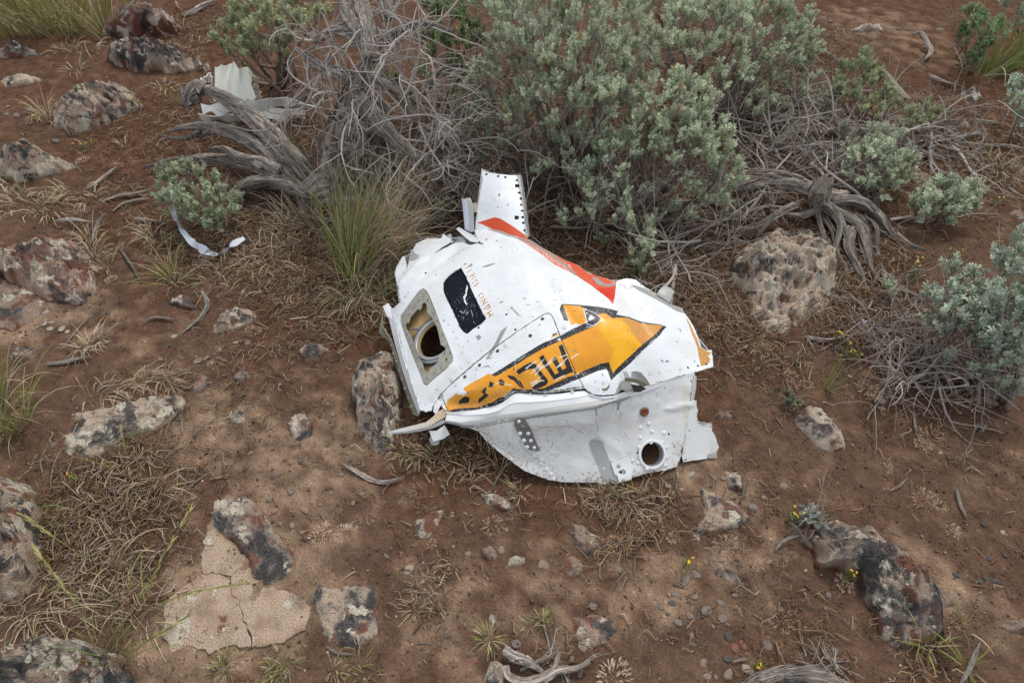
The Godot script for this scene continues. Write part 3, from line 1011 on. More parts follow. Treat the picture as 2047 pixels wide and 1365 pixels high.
	# a dark rim below the hatch seam: the support frame of the access panel
	part("access_panel_backing", sheet_mesh(skin, v2([-.277, -.203, -.23, -.164, -.185, -.132, -.133, -.101, -.06, -.068, -.002, -.033, 0.033, -.011, 0.05, -.007, 0.061, -.011, 0.071, -.031, 0.088, -.094, 0.11, -.154, 0.127, -.198, 0.141, -.228, 0.098, -.23, 0.033, -.234, -.052, -.222, -.086, -.242, -.158, -.254, -.238, -.248]), [], 0.02, 0.001, -0.006, Vector2.ZERO, Vector2.ONE, 0.0034), M.olive, w)
	# the window frame: a worn olive plate with a scalloped opening
	var fb := box_of(frame_edge)
	var fp := Paint.new(256, 320, fb.position, fb.size, flakes)
	for i in 256 * 320:
		var f: float = flakes[((i / 256) % 512) * 512 + (i % 256)] / 255.0
		byte3(fp.d, i * 3, Color(0.33, 0.32, 0.26).lerp(Color(0.42, 0.42, 0.39), clampf(f * 1.6 - 0.5, 0, 1)), 0.92 + 0.16 * f)
	for i in 14:
		var c := fb.position + Vector2(R.randf(), R.randf()) * fb.size
		fp.fill(circle2(c, R.randf_range(0.001, 0.004), 7), Color(0.66, 0.68, 0.70), 0.45, 0.5)
	for q in v2([-.34, 0.147, -.356, 0.138, -.373, 0.119, -.3, 0.068, -.286, 0.034, -.266, -.023, -.248, -.063, -.238, -.089, -.248, -.117, -.267, -.129, -.285, -.142, -.307, -.156, -.326, -.121, -.345, -.075, -.37, -.017, -.392, 0.033, -.406, 0.071, -.388, 0.101]):
		fp.ring(q, 0.0035, Color(0.25, 0.24, 0.2), 0.9)
	var frame_holes := [opening]
	for q in v2([-.323, 0.125, -.288, 0.011, -.251, -.105]):
		frame_holes.append(circle2(q, 0.0036, 8))
	part("window_frame", sheet_mesh(skin, frame_edge, frame_holes, 0.009, 0.0024, 0.0008, fb.position, fb.size, 0.001), painted(fp, 0.38, 0.35), w)
	# tan housing behind it, with the round port and its grey ring
	var pc: Vector2 = v2([-.291, -.015])[0]
	var port := circle2(pc, 0.0625, 30)
	part("window_housing", sheet_mesh(skin, frame_hole, [port], 0.012, 0.0015, -0.026), M.tan, w)
	var pn := skin.normal(pc)
	var ring := part("port_ring", lathe(PackedVector2Array([Vector2(0.082, -0.004), Vector2(0.082, 0.002), Vector2(0.078, 0.004), Vector2(0.0765, 0.001), Vector2(0.074, 0.001), Vector2(0.073, 0.007), Vector2(0.067, 0.008), Vector2(0.064, 0.005), Vector2(0.0635, -0.004)]), 48), plain(0.42, 0.43, 0.45, 0.4, 0.3), w)
	ring.transform = Transform3D(facing(pn, 0, Vector3.ONE), skin.at(pc, -0.022))
	var seal := part("port_seal", lathe(PackedVector2Array([Vector2(0.0865, -0.003), Vector2(0.086, 0.0015), Vector2(0.0825, 0.002), Vector2(0.082, -0.003)]), 48), M.dark, w)
	seal.transform = ring.transform
	var lip := part("port_lip", lathe(PackedVector2Array([Vector2(0.0635, -0.004), Vector2(0.0632, 0.002), Vector2(0.0605, 0.001), Vector2(0.0603, -0.006)]), 48), M.tan, w)
	lip.transform = ring.transform
	var st := Mb.new()
	st.tube(PackedVector3Array([skin.at(v2([-.35, 0.044])[0], -0.014), skin.at(v2([-.363, 0.048])[0], -0.013), skin.at(v2([-.379, 0.053])[0], -0.012)]), PackedFloat32Array([0.0075, 0.003, 0.003]), 8, Color.WHITE)
	part("stud", st.mesh(), M.steel, w)
	var st2 := Mb.new()
	st2.tube(PackedVector3Array([skin.at(v2([-.28, -.108])[0], -0.014), skin.at(v2([-.295, -.114])[0], -0.012)]), PackedFloat32Array([0.005, 0.004]), 8, Color.WHITE)
	part("stud", st2.mesh(), M.steel, w)
	var tag_poly := v2([-.365, 0.003, -.352, -0, -.333, -.05, -.315, -.086, -.327, -.09, -.345, -.049])
	var tb := box_of(tag_poly)
	var tp := Paint.new(64, 96, tb.position, tb.size, flakes)
	for i in 64 * 96:
		byte3(tp.d, i * 3, Color(0.10, 0.095, 0.13), 1.0)
	for k in 11:
		var f := k / 10.0
		var a0: Vector2 = v2([-.359, -.004])[0].lerp(v2([-.332, -.083])[0], f)
		var b0: Vector2 = v2([-.353, -.003])[0].lerp(v2([-.321, -.082])[0], f)
		tp.line(a0.lerp(b0, 0.35), b0, 0.0012, Color(0.7, 0.7, 0.72), 0.8)
	part("data_plate", sheet_mesh(skin, tag_poly, [], 0.01, 0.001, -0.0235, tb.position, tb.size), painted(tp, 0.5), w)
	# hand grip: a dark sprung cover sunk below the skin
	var cb := box_of(cover_hole)
	var cp := Paint.new(256, 320, cb.position, cb.size, flakes)
	for i in 256 * 320:
		var f: float = flakes[((i / 256) % 512) * 512 + (i % 256)] / 255.0
		byte3(cp.d, i * 3, Color(0.009, 0.013, 0.02), 0.6 + 0.9 * f)
	for i in 150:
		var c: Vector2 = v2([-.189, 0.06])[0] + Vector2(R.randfn(0, 0.028), R.randfn(0, 0.05))
		cp.fill(circle2(c, R.randf_range(0.0005, 0.0016), 6), Color(0.86, 0.88, 0.9), 0.0, R.randf_range(0.5, 1.0))
	for q in [v2([-.196, 0.145, -.199, 0.125, -.197, 0.108]), v2([-.199, 0.113, -.205, 0.103, -.199, 0.081, -.194, 0.072]), v2([-.195, 0.136, -.201, 0.098]), v2([-.202, 0.086, -.195, 0.073])]:
		cp.lines(q, 0.0035, Color(0.88, 0.9, 0.92), 0.9)
	cp.fill(v2([-.197, 0.04, -.188, 0.045, -.188, 0.038, -.195, 0.032]), Color(0.55, 0.55, 0.56), 0.2)
	for q in [v2([-.215, 0.052, -.205, 0.042, -.196, 0.054]), v2([-.18, 0.047, -.174, 0.024])]:
		cp.lines(q, 0.001, Color(0.75, 0.78, 0.8), 0.8)
	var cover_mat := painted(cp, 0.5)
	cover_mat.metallic_specular = 0.2
	part("hand_grip_cover", sheet_mesh(skin, cover_hole, [], 0.012, 0.002, -0.0065, cb.position, cb.size, 0.0015), cover_mat, w)
	var rm := flat_rivet_mesh()
	var rim_mat := plain(0.66, 0.67, 0.67, 0.5)
	rivets(v2([-.265, 0.389, -.234, 0.358, -.203, 0.331, -.185, 0.398, -.132, 0.381, -.11, 0.336, -.092, 0.295, -.074, 0.249, -.065, 0.213, -.057, 0.174, -.044, 0.14, -.035, 0.111, -.028, 0.082, -.016, 0.049, -.007, 0.023, -.222, 0.332, -.239, 0.322, -.256, 0.316, -.27, 0.309, -.283, 0.3, -.296, 0.292, -.316, 0.313, -.33, 0.286, -.349, 0.267, -.36, 0.242, -.371, 0.223, -.383, 0.201, -.396, 0.189, -.406, 0.177, -.411, 0.154, -.321, 0.209, -.315, 0.179, -.306, 0.148, -.293, 0.117, -.278, 0.084, -.262, 0.048, -.248, 0.012, -.232, -.017, -.221, -.04, -.212, -.064, -.201, -.083, -.433, 0.255, -.422, 0.285, -.41, 0.305, -.221, 0.414, 0.021, 0.032, 0.032, 0.015, 0.053, 0.01, -.002, -.02, -.016, -.031, -.034, -.042, -.06, -.053, -.077, -.066, -.104, -.072, -.126, -.085, -.145, -.096, -.166, -.107, -.184, -.122, -.205, -.135, -.223, -.146, -.241, -.158]), skin, rm, M.white, w, 0.0002)
	rivets(v2([0.083, 0.05, 0.074, 0.031, 0.065, 0.013, 0.092, -.064, 0.073, -.046, 0.09, 0.07, 0.279, 0.116, 0.298, 0.12, 0.266, 0.13, 0.224, 0.054, 0.243, -.205, 0.266, -.196, 0.292, -.187, 0.32, -.177, 0.346, -.171, 0.378, -.161, 0.408, -.151, 0.167, -.213, 0.172, -.233, 0.126, -.224, 0.188, -.218, -.054, -.239, -.011, -.238, 0.029, -.247, -.152, -.266, -.082, -.249, -.188, -.266]), skin, rm, rim_mat, w, 0.0004)
	rivets(v2([-.049, -.078, 0.121, -.19, 0.103, -.238, -.031, -.062, -.075, -.102, -.118, -.127, -.159, -.155, -.222, -.187, 0.076, -.101, 0.097, -.164]), skin, rm, rim_mat, w, 0.0012)

	# --- fold down along the far side, so that the shell is closed to the ground behind the ridge
	var ridge := v3([-.361, 0.15, -1.578, -.386, 0.15, -1.703, -.367, 0.16, -1.775, -.304, 0.18, -1.836, -.226, 0.2, -1.835, -.131, 0.23, -1.808, -.05, 0.258, -1.79, 0.022, 0.272, -1.744, 0.058, 0.277, -1.717, 0.13, 0.282, -1.64, 0.205, 0.282, -1.585, 0.283, 0.277, -1.536, 0.346, 0.267, -1.547, 0.404, 0.257, -1.516, 0.472, 0.237, -1.467, 0.512, 0.222, -1.442, 0.541, 0.202, -1.379, 0.576, 0.182, -1.334])
	var low := []
	var mid := []
	for q: Vector3 in ridge:
		var away := Vector3(q.x - 0.05, 0, q.z + 1.35).normalized()
		low.append(Vector3(q.x, 0.012, q.z) - away * 0.05)
		mid.append(Vector3(q.x, q.y * 0.55, q.z) - away * 0.012)
	part("folded_side", loft([low, mid, ridge.map(func(q): return q - Vector3(0, 0.004, 0))], 60, 0.002), M.white, w)

	# --- flange on the near left edge: bent white strip and riveted grey strip
	part("bent_flange", loft([v3([-.382, 0.124, -1.569, -.341, 0.121, -1.41, -.317, 0.118, -1.332, -.285, 0.112, -1.236, -.259, 0.108, -1.174]), v3([-.409, 0.1, -1.591, -.362, 0.095, -1.434, -.333, 0.09, -1.346, -.302, 0.082, -1.26, -.269, 0.075, -1.183])], 24, 0.002), M.white, w)
	part("riveted_strip", loft([v3([-.421, 0.09, -1.59, -.419, 0.085, -1.531, -.378, 0.085, -1.465, -.339, 0.08, -1.355, -.308, 0.072, -1.268, -.274, 0.066, -1.194]), v3([-.433, 0.05, -1.535, -.427, 0.05, -1.524, -.389, 0.06, -1.479, -.35, 0.05, -1.361, -.318, 0.04, -1.281, -.295, 0.03, -1.221])], 24, 0.002), M.olive, w)
	part("torn_corner", plate(v3([-.419, 0.11, -1.592, -.402, 0.115, -1.601, -.373, 0.118, -1.552, -.377, 0.112, -1.526, -.404, 0.1, -1.556]), 0.002), M.white, w)
	part("rounded_tab", plate(v3([-.301, 0.04, -1.261, -.276, 0.05, -1.231, -.267, 0.055, -1.205, -.273, 0.05, -1.195, -.291, 0.035, -1.213]), 0.002), M.bare, w)
	for q in v3([-.414, 0.079, -1.548, -.405, 0.073, -1.52, -.379, 0.067, -1.46, -.368, 0.067, -1.426, -.356, 0.066, -1.394, -.344, 0.062, -1.36, -.333, 0.058, -1.33, -.321, 0.055, -1.295, -.307, 0.05, -1.263, -.296, 0.048, -1.233]):
		var rv := part("rivet", rm, M.bare, w)
		rv.transform = Transform3D(facing(Vector3(-0.5, 0.7, 0.5), 0, Vector3.ONE), q + Vector3(-0.001, 0.003, 0.002))

	# --- crease between the skin and the front face: two lapped strips and a rounded grey edge
	var l1 := v3([-.188, 0.122, -1.157, -.143, 0.138, -1.143, -.094, 0.15, -1.142, -.053, 0.162, -1.147, -.021, 0.17, -1.156, -.008, 0.178, -1.167, 0.009, 0.185, -1.174, 0.036, 0.19, -1.168, 0.07, 0.195, -1.161, 0.131, 0.2, -1.16, 0.197, 0.205, -1.167, 0.214, 0.205, -1.148, 0.245, 0.203, -1.146, 0.282, 0.2, -1.152])
	var l2 := v3([-.181, 0.118, -1.151, -.136, 0.134, -1.135, -.101, 0.146, -1.128, -.066, 0.156, -1.124, -.035, 0.166, -1.127, -.016, 0.174, -1.136, 0.001, 0.182, -1.14, 0.022, 0.186, -1.14, 0.049, 0.19, -1.137, 0.103, 0.195, -1.138, 0.171, 0.2, -1.145, 0.204, 0.2, -1.152, 0.245, 0.2, -1.143, 0.282, 0.198, -1.15])
	var l3 := v3([-.187, 0.112, -1.133, -.142, 0.124, -1.116, -.101, 0.136, -1.115, -.066, 0.145, -1.117, -.041, 0.154, -1.119, -.016, 0.16, -1.118, 0.009, 0.166, -1.117, 0.029, 0.17, -1.119, 0.049, 0.174, -1.119, 0.103, 0.184, -1.123, 0.17, 0.19, -1.13, 0.22, 0.193, -1.135, 0.259, 0.194, -1.143, 0.285, 0.195, -1.149])
	var l3b := l3.map(func(q): return q + Vector3(0, 0.001, -0.002))
	var l4 := v3([-.142, 0.104, -1.12, -.122, 0.112, -1.114, -.094, 0.126, -1.106, -.066, 0.134, -1.107, -.039, 0.143, -1.107, -.012, 0.15, -1.108, 0.018, 0.157, -1.108, 0.036, 0.162, -1.108, 0.056, 0.166, -1.11, 0.103, 0.176, -1.111, 0.17, 0.184, -1.116, 0.22, 0.188, -1.123, 0.258, 0.189, -1.135, 0.288, 0.19, -1.146])
	part("lap_strip", loft([l1, l2.map(func(q): return q + Vector3(0, 0.0012, 0.001))], 56, 0.002), M.white, w)
	part("lap_strip", loft([l2, l3], 56, 0.002), M.white, w)
	part("metal_edge", loft([l3b, l3.map(func(q): return q + Vector3(0, -0.001, 0.006)), l4.map(func(q): return q + Vector3(0, 0.005, 0.004)), l4.map(func(q): return q + Vector3(0, -0.003, 0.003))], 56, 0.002), M.bare, w)
	part("corner_strip", loft([v3([0.277, 0.202, -1.153, 0.301, 0.198, -1.165, 0.356, 0.196, -1.184, 0.421, 0.191, -1.212, 0.47, 0.188, -1.23, 0.513, 0.186, -1.249]), v3([0.273, 0.199, -1.145, 0.301, 0.194, -1.16, 0.356, 0.19, -1.18, 0.421, 0.186, -1.207, 0.471, 0.183, -1.226, 0.515, 0.181, -1.244]), v3([0.274, 0.188, -1.142, 0.301, 0.186, -1.154, 0.356, 0.184, -1.175, 0.421, 0.18, -1.203, 0.471, 0.177, -1.221, 0.512, 0.174, -1.239])], 24, 0.002), M.white, w)
	# orange tongue torn out to the left
	var tongue := Paint.new(256, 64, Vector2.ZERO, Vector2(1, 1), flakes)
	for i in 256 * 64:
		var f: float = flakes[((i / 256) * 4 % 512) * 512 + (i % 256) * 2 % 512] / 255.0
		var along := float(i % 256) / 256.0
		var col := Color(0.50, 0.28, 0.09) if f < 0.16 + 0.46 * along else Color(0.62, 0.63, 0.62)
		if f < 0.30:
			col = Color(0.30, 0.24, 0.18)
		byte3(tongue.d, i * 3, col, 0.9 + 0.2 * f)
	part("torn_tongue", loft([v3([-.344, 0.085, -1.115, -.312, 0.09, -1.123, -.27, 0.098, -1.129, -.239, 0.104, -1.135, -.22, 0.11, -1.15, -.207, 0.116, -1.163, -.189, 0.122, -1.171]), v3([-.338, 0.083, -1.113, -.298, 0.087, -1.115, -.263, 0.093, -1.119, -.23, 0.099, -1.124, -.209, 0.105, -1.135, -.192, 0.111, -1.142, -.177, 0.117, -1.152])], 30, 0.002), painted(tongue, 0.6), w)
	part("torn_tongue_underside", loft([v3([-.34, 0.082, -1.112, -.295, 0.085, -1.115, -.261, 0.091, -1.119, -.228, 0.096, -1.124, -.206, 0.101, -1.136, -.191, 0.105, -1.143]), v3([-.336, 0.074, -1.114, -.292, 0.075, -1.117, -.257, 0.079, -1.121, -.226, 0.084, -1.126, -.201, 0.09, -1.134, -.187, 0.096, -1.138])], 24, 0.002), M.white, w)
	part("hanging_tab", plate(v3([-.233, 0.08, -1.122, -.212, 0.082, -1.12, -.189, 0.09, -1.134, -.175, 0.07, -1.117, -.194, 0.065, -1.104, -.221, 0.06, -1.1]), 0.002), M.white, w)
	part("rounded_tab", plate(v3([-.229, 0.062, -1.123, -.206, 0.055, -1.111, -.205, 0.045, -1.104, -.215, 0.04, -1.099, -.228, 0.042, -1.101, -.234, 0.05, -1.111]), 0.002), M.bare, w)
	part("corner_curl", loft([v3([-.222, 0.112, -1.166, -.22, 0.118, -1.186, -.211, 0.128, -1.193, -.204, 0.135, -1.194]), v3([-.212, 0.11, -1.153, -.207, 0.122, -1.165, -.199, 0.128, -1.178, -.191, 0.13, -1.186])], 10, 0.002), M.white, w)

	# --- torn tabs along the far edge
	part("torn_tab", plate(v3([-.188, 0.235, -1.836, -.178, 0.24, -1.838, -.155, 0.25, -1.806, -.127, 0.255, -1.776, -.103, 0.258, -1.744, -.114, 0.252, -1.741, -.136, 0.246, -1.756, -.163, 0.24, -1.795]), 0.0018), M.white, w)
	part("curled_tear", plate(v3([-.339, 0.185, -1.792, -.324, 0.19, -1.765, -.308, 0.19, -1.753, -.309, 0.187, -1.725, -.319, 0.18, -1.721, -.34, 0.172, -1.728, -.348, 0.166, -1.702]), 0.0016), M.bare, w)
	part("curled_tear", plate(v3([-.199, 0.205, -1.789, -.176, 0.21, -1.822, -.165, 0.215, -1.819, -.152, 0.215, -1.784, -.172, 0.212, -1.793]), 0.0016), M.bare, w)
	part("curled_tear", plate(v3([-.22, 0.21, -1.833, -.206, 0.215, -1.835, -.2, 0.212, -1.809, -.21, 0.205, -1.807]), 0.0016), M.bare, w)
	part("grey_flap", loft([v3([0.433, 0.252, -1.495, 0.453, 0.247, -1.481, 0.469, 0.24, -1.471]), v3([0.444, 0.262, -1.508, 0.462, 0.258, -1.497, 0.476, 0.25, -1.488]), v3([0.461, 0.25, -1.537, 0.48, 0.246, -1.53, 0.492, 0.24, -1.521])], 8, 0.002), M.bare, w)
	part("torn_flap", plate(v3([0.298, 0.25, -1.196, 0.309, 0.252, -1.192, 0.317, 0.246, -1.176, 0.303, 0.243, -1.179]), 0.0018), M.bare, w)
	part("torn_flap", plate(v3([0.321, 0.252, -1.192, 0.332, 0.256, -1.191, 0.346, 0.256, -1.187, 0.36, 0.245, -1.174, 0.373, 0.225, -1.169, 0.345, 0.236, -1.176, 0.32, 0.244, -1.178]), 0.0018), M.bare, w)
	part("torn_flap", plate(v3([0.303, 0.24, -1.18, 0.32, 0.243, -1.177, 0.345, 0.234, -1.176, 0.371, 0.222, -1.172, 0.356, 0.214, -1.171, 0.334, 0.222, -1.179, 0.304, 0.232, -1.176]), 0.0018), M.olive, w)
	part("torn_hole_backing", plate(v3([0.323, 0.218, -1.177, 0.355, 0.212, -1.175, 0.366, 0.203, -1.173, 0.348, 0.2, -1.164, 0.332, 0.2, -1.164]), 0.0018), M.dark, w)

	# --- upright strip behind the ridge, with red paint at its foot
	var strip: Sheet = Sheet.new(Vector3(-0.043, 0.294, -1.883), Vector3(0.97386, 0.20863, 0.08983), Vector3(0.00000, 0.39547, -0.91848), Vector3(-0.22715, 0.89447, 0.38514), v3([-0.062, 0.153, -0.10142, 0.004, 0.129, 0.53404, 0.068, 0.117, -0.55083, 0.081, 0.014, -1.23004, 0.094, -0.127, -1.03467, 0.04, -0.124, 2.36767, -0.013, -0.097, -1.87958, -0.086, -0.079, 0.19350, -0.08, -0.002, -1.45824, -0.07, 0.067, 0.27205, 0.008, 0.01, 2.52347, 0.015, -0.061, 0.36405]), -0.02588, -0.06177, -0.01861)
	var so := v2([-.062, 0.153, -.03, 0.131, 0.005, 0.118, 0.038, 0.114, 0.068, 0.117, 0.074, 0.074, 0.081, 0.014, 0.088, -.064, 0.096, -.127, 0.097, -.146, 0.04, -.128, -.013, -.101, -.086, -.087, -.083, -.038, -.075, 0.032, -.067, 0.085, -.064, 0.125])
	var sb := box_of(so)
	var sp := Paint.new(256, 320, sb.position, sb.size, flakes)
	worn_white(sp, sb, 0, 0, white)
	sp.fill(v2([-.078, -.049, -.048, -.047, -.015, -.045, 0.004, -.052, 0.053, -.091, 0.097, -.127, 0.103, -.157, 0.04, -.128, -.022, -.085, -.057, -.061]), red, 0.05)
	for q in [v2([-.065, 0.154, -.062, 0.153, -.056, 0.103, -.065, 0.056, -.075, 0.011, -.081, -.039, -.085, -.038, -.08, 0.033, -.069, 0.086]), v2([0.057, 0.117, 0.07, 0.117, 0.091, -.064, 0.097, -.127, 0.088, -.128, 0.082, -.045, 0.074, 0.014, 0.064, 0.069]), v2([-.062, 0.153, 0.004, 0.122, 0.005, 0.116, -.039, 0.13, -.059, 0.142])]:
		sp.fill(q, metal, 0.3)
	wear(sp, sb, 50, 8)
	var s_holes := []
	for q in v2([-.044, 0.125, -.021, 0.113, -.002, 0.11, 0.022, 0.105, 0.059, 0.094, 0.064, 0.069, 0.068, 0.043, 0.073, 0.02, 0.075, -.004, 0.078, -.028, 0.08, -.053, 0.082, -.074, 0.086, -.102, 0.059, -.052]):
		s_holes.append(circle2(q, 0.0050, 8))
	part("upright_strip", sheet_mesh(strip, so, s_holes, 0.014, 0.002, 0.0, sb.position, sb.size, 0.0015), painted(sp, 0.4), w)
	part("strip_edge", loft([v3([0.026, 0.343, -1.992, 0.038, 0.307, -1.896, 0.051, 0.257, -1.763]), v3([0.032, 0.325, -2.01, 0.045, 0.29, -1.915, 0.057, 0.24, -1.79])], 12, 0.002), M.bare, w)
	# blue-grey channel beside it
	var channel := plain(0.40, 0.43, 0.52, 0.5)
	part("channel", loft([v3([-.169, 0.3, -1.918, -.163, 0.275, -1.871, -.157, 0.245, -1.818]), v3([-.164, 0.286, -1.929, -.156, 0.262, -1.88, -.146, 0.235, -1.823]), v3([-.152, 0.29, -1.932, -.144, 0.265, -1.876, -.135, 0.238, -1.811])], 8, 0.002), channel, w)
	part("channel_flange", loft([v3([-.152, 0.29, -1.932, -.144, 0.265, -1.876, -.135, 0.238, -1.811]), v3([-.141, 0.29, -1.932, -.13, 0.285, -1.899, -.125, 0.242, -1.814])], 8, 0.002), M.bare, w)
	part("bracket", plate(v3([-.135, 0.275, -1.924, -.118, 0.28, -1.92, -.117, 0.27, -1.88, -.129, 0.265, -1.887]), 0.004), plain(0.5, 0.46, 0.36, 0.6), w)

	# --- front face
	var fo := v2([-.357, 0.034, -.334, 0.035, -.304, 0.042, -.251, 0.053, -.201, 0.063, -.144, 0.072, -.092, 0.081, -.051, 0.088, -.001, 0.097, 0.057, 0.112, 0.134, 0.134, 0.205, 0.152, 0.255, 0.163, 0.301, 0.175, 0.295, 0.15, 0.291, 0.129, 0.286, 0.1, 0.281, 0.058, 0.277, 0.03, 0.271, -.011, 0.26, -.039, 0.259, -.058, 0.252, -.073, 0.246, -.085, 0.21, -.093, 0.181, -.096, 0.152, -.101, 0.115, -.11, 0.095, -.119, 0.068, -.126, 0.056, -.122, 0.046, -.121, 0.038, -.128, 0.012, -.122, -.029, -.122, -.079, -.121, -.098, -.118, -.116, -.115, -.142, -.105, -.181, -.089, -.211, -.068, -.237, -.049, -.27, -.022, -.293, -.001, -.308, 0.02, -.324, 0.027])
	var bb := box_of(fo)
	var bp := Paint.new(1024, 640, bb.position, bb.size, flakes)
	worn_white(bp, bb, 0, 0, Color(0.865, 0.872, 0.875))
	bp.fill(v2([-.357, 0.034, -.304, 0.04, -.201, 0.062, -.092, 0.079, -.001, 0.096, 0.057, 0.111, 0.055, 0.101, -0, 0.084, -.05, 0.079, -.092, 0.072, -.17, 0.059, -.251, 0.045, -.304, 0.032, -.338, 0.026]), metal, 0.42)
	bp.fill(v2([0.057, 0.101, 0.07, 0.109, 0.08, 0.108, 0.074, 0.083, 0.066, 0.078, 0.069, 0.095]), metal, 0.1)
	bp.fill(v2([0.002, 0.091, 0.008, 0.091, 0.011, 0.066, 0.007, 0.069]), metal, 0.1)
	bp.fill(v2([0.064, 0.109, 0.105, 0.123, 0.108, 0.114, 0.076, 0.1, 0.058, 0.098]), metal, 0.3)
	var grime := Color(0.73, 0.70, 0.62)
	for i in 70:   # lifted paint: short curled edges, thicker towards the left half
		var c: Vector2 = v2([-.099, -.003])[0] + Vector2(R.randfn(0, 0.10), R.randfn(0, 0.06))
		var a := R.randf() * TAU
		var r := R.randf_range(0.004, 0.013)
		var bow := PackedVector2Array()
		for k in 6:
			bow.push_back(c + Vector2.from_angle(a + k * 0.35) * r * (1.0 + 0.1 * R.randf()))
		bp.lines(bow, 0.0011, grime if R.randf() < 0.7 else Color(0.55, 0.53, 0.48), R.randf_range(0.35, 0.85))
	for q in [v2([-.165, 0.042, -.128, 0.035, -.088, 0.038, -.061, 0.041, -.065, 0.03]), v2([-.061, 0.04, -.046, 0.03, -.025, 0.018, -.039, 0.024]), v2([-.195, -.015, -.174, -.037, -.153, -.051, -.126, -.066]), v2([-.293, -.003, -.25, -.023, -.209, -.051]), v2([-.345, 0.026, -.304, 0.023, -.27, 0.004]), v2([0.007, 0.058, 0.018, 0.025, 0.008, 0.014])]:
		bp.lines(q, 0.0016, Color(0.62, 0.60, 0.55), 0.8)
	for i in 260:   # dirt along the lower left edge
		var c: Vector2 = v2([-.27, -.009])[0].lerp(v2([-.126, -.101])[0], R.randf()) + Vector2(R.randfn(0.02, 0.03), R.randfn(0.03, 0.03))
		bp.line(c, c + Vector2(R.randf_range(0.002, 0.012), 0).rotated(R.randfn(-0.7, 0.3)), 0.0009, Color(0.50, 0.47, 0.42), R.randf_range(0.3, 0.8))
	bp.fill(v2([0.26, 0.144, 0.285, 0.143, 0.28, 0.03, 0.265, -.011, 0.266, 0.059]), Color(0.87, 0.86, 0.80), 0.2, 0.6)
	bp.fill(v2([0.046, -.115, 0.081, -.102, 0.124, -.086, 0.112, -.11, 0.068, -.126]), Color(0.83, 0.83, 0.81), 0.3, 0.7)
	for q in [v2([0.105, -.05, 0.113, -.068, 0.118, -.084, 0.127, -.095]), v2([0.166, -.09, 0.192, -.085, 0.21, -.071]), v2([0.212, 0.075, 0.241, 0.079, 0.262, 0.08])]:
		bp.lines(q, 0.002, grime, 0.7)
	edge_wear(bp, fo, metal, 0.5)
	for i in 420:   # soil splashed up the lower edge
		var k: int = R.randi_range(20, fo.size() - 1)
		var c := fo[k].lerp(fo[(k + 1) % fo.size()], R.randf()) + Vector2(R.randfn(0, 0.008), absf(R.randfn(0, 0.022)))
		bp.fill(circle2(c, R.randf_range(0.0008, 0.0035), 6), Color(0.55, 0.42, 0.33), 0.3, R.randf_range(0.15, 0.5))
	dust_film(bp, 0.30)
	wear(bp, bb, 110, 25)
	var face_mat := painted(bp, 0.42)
	var big := PackedVector2Array()
	var bc: Vector2 = v2([0.173, -.047])[0]
	for k in 36:
		big.push_back(bc + Vector2(cos(TAU * k / 36) * 0.0315, sin(TAU * k / 36) * 0.0345).rotated(-0.35))
	var f_holes := [big]
	for q in v2([0.133, -.042, 0.223, 0.007, 0.084, -.094]):
		f_holes.append(circle2(q, 0.004, 8))
	part("front_face", sheet_mesh(face, fo, f_holes, 0.010, 0.0025, 0.0, bb.position, bb.size, 0.0034), face_mat, w)
	var sleeve := part("hole_sleeve", lathe(PackedVector2Array([Vector2(0.040, -0.002), Vector2(0.040, 0.0016), Vector2(0.0335, 0.0022), Vector2(0.0318, 0.0), Vector2(0.0314, -0.028), Vector2(0.034, -0.03)]), 40), M.white, w)
	sleeve.transform = Transform3D(facing(face.normal(bc), 0, Vector3(1, 1, 1.06)), face.at(bc, -0.0004))
	var tube_in := part("hole_liner", lathe(PackedVector2Array([Vector2(0.0313, 0.0002), Vector2(0.0306, -0.004), Vector2(0.0306, -0.034)]), 40), M.bare, w)
	tube_in.transform = sleeve.transform
	# side flap bent back on the right
	part("side_flap", loft([v3([0.514, 0.178, -1.243, 0.508, 0.158, -1.214, 0.503, 0.132, -1.189]), v3([0.529, 0.15, -1.262, 0.525, 0.13, -1.234, 0.518, 0.11, -1.207])], 10, 0.002), M.white, w)
	part("torn_plate", sheet_mesh(face, v2([0.265, 0.093, 0.286, 0.099, 0.298, 0.1, 0.309, 0.097, 0.308, 0.083, 0.313, 0.069, 0.309, 0.055, 0.312, 0.04, 0.322, 0.036, 0.334, 0.037, 0.345, 0.032, 0.355, 0.033, 0.358, 0.02, 0.355, 0.011, 0.364, -.001, 0.369, -.014, 0.372, -.026, 0.378, -.037, 0.372, -.045, 0.369, -.055, 0.37, -.067, 0.347, -.067, 0.316, -.07, 0.292, -.071, 0.268, -.074, 0.262, -.056, 0.266, -.039, 0.268, 0.003, 0.272, 0.045]), [], 0.011, 0.002, -0.004, bb.position, bb.size, 0.004), face_mat, w)
	part("bare_corner", sheet_mesh(face, v2([0.341, -.055, 0.355, -.053, 0.369, -.052, 0.37, -.067, 0.347, -.067]), [], 0.011, 0.001, -0.001), M.bare, w)
	# fittings
	var steel_dark := plain(0.17, 0.165, 0.15, 0.5, 0.25)
	var fit := v2([-.214, 0.043, -.209, 0.059, -.2, 0.062, -.187, 0.059, -.182, 0.052, -.172, 0.037, -.157, 0.004, -.141, -.032, -.159, -.03, -.177, -.026, -.196, 0.009])
	part("riveted_fitting", sheet_mesh(face, fit, [circle2(v2([-.191, 0.038])[0], 0.0062, 12)], 0.012, 0.005, 0.0062), steel_dark, w)
	rivets(v2([-.197, 0.019, -.175, 0.019, -.186, -.001, -.167, -.002, -.177, -.02, -.157, -.022, -.201, 0.053]), face, rivet_mesh(), M.white, w, 0.0062)
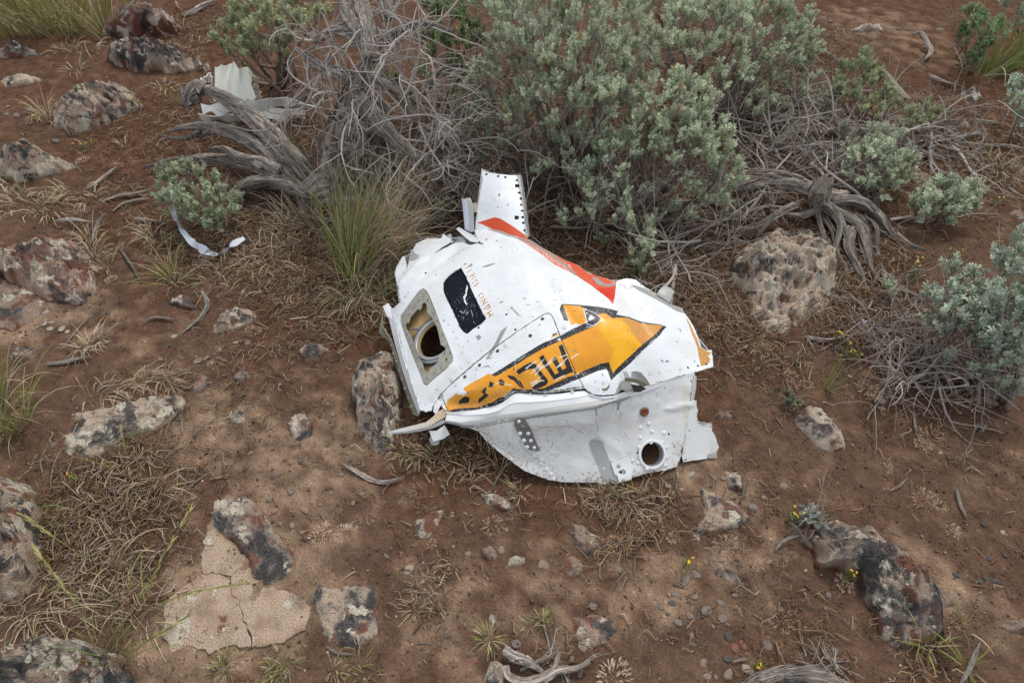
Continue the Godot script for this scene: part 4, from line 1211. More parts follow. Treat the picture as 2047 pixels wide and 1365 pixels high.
	var bar := v2([-.005, -.012, 0, -.003, 0.011, -.001, 0.03, -.006, 0.035, -.019, 0.053, -.063, 0.073, -.108, 0.07, -.125, 0.061, -.125, 0.053, -.119, 0.034, -.115, 0.021, -.078, 0.008, -.046])
	part("grey_bar", sheet_mesh(face, bar, [circle2(v2([0.012, -.014])[0], 0.0052, 10), circle2(v2([0.016, -.035])[0], 0.0028, 8), circle2(v2([0.036, -.082])[0], 0.0042, 8)], 0.012, 0.003, 0.0036), plain(0.40, 0.41, 0.41, 0.5, 0.2), w)
	var patch := v2([0.055, -.068, 0.077, -.061, 0.099, -.053, 0.106, -.052, 0.11, -.064, 0.116, -.081, 0.113, -.096, 0.111, -.112, 0.091, -.117, 0.075, -.121, 0.072, -.102, 0.065, -.098])
	var pnotch := v2([0.072, -.092, 0.079, -.086, 0.09, -.084, 0.096, -.09, 0.094, -.097, 0.083, -.098])
	part("patch_plate", sheet_mesh(face, patch, [pnotch], 0.01, 0.005, 0.008), M.white, w)
	rivets(v2([0.076, -.075, 0.088, -.113]), face, rivet_mesh(), M.bare, w, 0.008)
	var bolt_at: Vector2 = v2([0.15, 0.072])[0]
	var bolt := part("red_bolt", lathe(PackedVector2Array([Vector2(0.0105, -0.001), Vector2(0.0105, 0.005), Vector2(0.009, 0.0065), Vector2(0.0075, 0.0065), Vector2(0.0065, 0.004), Vector2(0.0001, 0.004)]), 18), plain(0.23, 0.045, 0.018, 0.45), w)
	bolt.transform = Transform3D(facing(face.normal(bolt_at), 0, Vector3.ONE), face.at(bolt_at))
	var collar := part("bolt_collar", lathe(PackedVector2Array([Vector2(0.014, -0.001), Vector2(0.014, 0.002), Vector2(0.0105, 0.0026)]), 18), steel_dark, w)
	collar.transform = bolt.transform
	# rivets of the front face
	rivets(v2([0.061, 0.097, 0.11, 0.11, 0.138, 0.114, 0.188, 0.122, 0.228, 0.129, 0.074, 0.068, 0.083, 0.038, 0.095, 0.008, 0.101, -.014, 0.23, 0.099, 0.232, 0.07, 0.234, 0.039, 0.237, 0.011, 0.236, -.017, 0.237, -.044, 0.237, -.074, 0.19, 0.092, 0.119, 0.085, 0.133, 0.05, 0.108, -.038, 0.151, -.095, 0.128, -.102, 0.2, -.088, 0.251, -.045, 0.251, -.017, 0.25, 0.031]), face, rm, rim_mat, w, 0.0002)
	rivets(v2([0.165, 0.038, 0.141, 0.028, 0.174, 0.016, 0.14, 0, 0.208, 0.011, 0.137, -.027, 0.17, -.014, 0.19, -.013, 0.202, -.014, 0.215, -.028, 0.214, -.056, 0.21, -.078, 0.181, -.085, 0.156, -.087, 0.116, -.062, 0.113, -.082, 0.132, -.069]), face, rivet_mesh(), M.white, w, 0.0)
	rivets(v2([-.147, -.041, -.156, -.047, -.135, -.059, -.137, -.07, -.121, -.085, -.11, -.098, -.102, -.112, -.218, -.055, -.182, -.02]), face, rivet_mesh(), M.white, w, 0.0)

func build_far_wreck() -> void:
	var w := thing("aircraft_fragment", "bent cream-white sheet metal fragment lying behind the bare grey branches", "wreckage")
	var cream := plain(0.88, 0.88, 0.79, 0.5)
	var bright := plain(0.9, 0.91, 0.88, 0.45)
	part("upright_plate", loft([v3([-1.376, 0.2, -3.084, -1.334, 0.21, -3.088, -1.292, 0.215, -3.093, -1.246, 0.21, -3.068, -1.206, 0.2, -3.049]), v3([-1.384, 0.15, -3.043, -1.338, 0.155, -3.043, -1.292, 0.16, -3.033, -1.244, 0.155, -3.019, -1.199, 0.15, -3.009]), v3([-1.397, 0.1, -3.002, -1.346, 0.085, -2.978, -1.297, 0.08, -2.974, -1.244, 0.085, -2.988, -1.187, 0.1, -2.983])].map(func(l): return rumple(l)), 26, 0.004, 1.0, true), cream, w)
	part("side_flap", loft([v3([-1.431, 0.17, -2.979, -1.404, 0.2, -2.966, -1.378, 0.22, -2.963, -1.357, 0.22, -2.983]), v3([-1.463, 0.1, -3.036, -1.442, 0.11, -3.021, -1.408, 0.12, -2.996, -1.376, 0.13, -2.972])].map(func(l): return rumple(l)), 16, 0.004, 1.0, true), cream, w)
	part("rolled_edge", loft([v3([-1.124, 0.3, -2.825, -1.138, 0.25, -2.873, -1.164, 0.17, -2.931, -1.176, 0.11, -2.968]), v3([-1.113, 0.27, -2.86, -1.125, 0.22, -2.901, -1.148, 0.15, -2.947, -1.171, 0.09, -3.002])].map(func(l): return rumple(l)), 16, 0.004, 1.0, true), cream, w)
	part("tray", loft([v3([-1.441, 0.09, -2.96, -1.377, 0.1, -2.936, -1.319, 0.1, -2.927, -1.263, 0.1, -2.945, -1.191, 0.1, -2.978, -1.071, 0.1, -2.964, -.976, 0.1, -2.95, -.889, 0.1, -2.941]), v3([-1.43, 0.07, -2.895, -1.388, 0.06, -2.927, -1.333, 0.06, -2.932, -1.273, 0.06, -2.941, -1.198, 0.06, -2.964, -1.084, 0.06, -2.974, -.99, 0.06, -2.974, -.898, 0.06, -2.983])].map(func(l): return rumple(l)), 40, 0.004, 1.0, true), bright, w)
	part("tray_side", loft([v3([-1.448, 0.055, -2.937, -1.391, 0.055, -2.932, -1.336, 0.055, -2.937, -1.276, 0.055, -2.946, -1.201, 0.055, -2.969, -1.086, 0.055, -2.978, -.992, 0.055, -2.978]), v3([-1.468, 0.01, -2.945, -1.407, 0.01, -2.94, -1.352, 0.01, -2.945, -1.289, 0.01, -2.945, -1.208, 0.01, -2.949, -1.082, 0.01, -2.963, -.989, 0.01, -2.972])].map(func(l): return rumple(l)), 40, 0.004, 1.0, true), cream, w)

func rumple(line: Array) -> Array:   # a torn edge or a buckled row of sheet metal
	var out := []
	for p in even_line(line, 13, false):
		out.append(p + Vector3(R.randfn(0, 0.006), R.randfn(0, 0.007), R.randfn(0, 0.009)))
	return out

func build_ribbon() -> void:
	var mid := even_line(v3([-1.25, 0.2, -2.109, -1.25, 0.17, -2.09, -1.26, 0.12, -2.082, -1.27, 0.07, -2.096, -1.239, 0.05, -2.055, -1.201, 0.03, -2.02, -1.155, 0.02, -1.988, -1.121, 0.012, -1.975, -1.09, 0.012, -1.969, -1.066, 0.02, -1.985, -1.041, 0.03, -2.014, -1.009, 0.035, -2.038]), 60)
	var mb := Mb.new()
	var half := radii([0.006, 0.010, 0.009, 0.008, 0.010, 0.012, 0.015, 0.018, 0.012, 0.016, 0.015, 0.008], 60)
	for i in 60:
		var d := (mid[mini(i + 1, 59)] - mid[maxi(i - 1, 0)]).normalized()
		var side := d.cross(Vector3.UP).normalized()
		var tilt := 0.9 * sin(i * 0.23) + 0.4 * sin(i * 0.61)
		side = side.rotated(d, tilt)
		mb.vert(mid[i] - side * half[i])
		mb.vert(mid[i] + side * half[i])
	for i in 59:
		mb.quad(i * 2, i * 2 + 2, i * 2 + 3, i * 2 + 1)
	var m := plain(0.72, 0.76, 0.85, 0.6)
	m.backlight_enabled = true
	m.backlight = Color(0.3, 0.3, 0.3)
	tag(part("ribbon", mb.mesh(), m, self), "long pale blue-white plastic ribbon trailing out of a small sagebrush", "ribbon")


# ---------------------------------------------------------------- ground
func blob(list: Array, x: float, z: float) -> float:
	var s := 0.0
	for b: Vector4 in list:
		var dx := x - b.x
		var dz := z - b.y
		var r2 := (dx * dx + dz * dz) / (b.z * b.z)
		if r2 < 1.0:
			s = maxf(s, b.w * (1.0 - r2) * (1.0 - r2) * 1.6)
	return minf(s, 1.0)

func build_ground() -> void:
	# pale dry crust and dust
	var dust: Array = v4([-.67, -.7, 0.284, 0.95, -.707, -.614, 0.214, 0.9, -.555, -.626, 0.144, 0.8, -1.674, -1.638, 0.187, 0.8, -1.538, -1.638, 0.102, 0.5, -.59, -.777, 0.153, 0.55, -.485, -.832, 0.156, 0.35, 0.378, -.7, 0.21, 0.42, 0.277, -.675, 0.159, 0.36, 0.572, -.738, 0.188, 0.32, 0.579, -1.011, 0.181, 0.45, 0.501, -1.044, 0.127, 0.4, 1.063, -.687, 0.098, 0.6, 1.056, -.818, 0.142, 0.3, 0.705, -.86, 0.118, 0.3, -.825, -1.111, 0.23, 0.3, -.554, -.98, 0.165, 0.25, 2.118, -3.986, 0.575, 0.3, 2.244, -3.664, 0.407, 0.25, -.806, -.557, 0.139, 0.6, -1.612, -1.686, 0.121, 0.6, 1.157, -.626, 0.132, 0.3, -1.182, -1.5, 0.196, 0.15, -.147, -.614, 0.31, 0.22, -.599, -1.06, 0.339, 0.5, -.89, -1.181, 0.265, 0.5, -.581, -.738, 0.251, 0.6, -.395, -.675, 0.171, 0.3, 0.093, -.675, 0.244, 0.25, 0.83, -1.111, 0.23, 0.15, -1.456, -1.686, 0.276, 0.3, 1.333, -1.111, 0.23, 0.2, 0.774, -1.952, 0.112, 0.2])
	# dark red-brown leaf mould under the brush
	var mould: Array = v4([-.249, -2.262, 0.665, 1, 0.361, -2.33, 0.737, 1, 0.769, -1.841, 0.469, 0.8, -.747, -2.132, 0.468, 0.9, -.449, -1.638, 0.289, 0.8, -.8, -1.686, 0.294, 0.55, -1.596, -2.837, 0.69, 0.75, -1.545, -2.228, 0.439, 0.5, 1.29, -2.709, 0.671, 0.8, 1.328, -1.841, 0.379, 0.8, 1.297, -1.372, 0.267, 0.6, -.178, -1.111, 0.273, 0.95, 0.078, -.98, 0.206, 0.6, 0.319, -.934, 0.203, 0.6, -1.1, -.904, 0.281, 0.8, -1.715, -3.919, 0.568, 0.7, 2.284, -3.165, 0.641, 0.5, 0.746, -1.5, 0.245, 0.4, 1.765, -2.262, 0.322, 0.4, 0.647, -.949, 0.19, 0.3, -.313, -1.841, 0.361, 0.7, 0.288, -1.5, 0.572, 1, 0.529, -1.199, 0.178, 0.35, 0.873, -.738, 0.075, 0.7, -1.305, -1.841, 0.271, 0.4, 0.965, -.568, 0.105, 0.5])
	var xs := PackedFloat32Array()
	var zs := PackedFloat32Array()
	for e in [-120.0, -60.0, -30.0, -15.0, -9.0, -6.5, -5.2]:
		xs.push_back(e)
	var x := -4.4
	while x < 4.4:
		xs.push_back(x)
		x += 0.013 if absf(x) < 1.9 else 0.022
	for e in [4.4, 5.2, 6.5, 9.0, 15.0, 30.0, 60.0, 120.0]:
		xs.push_back(e)
	for e in [-160.0, -80.0, -40.0, -20.0, -12.0, -9.0, -7.5, -6.6, -6.2]:
		zs.push_back(e)
	var z := -5.9
	while z < 0.4:
		zs.push_back(z)
		z += 0.026 if z < -3.0 else 0.013
	for e in [0.4, 0.8, 1.5, 3.0, 6.0, 12.0, 30.0, 80.0]:
		zs.push_back(e)
	var mb := Mb.new()
	var w := xs.size()
	var base := Color(0.186, 0.119, 0.084)
	var red := Color(0.176, 0.086, 0.050)
	var pale := Color(0.45, 0.32, 0.22)
	for zz in zs:
		for xx in xs:
			var near := absf(xx) < 4.5 and zz > -6.0 and zz < 0.5
			var y := gh(xx, zz)
			var n1 := NA.get_noise_2d(xx * 2.3 + 7.0, zz * 2.3)
			var c := base
			if near:
				var n2 := NB.get_noise_2d(xx * 30.0, zz * 30.0)
				var n3 := NB.get_noise_2d(xx * 9.0 + 50.0, zz * 9.0)
				var m := clampf(blob(mould, xx, zz) + n3 * 0.5, 0, 1)
				var d := clampf(blob(dust, xx, zz) * 1.1 + n3 * 0.65 + n1 * 0.2 - 0.08, 0, 1)
				c = base.lerp(red, clampf(0.12 + 0.25 * clampf(-zz - 2.0, 0, 1.5) + n1 * 0.3, 0, 1))
				c = c.lerp(red * 0.85, m * 0.75)
				c = c.lerp(pale, d * d * (3.0 - 2.0 * d) * 0.85)
				c = c * (1.0 + 0.34 * n2 + 0.22 * n3)
				y += 0.0035 * n2 * (0.5 + m) + 0.005 * n3
			mb.vert(Vector3(xx, y, zz), c)
	for j in zs.size() - 1:
		for i in w - 1:
			var a := j * w + i
			mb.quad(a, a + 1, a + w + 1, a + w)
	part("ground", mb.mesh(), M.soil, self, "structure")

# ---------------------------------------------------------------- rocks
func rock_mesh(foot: PackedVector2Array, c: Vector2, h: float, seed_: int, dusty: float, rough := 1.0) -> ArrayMesh:
	var ring: Array = []
	for p in foot:
		ring.append(Vector3(p.x - c.x, 0, p.y - c.y))
	ring.append(ring[0])
	var size := 0.0
	for p: Vector3 in ring:
		size = maxf(size, p.length())
	var N := clampi(int(size * 620.0), 32, 150)
	var K := clampi(int(size * 210.0), 8, 52)
	for k in ring.size():
		ring[k] *= 1.10
	var rim := even_line(ring, N + 1, false)
	var off := Vector3(seed_ * 3.7, seed_ * 1.3, seed_ * 2.1)
	for j in N:   # ragged outline
		var p := off + rim[j]
		rim[j] *= 1.0 + rough * (0.10 * NB.get_noise_3dv(p * 9.0) + 0.05 * NB.get_noise_3dv(p * 30.0 + Vector3(0, 4, 0)))
	rim[N] = rim[0]
	var planes := []
	for k in 7:   # broken faces
		var an := R.randf() * TAU
		planes.append(Vector4(cos(an), sin(an), R.randf_range(0.35, 1.5), R.randf_range(0.86, 1.25)))
	var mb := Mb.new()
	var dirt := Color(0.52, 0.36, 0.27)
	for k in K + 1:
		var s := sin(float(k) / K * PI * 0.47) / sin(PI * 0.47)
		for j in N:
			var q := rim[j] * s
			var top := pow(maxf(1.0 - pow(s, 4.5), 0.0), 0.5)
			var cut := 1.2
			for pl: Vector4 in planes:
				cut = minf(cut, pl.w - (q.x * pl.x + q.z * pl.y) / size * pl.z)
			cut = maxf(cut, 0.25)
			var p := off + Vector3(q.x, 0, q.z)
			var lump := NB.get_noise_3dv(p * 6.0) * 0.24 + NB.get_noise_3dv(p * 16.0) * 0.16
			var ridge := 0.5 - absf(NB.get_noise_3dv(p * 11.0 + Vector3(9, 0, 0))) * 2.0
			var y := h * top * (cut + lump + 0.34 * ridge) + (NB.get_noise_3dv(p * 42.0) * 0.009 + NB.get_noise_3dv(p * 120.0) * 0.0035) * rough * minf(1.0, top * 2.0)
			y -= 0.012 * pow(s, 6.0)
			var dust_ := clampf((s - 0.80) * 3.6 + NB.get_noise_3dv(p * 20.0) * 1.3 - 0.22 + dusty, 0, 1) * 0.9
			mb.vert(Vector3(q.x, y, q.z), Color.WHITE.lerp(dirt, dust_))
	for j in N:
		mb.vert(rim[j] * 1.02 + Vector3(0, -0.06, 0), dirt)
	for k in K + 1:
		for j in N:
			var a := k * N + j
			var b := k * N + (j + 1) % N
			mb.tri(a, a + N, b + N)
			mb.tri(a, b + N, b)
	# orientation: flip when the outline ran the other way
	var area := 0.0
	for j in N:
		area += rim[j].x * rim[(j + 1) % N].z - rim[j].z * rim[(j + 1) % N].x
	if area < 0.0:
		for i in range(0, mb.ix.size(), 3):
			var t := mb.ix[i]
			mb.ix[i] = mb.ix[i + 1]
			mb.ix[i + 1] = t
	return mb.mesh()

var rock_count := 0
func rock(foot: PackedVector2Array, h: float, kind: int, label: String, dusty := 0.0) -> void:
	rock_count += 1
	var c := Vector2.ZERO
	for p in foot:
		c += p / foot.size()
	var o := part("rock", rock_mesh(foot, c, h * (0.62 if h < 0.1 else 0.82), rock_count, dusty), M.rock[kind], self, "", Vector3(c.x, gh(c.x, c.y), c.y))
	tag(o, label, "rock", "rocks half buried in the soil")

func crust_plate(foot: PackedVector2Array, label: String) -> void:
	var heart: Vector2 = PackedVector2Array([Vector2(-0.706, -0.693)])[0]
	var fine := PackedVector2Array()
	for k in foot.size():
		var a := foot[k]
		var b := foot[(k + 1) % foot.size()]
		var n := maxi(1, int(a.distance_to(b) / 0.007))
		for i in n:
			var p := a.lerp(b, float(i) / n)
			p += Vector2(NB.get_noise_2d(p.x * 28.0, p.y * 28.0), NB.get_noise_2d(p.x * 28.0 + 50.0, p.y * 28.0)) * 0.010
			fine.push_back(Vector2(p.x, -p.y))
	if Geometry2D.is_polygon_clockwise(fine):
		fine.reverse()
	var flat := Sheet.new(Vector3(0, 0.004, 0), Vector3.RIGHT, Vector3.FORWARD, Vector3.UP, [], 0, 0, 0)
	var made := sheet_mesh(flat, fine, [], 0.012, 0.02, 0.0, Vector2.ZERO, Vector2.ONE, 0.006)
	var arr := made.surface_get_arrays(0)
	var vv: PackedVector3Array = arr[Mesh.ARRAY_VERTEX]
	var cc: PackedColorArray = arr[Mesh.ARRAY_COLOR]
	for i in vv.size():   # soil trodden over the slab away from its middle
		var d := Vector2(vv[i].x - heart.x, vv[i].z - heart.y).length() / 0.30
		var n := NB.get_noise_2d(vv[i].x * 14.0, vv[i].z * 14.0)
		cc[i] = Color(1.06, 1.05, 1.03).lerp(Color(0.46, 0.41, 0.37), clampf(d * d * 0.75 + n * 1.1 - 0.02, 0, 1))
	arr[Mesh.ARRAY_COLOR] = cc
	made = ArrayMesh.new()
	made.add_surface_from_arrays(Mesh.PRIMITIVE_TRIANGLES, arr)
	var o := part("crust_slab", made, M.crust, self)
	tag(o, label, "clay slab", "cracked plates of pale dried clay")

func build_rocks() -> void:
	rock(v2([-2.187, -3.038, -2.21, -3.107, -2.132, -3.177, -2.087, -3.297, -2.015, -3.29, -1.868, -3.188, -1.805, -3.083, -1.884, -2.984, -1.929, -2.889, -2.018, -2.859, -2.129, -2.91]), .15, 0, "boulder with grey lichen bands and a dark rusty top below the two stacked boulders")
	rock(v2([-2.303, -3.926, -2.279, -3.959, -2.185, -3.987, -2.107, -4.026, -1.989, -4.026, -1.915, -3.972, -1.906, -3.9, -2.013, -3.893, -2.154, -3.887, -2.296, -3.879]), .20, 1, "dark rust-topped boulder with an orange face beside the tall green grass")
	rock(v2([-2.16, -3.616, -2.08, -3.67, -1.974, -3.662, -1.85, -3.665, -1.746, -3.588, -1.604, -3.539, -1.614, -3.474, -1.773, -3.453, -1.956, -3.474, -2.055, -3.531, -2.135, -3.569]), .15, 3, "long low boulder patched black and grey just under the orange-faced boulder")
	rock(v2([-2.817, -3.703, -2.764, -3.711, -2.672, -3.715, -2.569, -3.683, -2.577, -3.657, -2.671, -3.633, -2.763, -3.639, -2.817, -3.647]), .09, 3, "dark flat rock under the drooping tall grass at the frame edge")
	rock(v2([-2.621, -3.404, -2.537, -3.407, -2.445, -3.392, -2.411, -3.361, -2.451, -3.331, -2.511, -3.31, -2.58, -3.31, -2.628, -3.361]), .05, 2, "small pale rock with a white lichen edge below the dark flat rock")
	rock(v2([-2.253, -2.625, -2.206, -2.654, -2.111, -2.66, -2.029, -2.623, -1.89, -2.564, -1.908, -2.534, -1.988, -2.498, -2.088, -2.455, -2.167, -2.486, -2.23, -2.528]), .14, 0, "boulder with a pale spotted rim beside three grey pebbles")
	rock(v2([-1.941, -2.001, -1.897, -2.033, -1.809, -2.078, -1.7, -2.048, -1.636, -2.017, -1.569, -1.96, -1.506, -1.869, -1.49, -1.79, -1.491, -1.732, -1.547, -1.726, -1.63, -1.738, -1.723, -1.796, -1.83, -1.849, -1.901, -1.894]), .13, 1, "large rust-red boulder with white lichen patches and grass at its edge")
	rock(v2([-1.871, -1.843, -1.837, -1.848, -1.724, -1.794, -1.617, -1.717, -1.625, -1.645, -1.674, -1.602, -1.763, -1.613]), .03, 4, "dusty brown sloping slab below the rust-red boulder", 0.35)
	rock(v2([-1.007, -1.63, -.986, -1.688, -.952, -1.688, -.884, -1.677, -.875, -1.64, -.919, -1.6, -.973, -1.585, -1.001, -1.574, -1.009, -1.605]), .08, 2, "pale rock with ragged black lichen beside a curved grey stick")
	rock(v2([-1.204, -1.723, -1.197, -1.75, -1.164, -1.76, -1.12, -1.734, -1.093, -1.694, -1.133, -1.698, -1.174, -1.708]), .05, 1, "small rock with a rusty flank under the green grass tuft")
	rock(v2([-1.635, -1.481, -1.604, -1.498, -1.556, -1.497, -1.549, -1.459, -1.583, -1.452, -1.621, -1.454]), .05, 4, "small brown rock beside the flat driftwood stick")
	rock(v2([-1.338, -1.241, -1.25, -1.257, -1.128, -1.295, -1.028, -1.311, -1.01, -1.277, -1.013, -1.237, -1.058, -1.182, -1.127, -1.144, -1.142, -1.1, -1.17, -1.09, -1.247, -1.087, -1.34, -1.115, -1.315, -1.155, -1.285, -1.198]), .07, 2, "wide pale slab blotched grey and rust in front of the dry root strands")
	rock(v2([-.996, -1.389, -.967, -1.392, -.933, -1.349, -.951, -1.328, -.967, -1.317, -.988, -1.314, -.994, -1.35]), .04, 4, "small brown knob between the wide pale slab and a dried plant", 0.15)
	rock(v2([-.881, -1.384, -.862, -1.397, -.842, -1.403, -.823, -1.384, -.835, -1.369, -.858, -1.36]), .03, 4, "small low rock with rusty foot beside a thin straw", 0.2)
	rock(v2([-.852, -1.228, -.842, -1.243, -.826, -1.247, -.806, -1.244, -.788, -1.233, -.796, -1.211, -.813, -1.203, -.834, -1.207]), .03, 2, "round pale stone with a dark blot in the middle")
	rock(v2([-.674, -1.209, -.659, -1.243, -.631, -1.254, -.609, -1.224, -.589, -1.187, -.588, -1.155, -.615, -1.135, -.647, -1.158]), .04, 1, "small reddish rock with a pale tip between two bare soil patches")
	rock(v2([-.494, -1.356, -.485, -1.437, -.446, -1.477, -.399, -1.476, -.365, -1.445, -.363, -1.393, -.347, -1.326, -.333, -1.215, -.348, -1.17, -.337, -1.125, -.379, -1.111, -.417, -1.133, -.456, -1.185, -.468, -1.262, -.487, -1.318]), .11, 0, "tall two-toned boulder that the window side of the wreck leans on")
	rock(v2([-.696, -1.483, -.68, -1.51, -.624, -1.521, -.598, -1.502, -.615, -1.463, -.674, -1.452]), .04, 3, "small dark speckled rock left of the leaning boulder")
	rock(v2([-.805, -.909, -.798, -.952, -.777, -.976, -.722, -.961, -.659, -.909, -.623, -.854, -.584, -.82, -.555, -.79, -.552, -.749, -.577, -.722, -.613, -.712, -.649, -.734, -.668, -.781, -.713, -.82, -.76, -.851, -.788, -.879]), .045, 3, "rock with black lichen and a rusty end sticking out of pale clay")
	rock(v2([-.5, -.697, -.486, -.712, -.425, -.703, -.385, -.714, -.347, -.71, -.324, -.693, -.328, -.651, -.314, -.603, -.324, -.57, -.376, -.565, -.426, -.568, -.451, -.594, -.461, -.635, -.487, -.663]), .045, 0, "squarish rock mottled black, rust and pale right of the cracked clay")
	rock(v2([-1.377, -.832, -1.377, -.985, -1.32, -.982, -1.284, -.945, -1.257, -.894, -1.208, -.796, -1.183, -.728, -1.187, -.695, -1.225, -.681, -1.277, -.681]), .12, 0, "big spotted boulder cut by the frame beside dead grass")
	rock(v2([-1.187, -.485, -1.148, -.539, -1.105, -.552, -1.045, -.556, -.961, -.556, -.906, -.54, -.892, -.515, -.868, -.493, -.872, -.456, -.951, -.411, -1.115, -.411]), .15, 3, "large black boulder with cream lichen spots in the bottom corner")
	rock(v2([-.26, -.891, -.238, -.897, -.224, -.909, -.215, -.922, -.184, -.922, -.185, -.898, -.196, -.866, -.205, -.838, -.232, -.835, -.253, -.838]), .02, 2, "thin flat stone with a pale forked end and a black spot", 0.05)
	rock(v2([-.085, -.97, -.039, -.967, -.007, -.943, 0.013, -.924, 0.007, -.908, -.038, -.92, -.073, -.938]), .03, 3, "dark pointed stone with orange lichen just below the wreck")
	rock(v2([0.155, -.88, 0.18, -.88, 0.197, -.862, 0.213, -.849, 0.249, -.834, 0.227, -.814, 0.206, -.801, 0.186, -.786, 0.163, -.819]), .04, 4, "triangular brown stone with a black streak")
	rock(v2([0.128, -.781, 0.151, -.804, 0.194, -.788, 0.194, -.753, 0.171, -.738, 0.148, -.735, 0.121, -.753]), .02, 4, "flat greyish stone sunk in dust under the triangular stone", 0.25)
	rock(v2([0.15, -.632, 0.191, -.64, 0.244, -.628, 0.254, -.604, 0.22, -.573, 0.173, -.55, 0.152, -.558, 0.145, -.6]), .03, 1, "rounded stone with a rusty centre and a pale rim near the driftwood")
	rock(v2([-.051, -.526, -.038, -.529, -.015, -.524, -.008, -.51, -.022, -.479, -.066, -.479, -.058, -.506]), .055, 2, "upright pale stone at the fork of the bottom driftwood branch")
	rock(v2([-.08, -.805, -.068, -.812, -.056, -.814, -.043, -.803, -.035, -.785, -.045, -.772, -.058, -.774, -.073, -.787]), .028, 4, "smooth pinkish cobble with a small pebble at its side")
	rock(v2([-.02, -.764, -.007, -.782, 0.015, -.785, 0.036, -.784, 0.033, -.772, 0.016, -.762, -.007, -.759]), .028, 2, "grey and white angular cobble near the pinkish one")
	rock(v2([0.514, -1.01, 0.546, -.997, 0.572, -.959, 0.605, -.94, 0.638, -.902, 0.629, -.878, 0.567, -.866, 0.507, -.852, 0.475, -.817, 0.468, -.855, 0.512, -.902, 0.516, -.959]), .035, 0, "flat lichen-covered rock with a branching outline below the torn white corner", 0.08)
	rock(v2([0.598, -1.043, 0.622, -1.035, 0.637, -1.018, 0.642, -.997, 0.625, -.972, 0.599, -.994, 0.59, -1.021]), .035, 2, "clean pale oval stone next to a short twig")
	rock(v2([0.505, -.784, 0.533, -.77, 0.569, -.736, 0.572, -.713, 0.541, -.711, 0.521, -.736, 0.505, -.754]), .012, 4, "flat reddish stone lying level with the dusty soil", 0.1)
	rock(v2([0.806, -.856, 0.833, -.871, 0.861, -.88, 0.887, -.868, 0.909, -.856, 0.935, -.868, 0.954, -.848, 0.973, -.812, 0.989, -.791, 1.01, -.746, 1.025, -.696, 1.03, -.652, 1.005, -.598, 0.941, -.573, 0.892, -.57, 0.868, -.589, 0.868, -.632, 0.864, -.677, 0.856, -.722, 0.836, -.748, 0.808, -.753, 0.774, -.751, 0.783, -.793]), .12, 3, "long black-lichened rock with a split head and yellow flowers at its side")
	rock(v2([1.014, -.754, 1.038, -.712, 1.091, -.684, 1.088, -.666, 1.034, -.648, 1.027, -.678]), .03, 4, "dusty tan apron of stone beside the long black-lichened rock", 0.4)
	rock(v2([0.846, -1.205, 0.859, -1.241, 0.904, -1.272, 0.933, -1.257, 0.95, -1.205, 0.964, -1.147, 0.956, -1.11, 0.889, -1.107, 0.872, -1.132, 0.862, -1.168]), .075, 2, "pale upright rock with orange and grey stains standing alone on bare soil")
	rock(v2([0.952, -2.067, 1.017, -2.104, 1.096, -2.114, 1.158, -2.106, 1.218, -2.069, 1.189, -1.958, 1.155, -1.834, 1.127, -1.753, 1.077, -1.695, 0.987, -1.636, 0.904, -1.597, 0.844, -1.601, 0.844, -1.705, 0.832, -1.777, 0.807, -1.85, 0.84, -1.958, 0.905, -2.02]), .135, 2, "large pale hollowed boulder under the grey roots")
	rock(v2([2.013, -2.913, 2.054, -2.937, 2.121, -2.931, 2.141, -2.887, 2.11, -2.863, 2.027, -2.87]), .08, 4, "round tan stone behind scattered grey sticks")
	rock(v2([1.68, -2.526, 1.75, -2.552, 1.793, -2.5, 1.772, -2.44, 1.71, -2.447]), .05, 4, "dark-topped brown rock between two sagebrush tufts")
	rock(v2([1.946, -3.972, 2.016, -4.014, 2.129, -3.998, 2.114, -3.964, 2.032, -3.946, 1.963, -3.946]), .05, 0, "low grey rock on the open soil behind the biggest sagebrush")
	rock(v2([2.231, -3.208, 2.315, -3.272, 2.321, -3.184, 2.261, -3.115, 2.217, -3.129]), .05, 0, "mottled stone beneath the shaded corner bush")
	rock(v2([1.155, -.611, 1.18, -.623, 1.213, -.627, 1.239, -.615, 1.226, -.598, 1.179, -.598]), .03, 4, "pinkish flat stone at the frame edge on bare soil")
	rock(v2([0.605, -1.237, 0.627, -1.262, 0.654, -1.254, 0.664, -1.235, 0.651, -1.217, 0.611, -1.22]), .02, 4, "small dusty stone right of the torn white plate", 0.1)
	rock(v2([1.367, -1.195, 1.384, -1.209, 1.405, -1.214, 1.407, -1.193, 1.389, -1.176, 1.37, -1.172]), .022, 3, "lone dark bluish stone under the grey-green bush")
	rock(v2([1.985, -2.23, 2.036, -2.264, 2.065, -2.218, 2.014, -2.196]), .03, 1, "small rusty stone behind the edge bush")
	crust_plate(PackedVector2Array([Vector2(-0.799, -0.904), Vector2(-0.744, -0.849), Vector2(-0.674, -0.809), Vector2(-0.674, -0.791), Vector2(-0.68, -0.772), Vector2(-0.691, -0.747), Vector2(-0.701, -0.738), Vector2(-0.719, -0.739), Vector2(-0.744, -0.74), Vector2(-0.772, -0.742), Vector2(-0.79, -0.777), Vector2(-0.801, -0.832)]), "upper plate of cracked pale clay around the black-lichened rock")
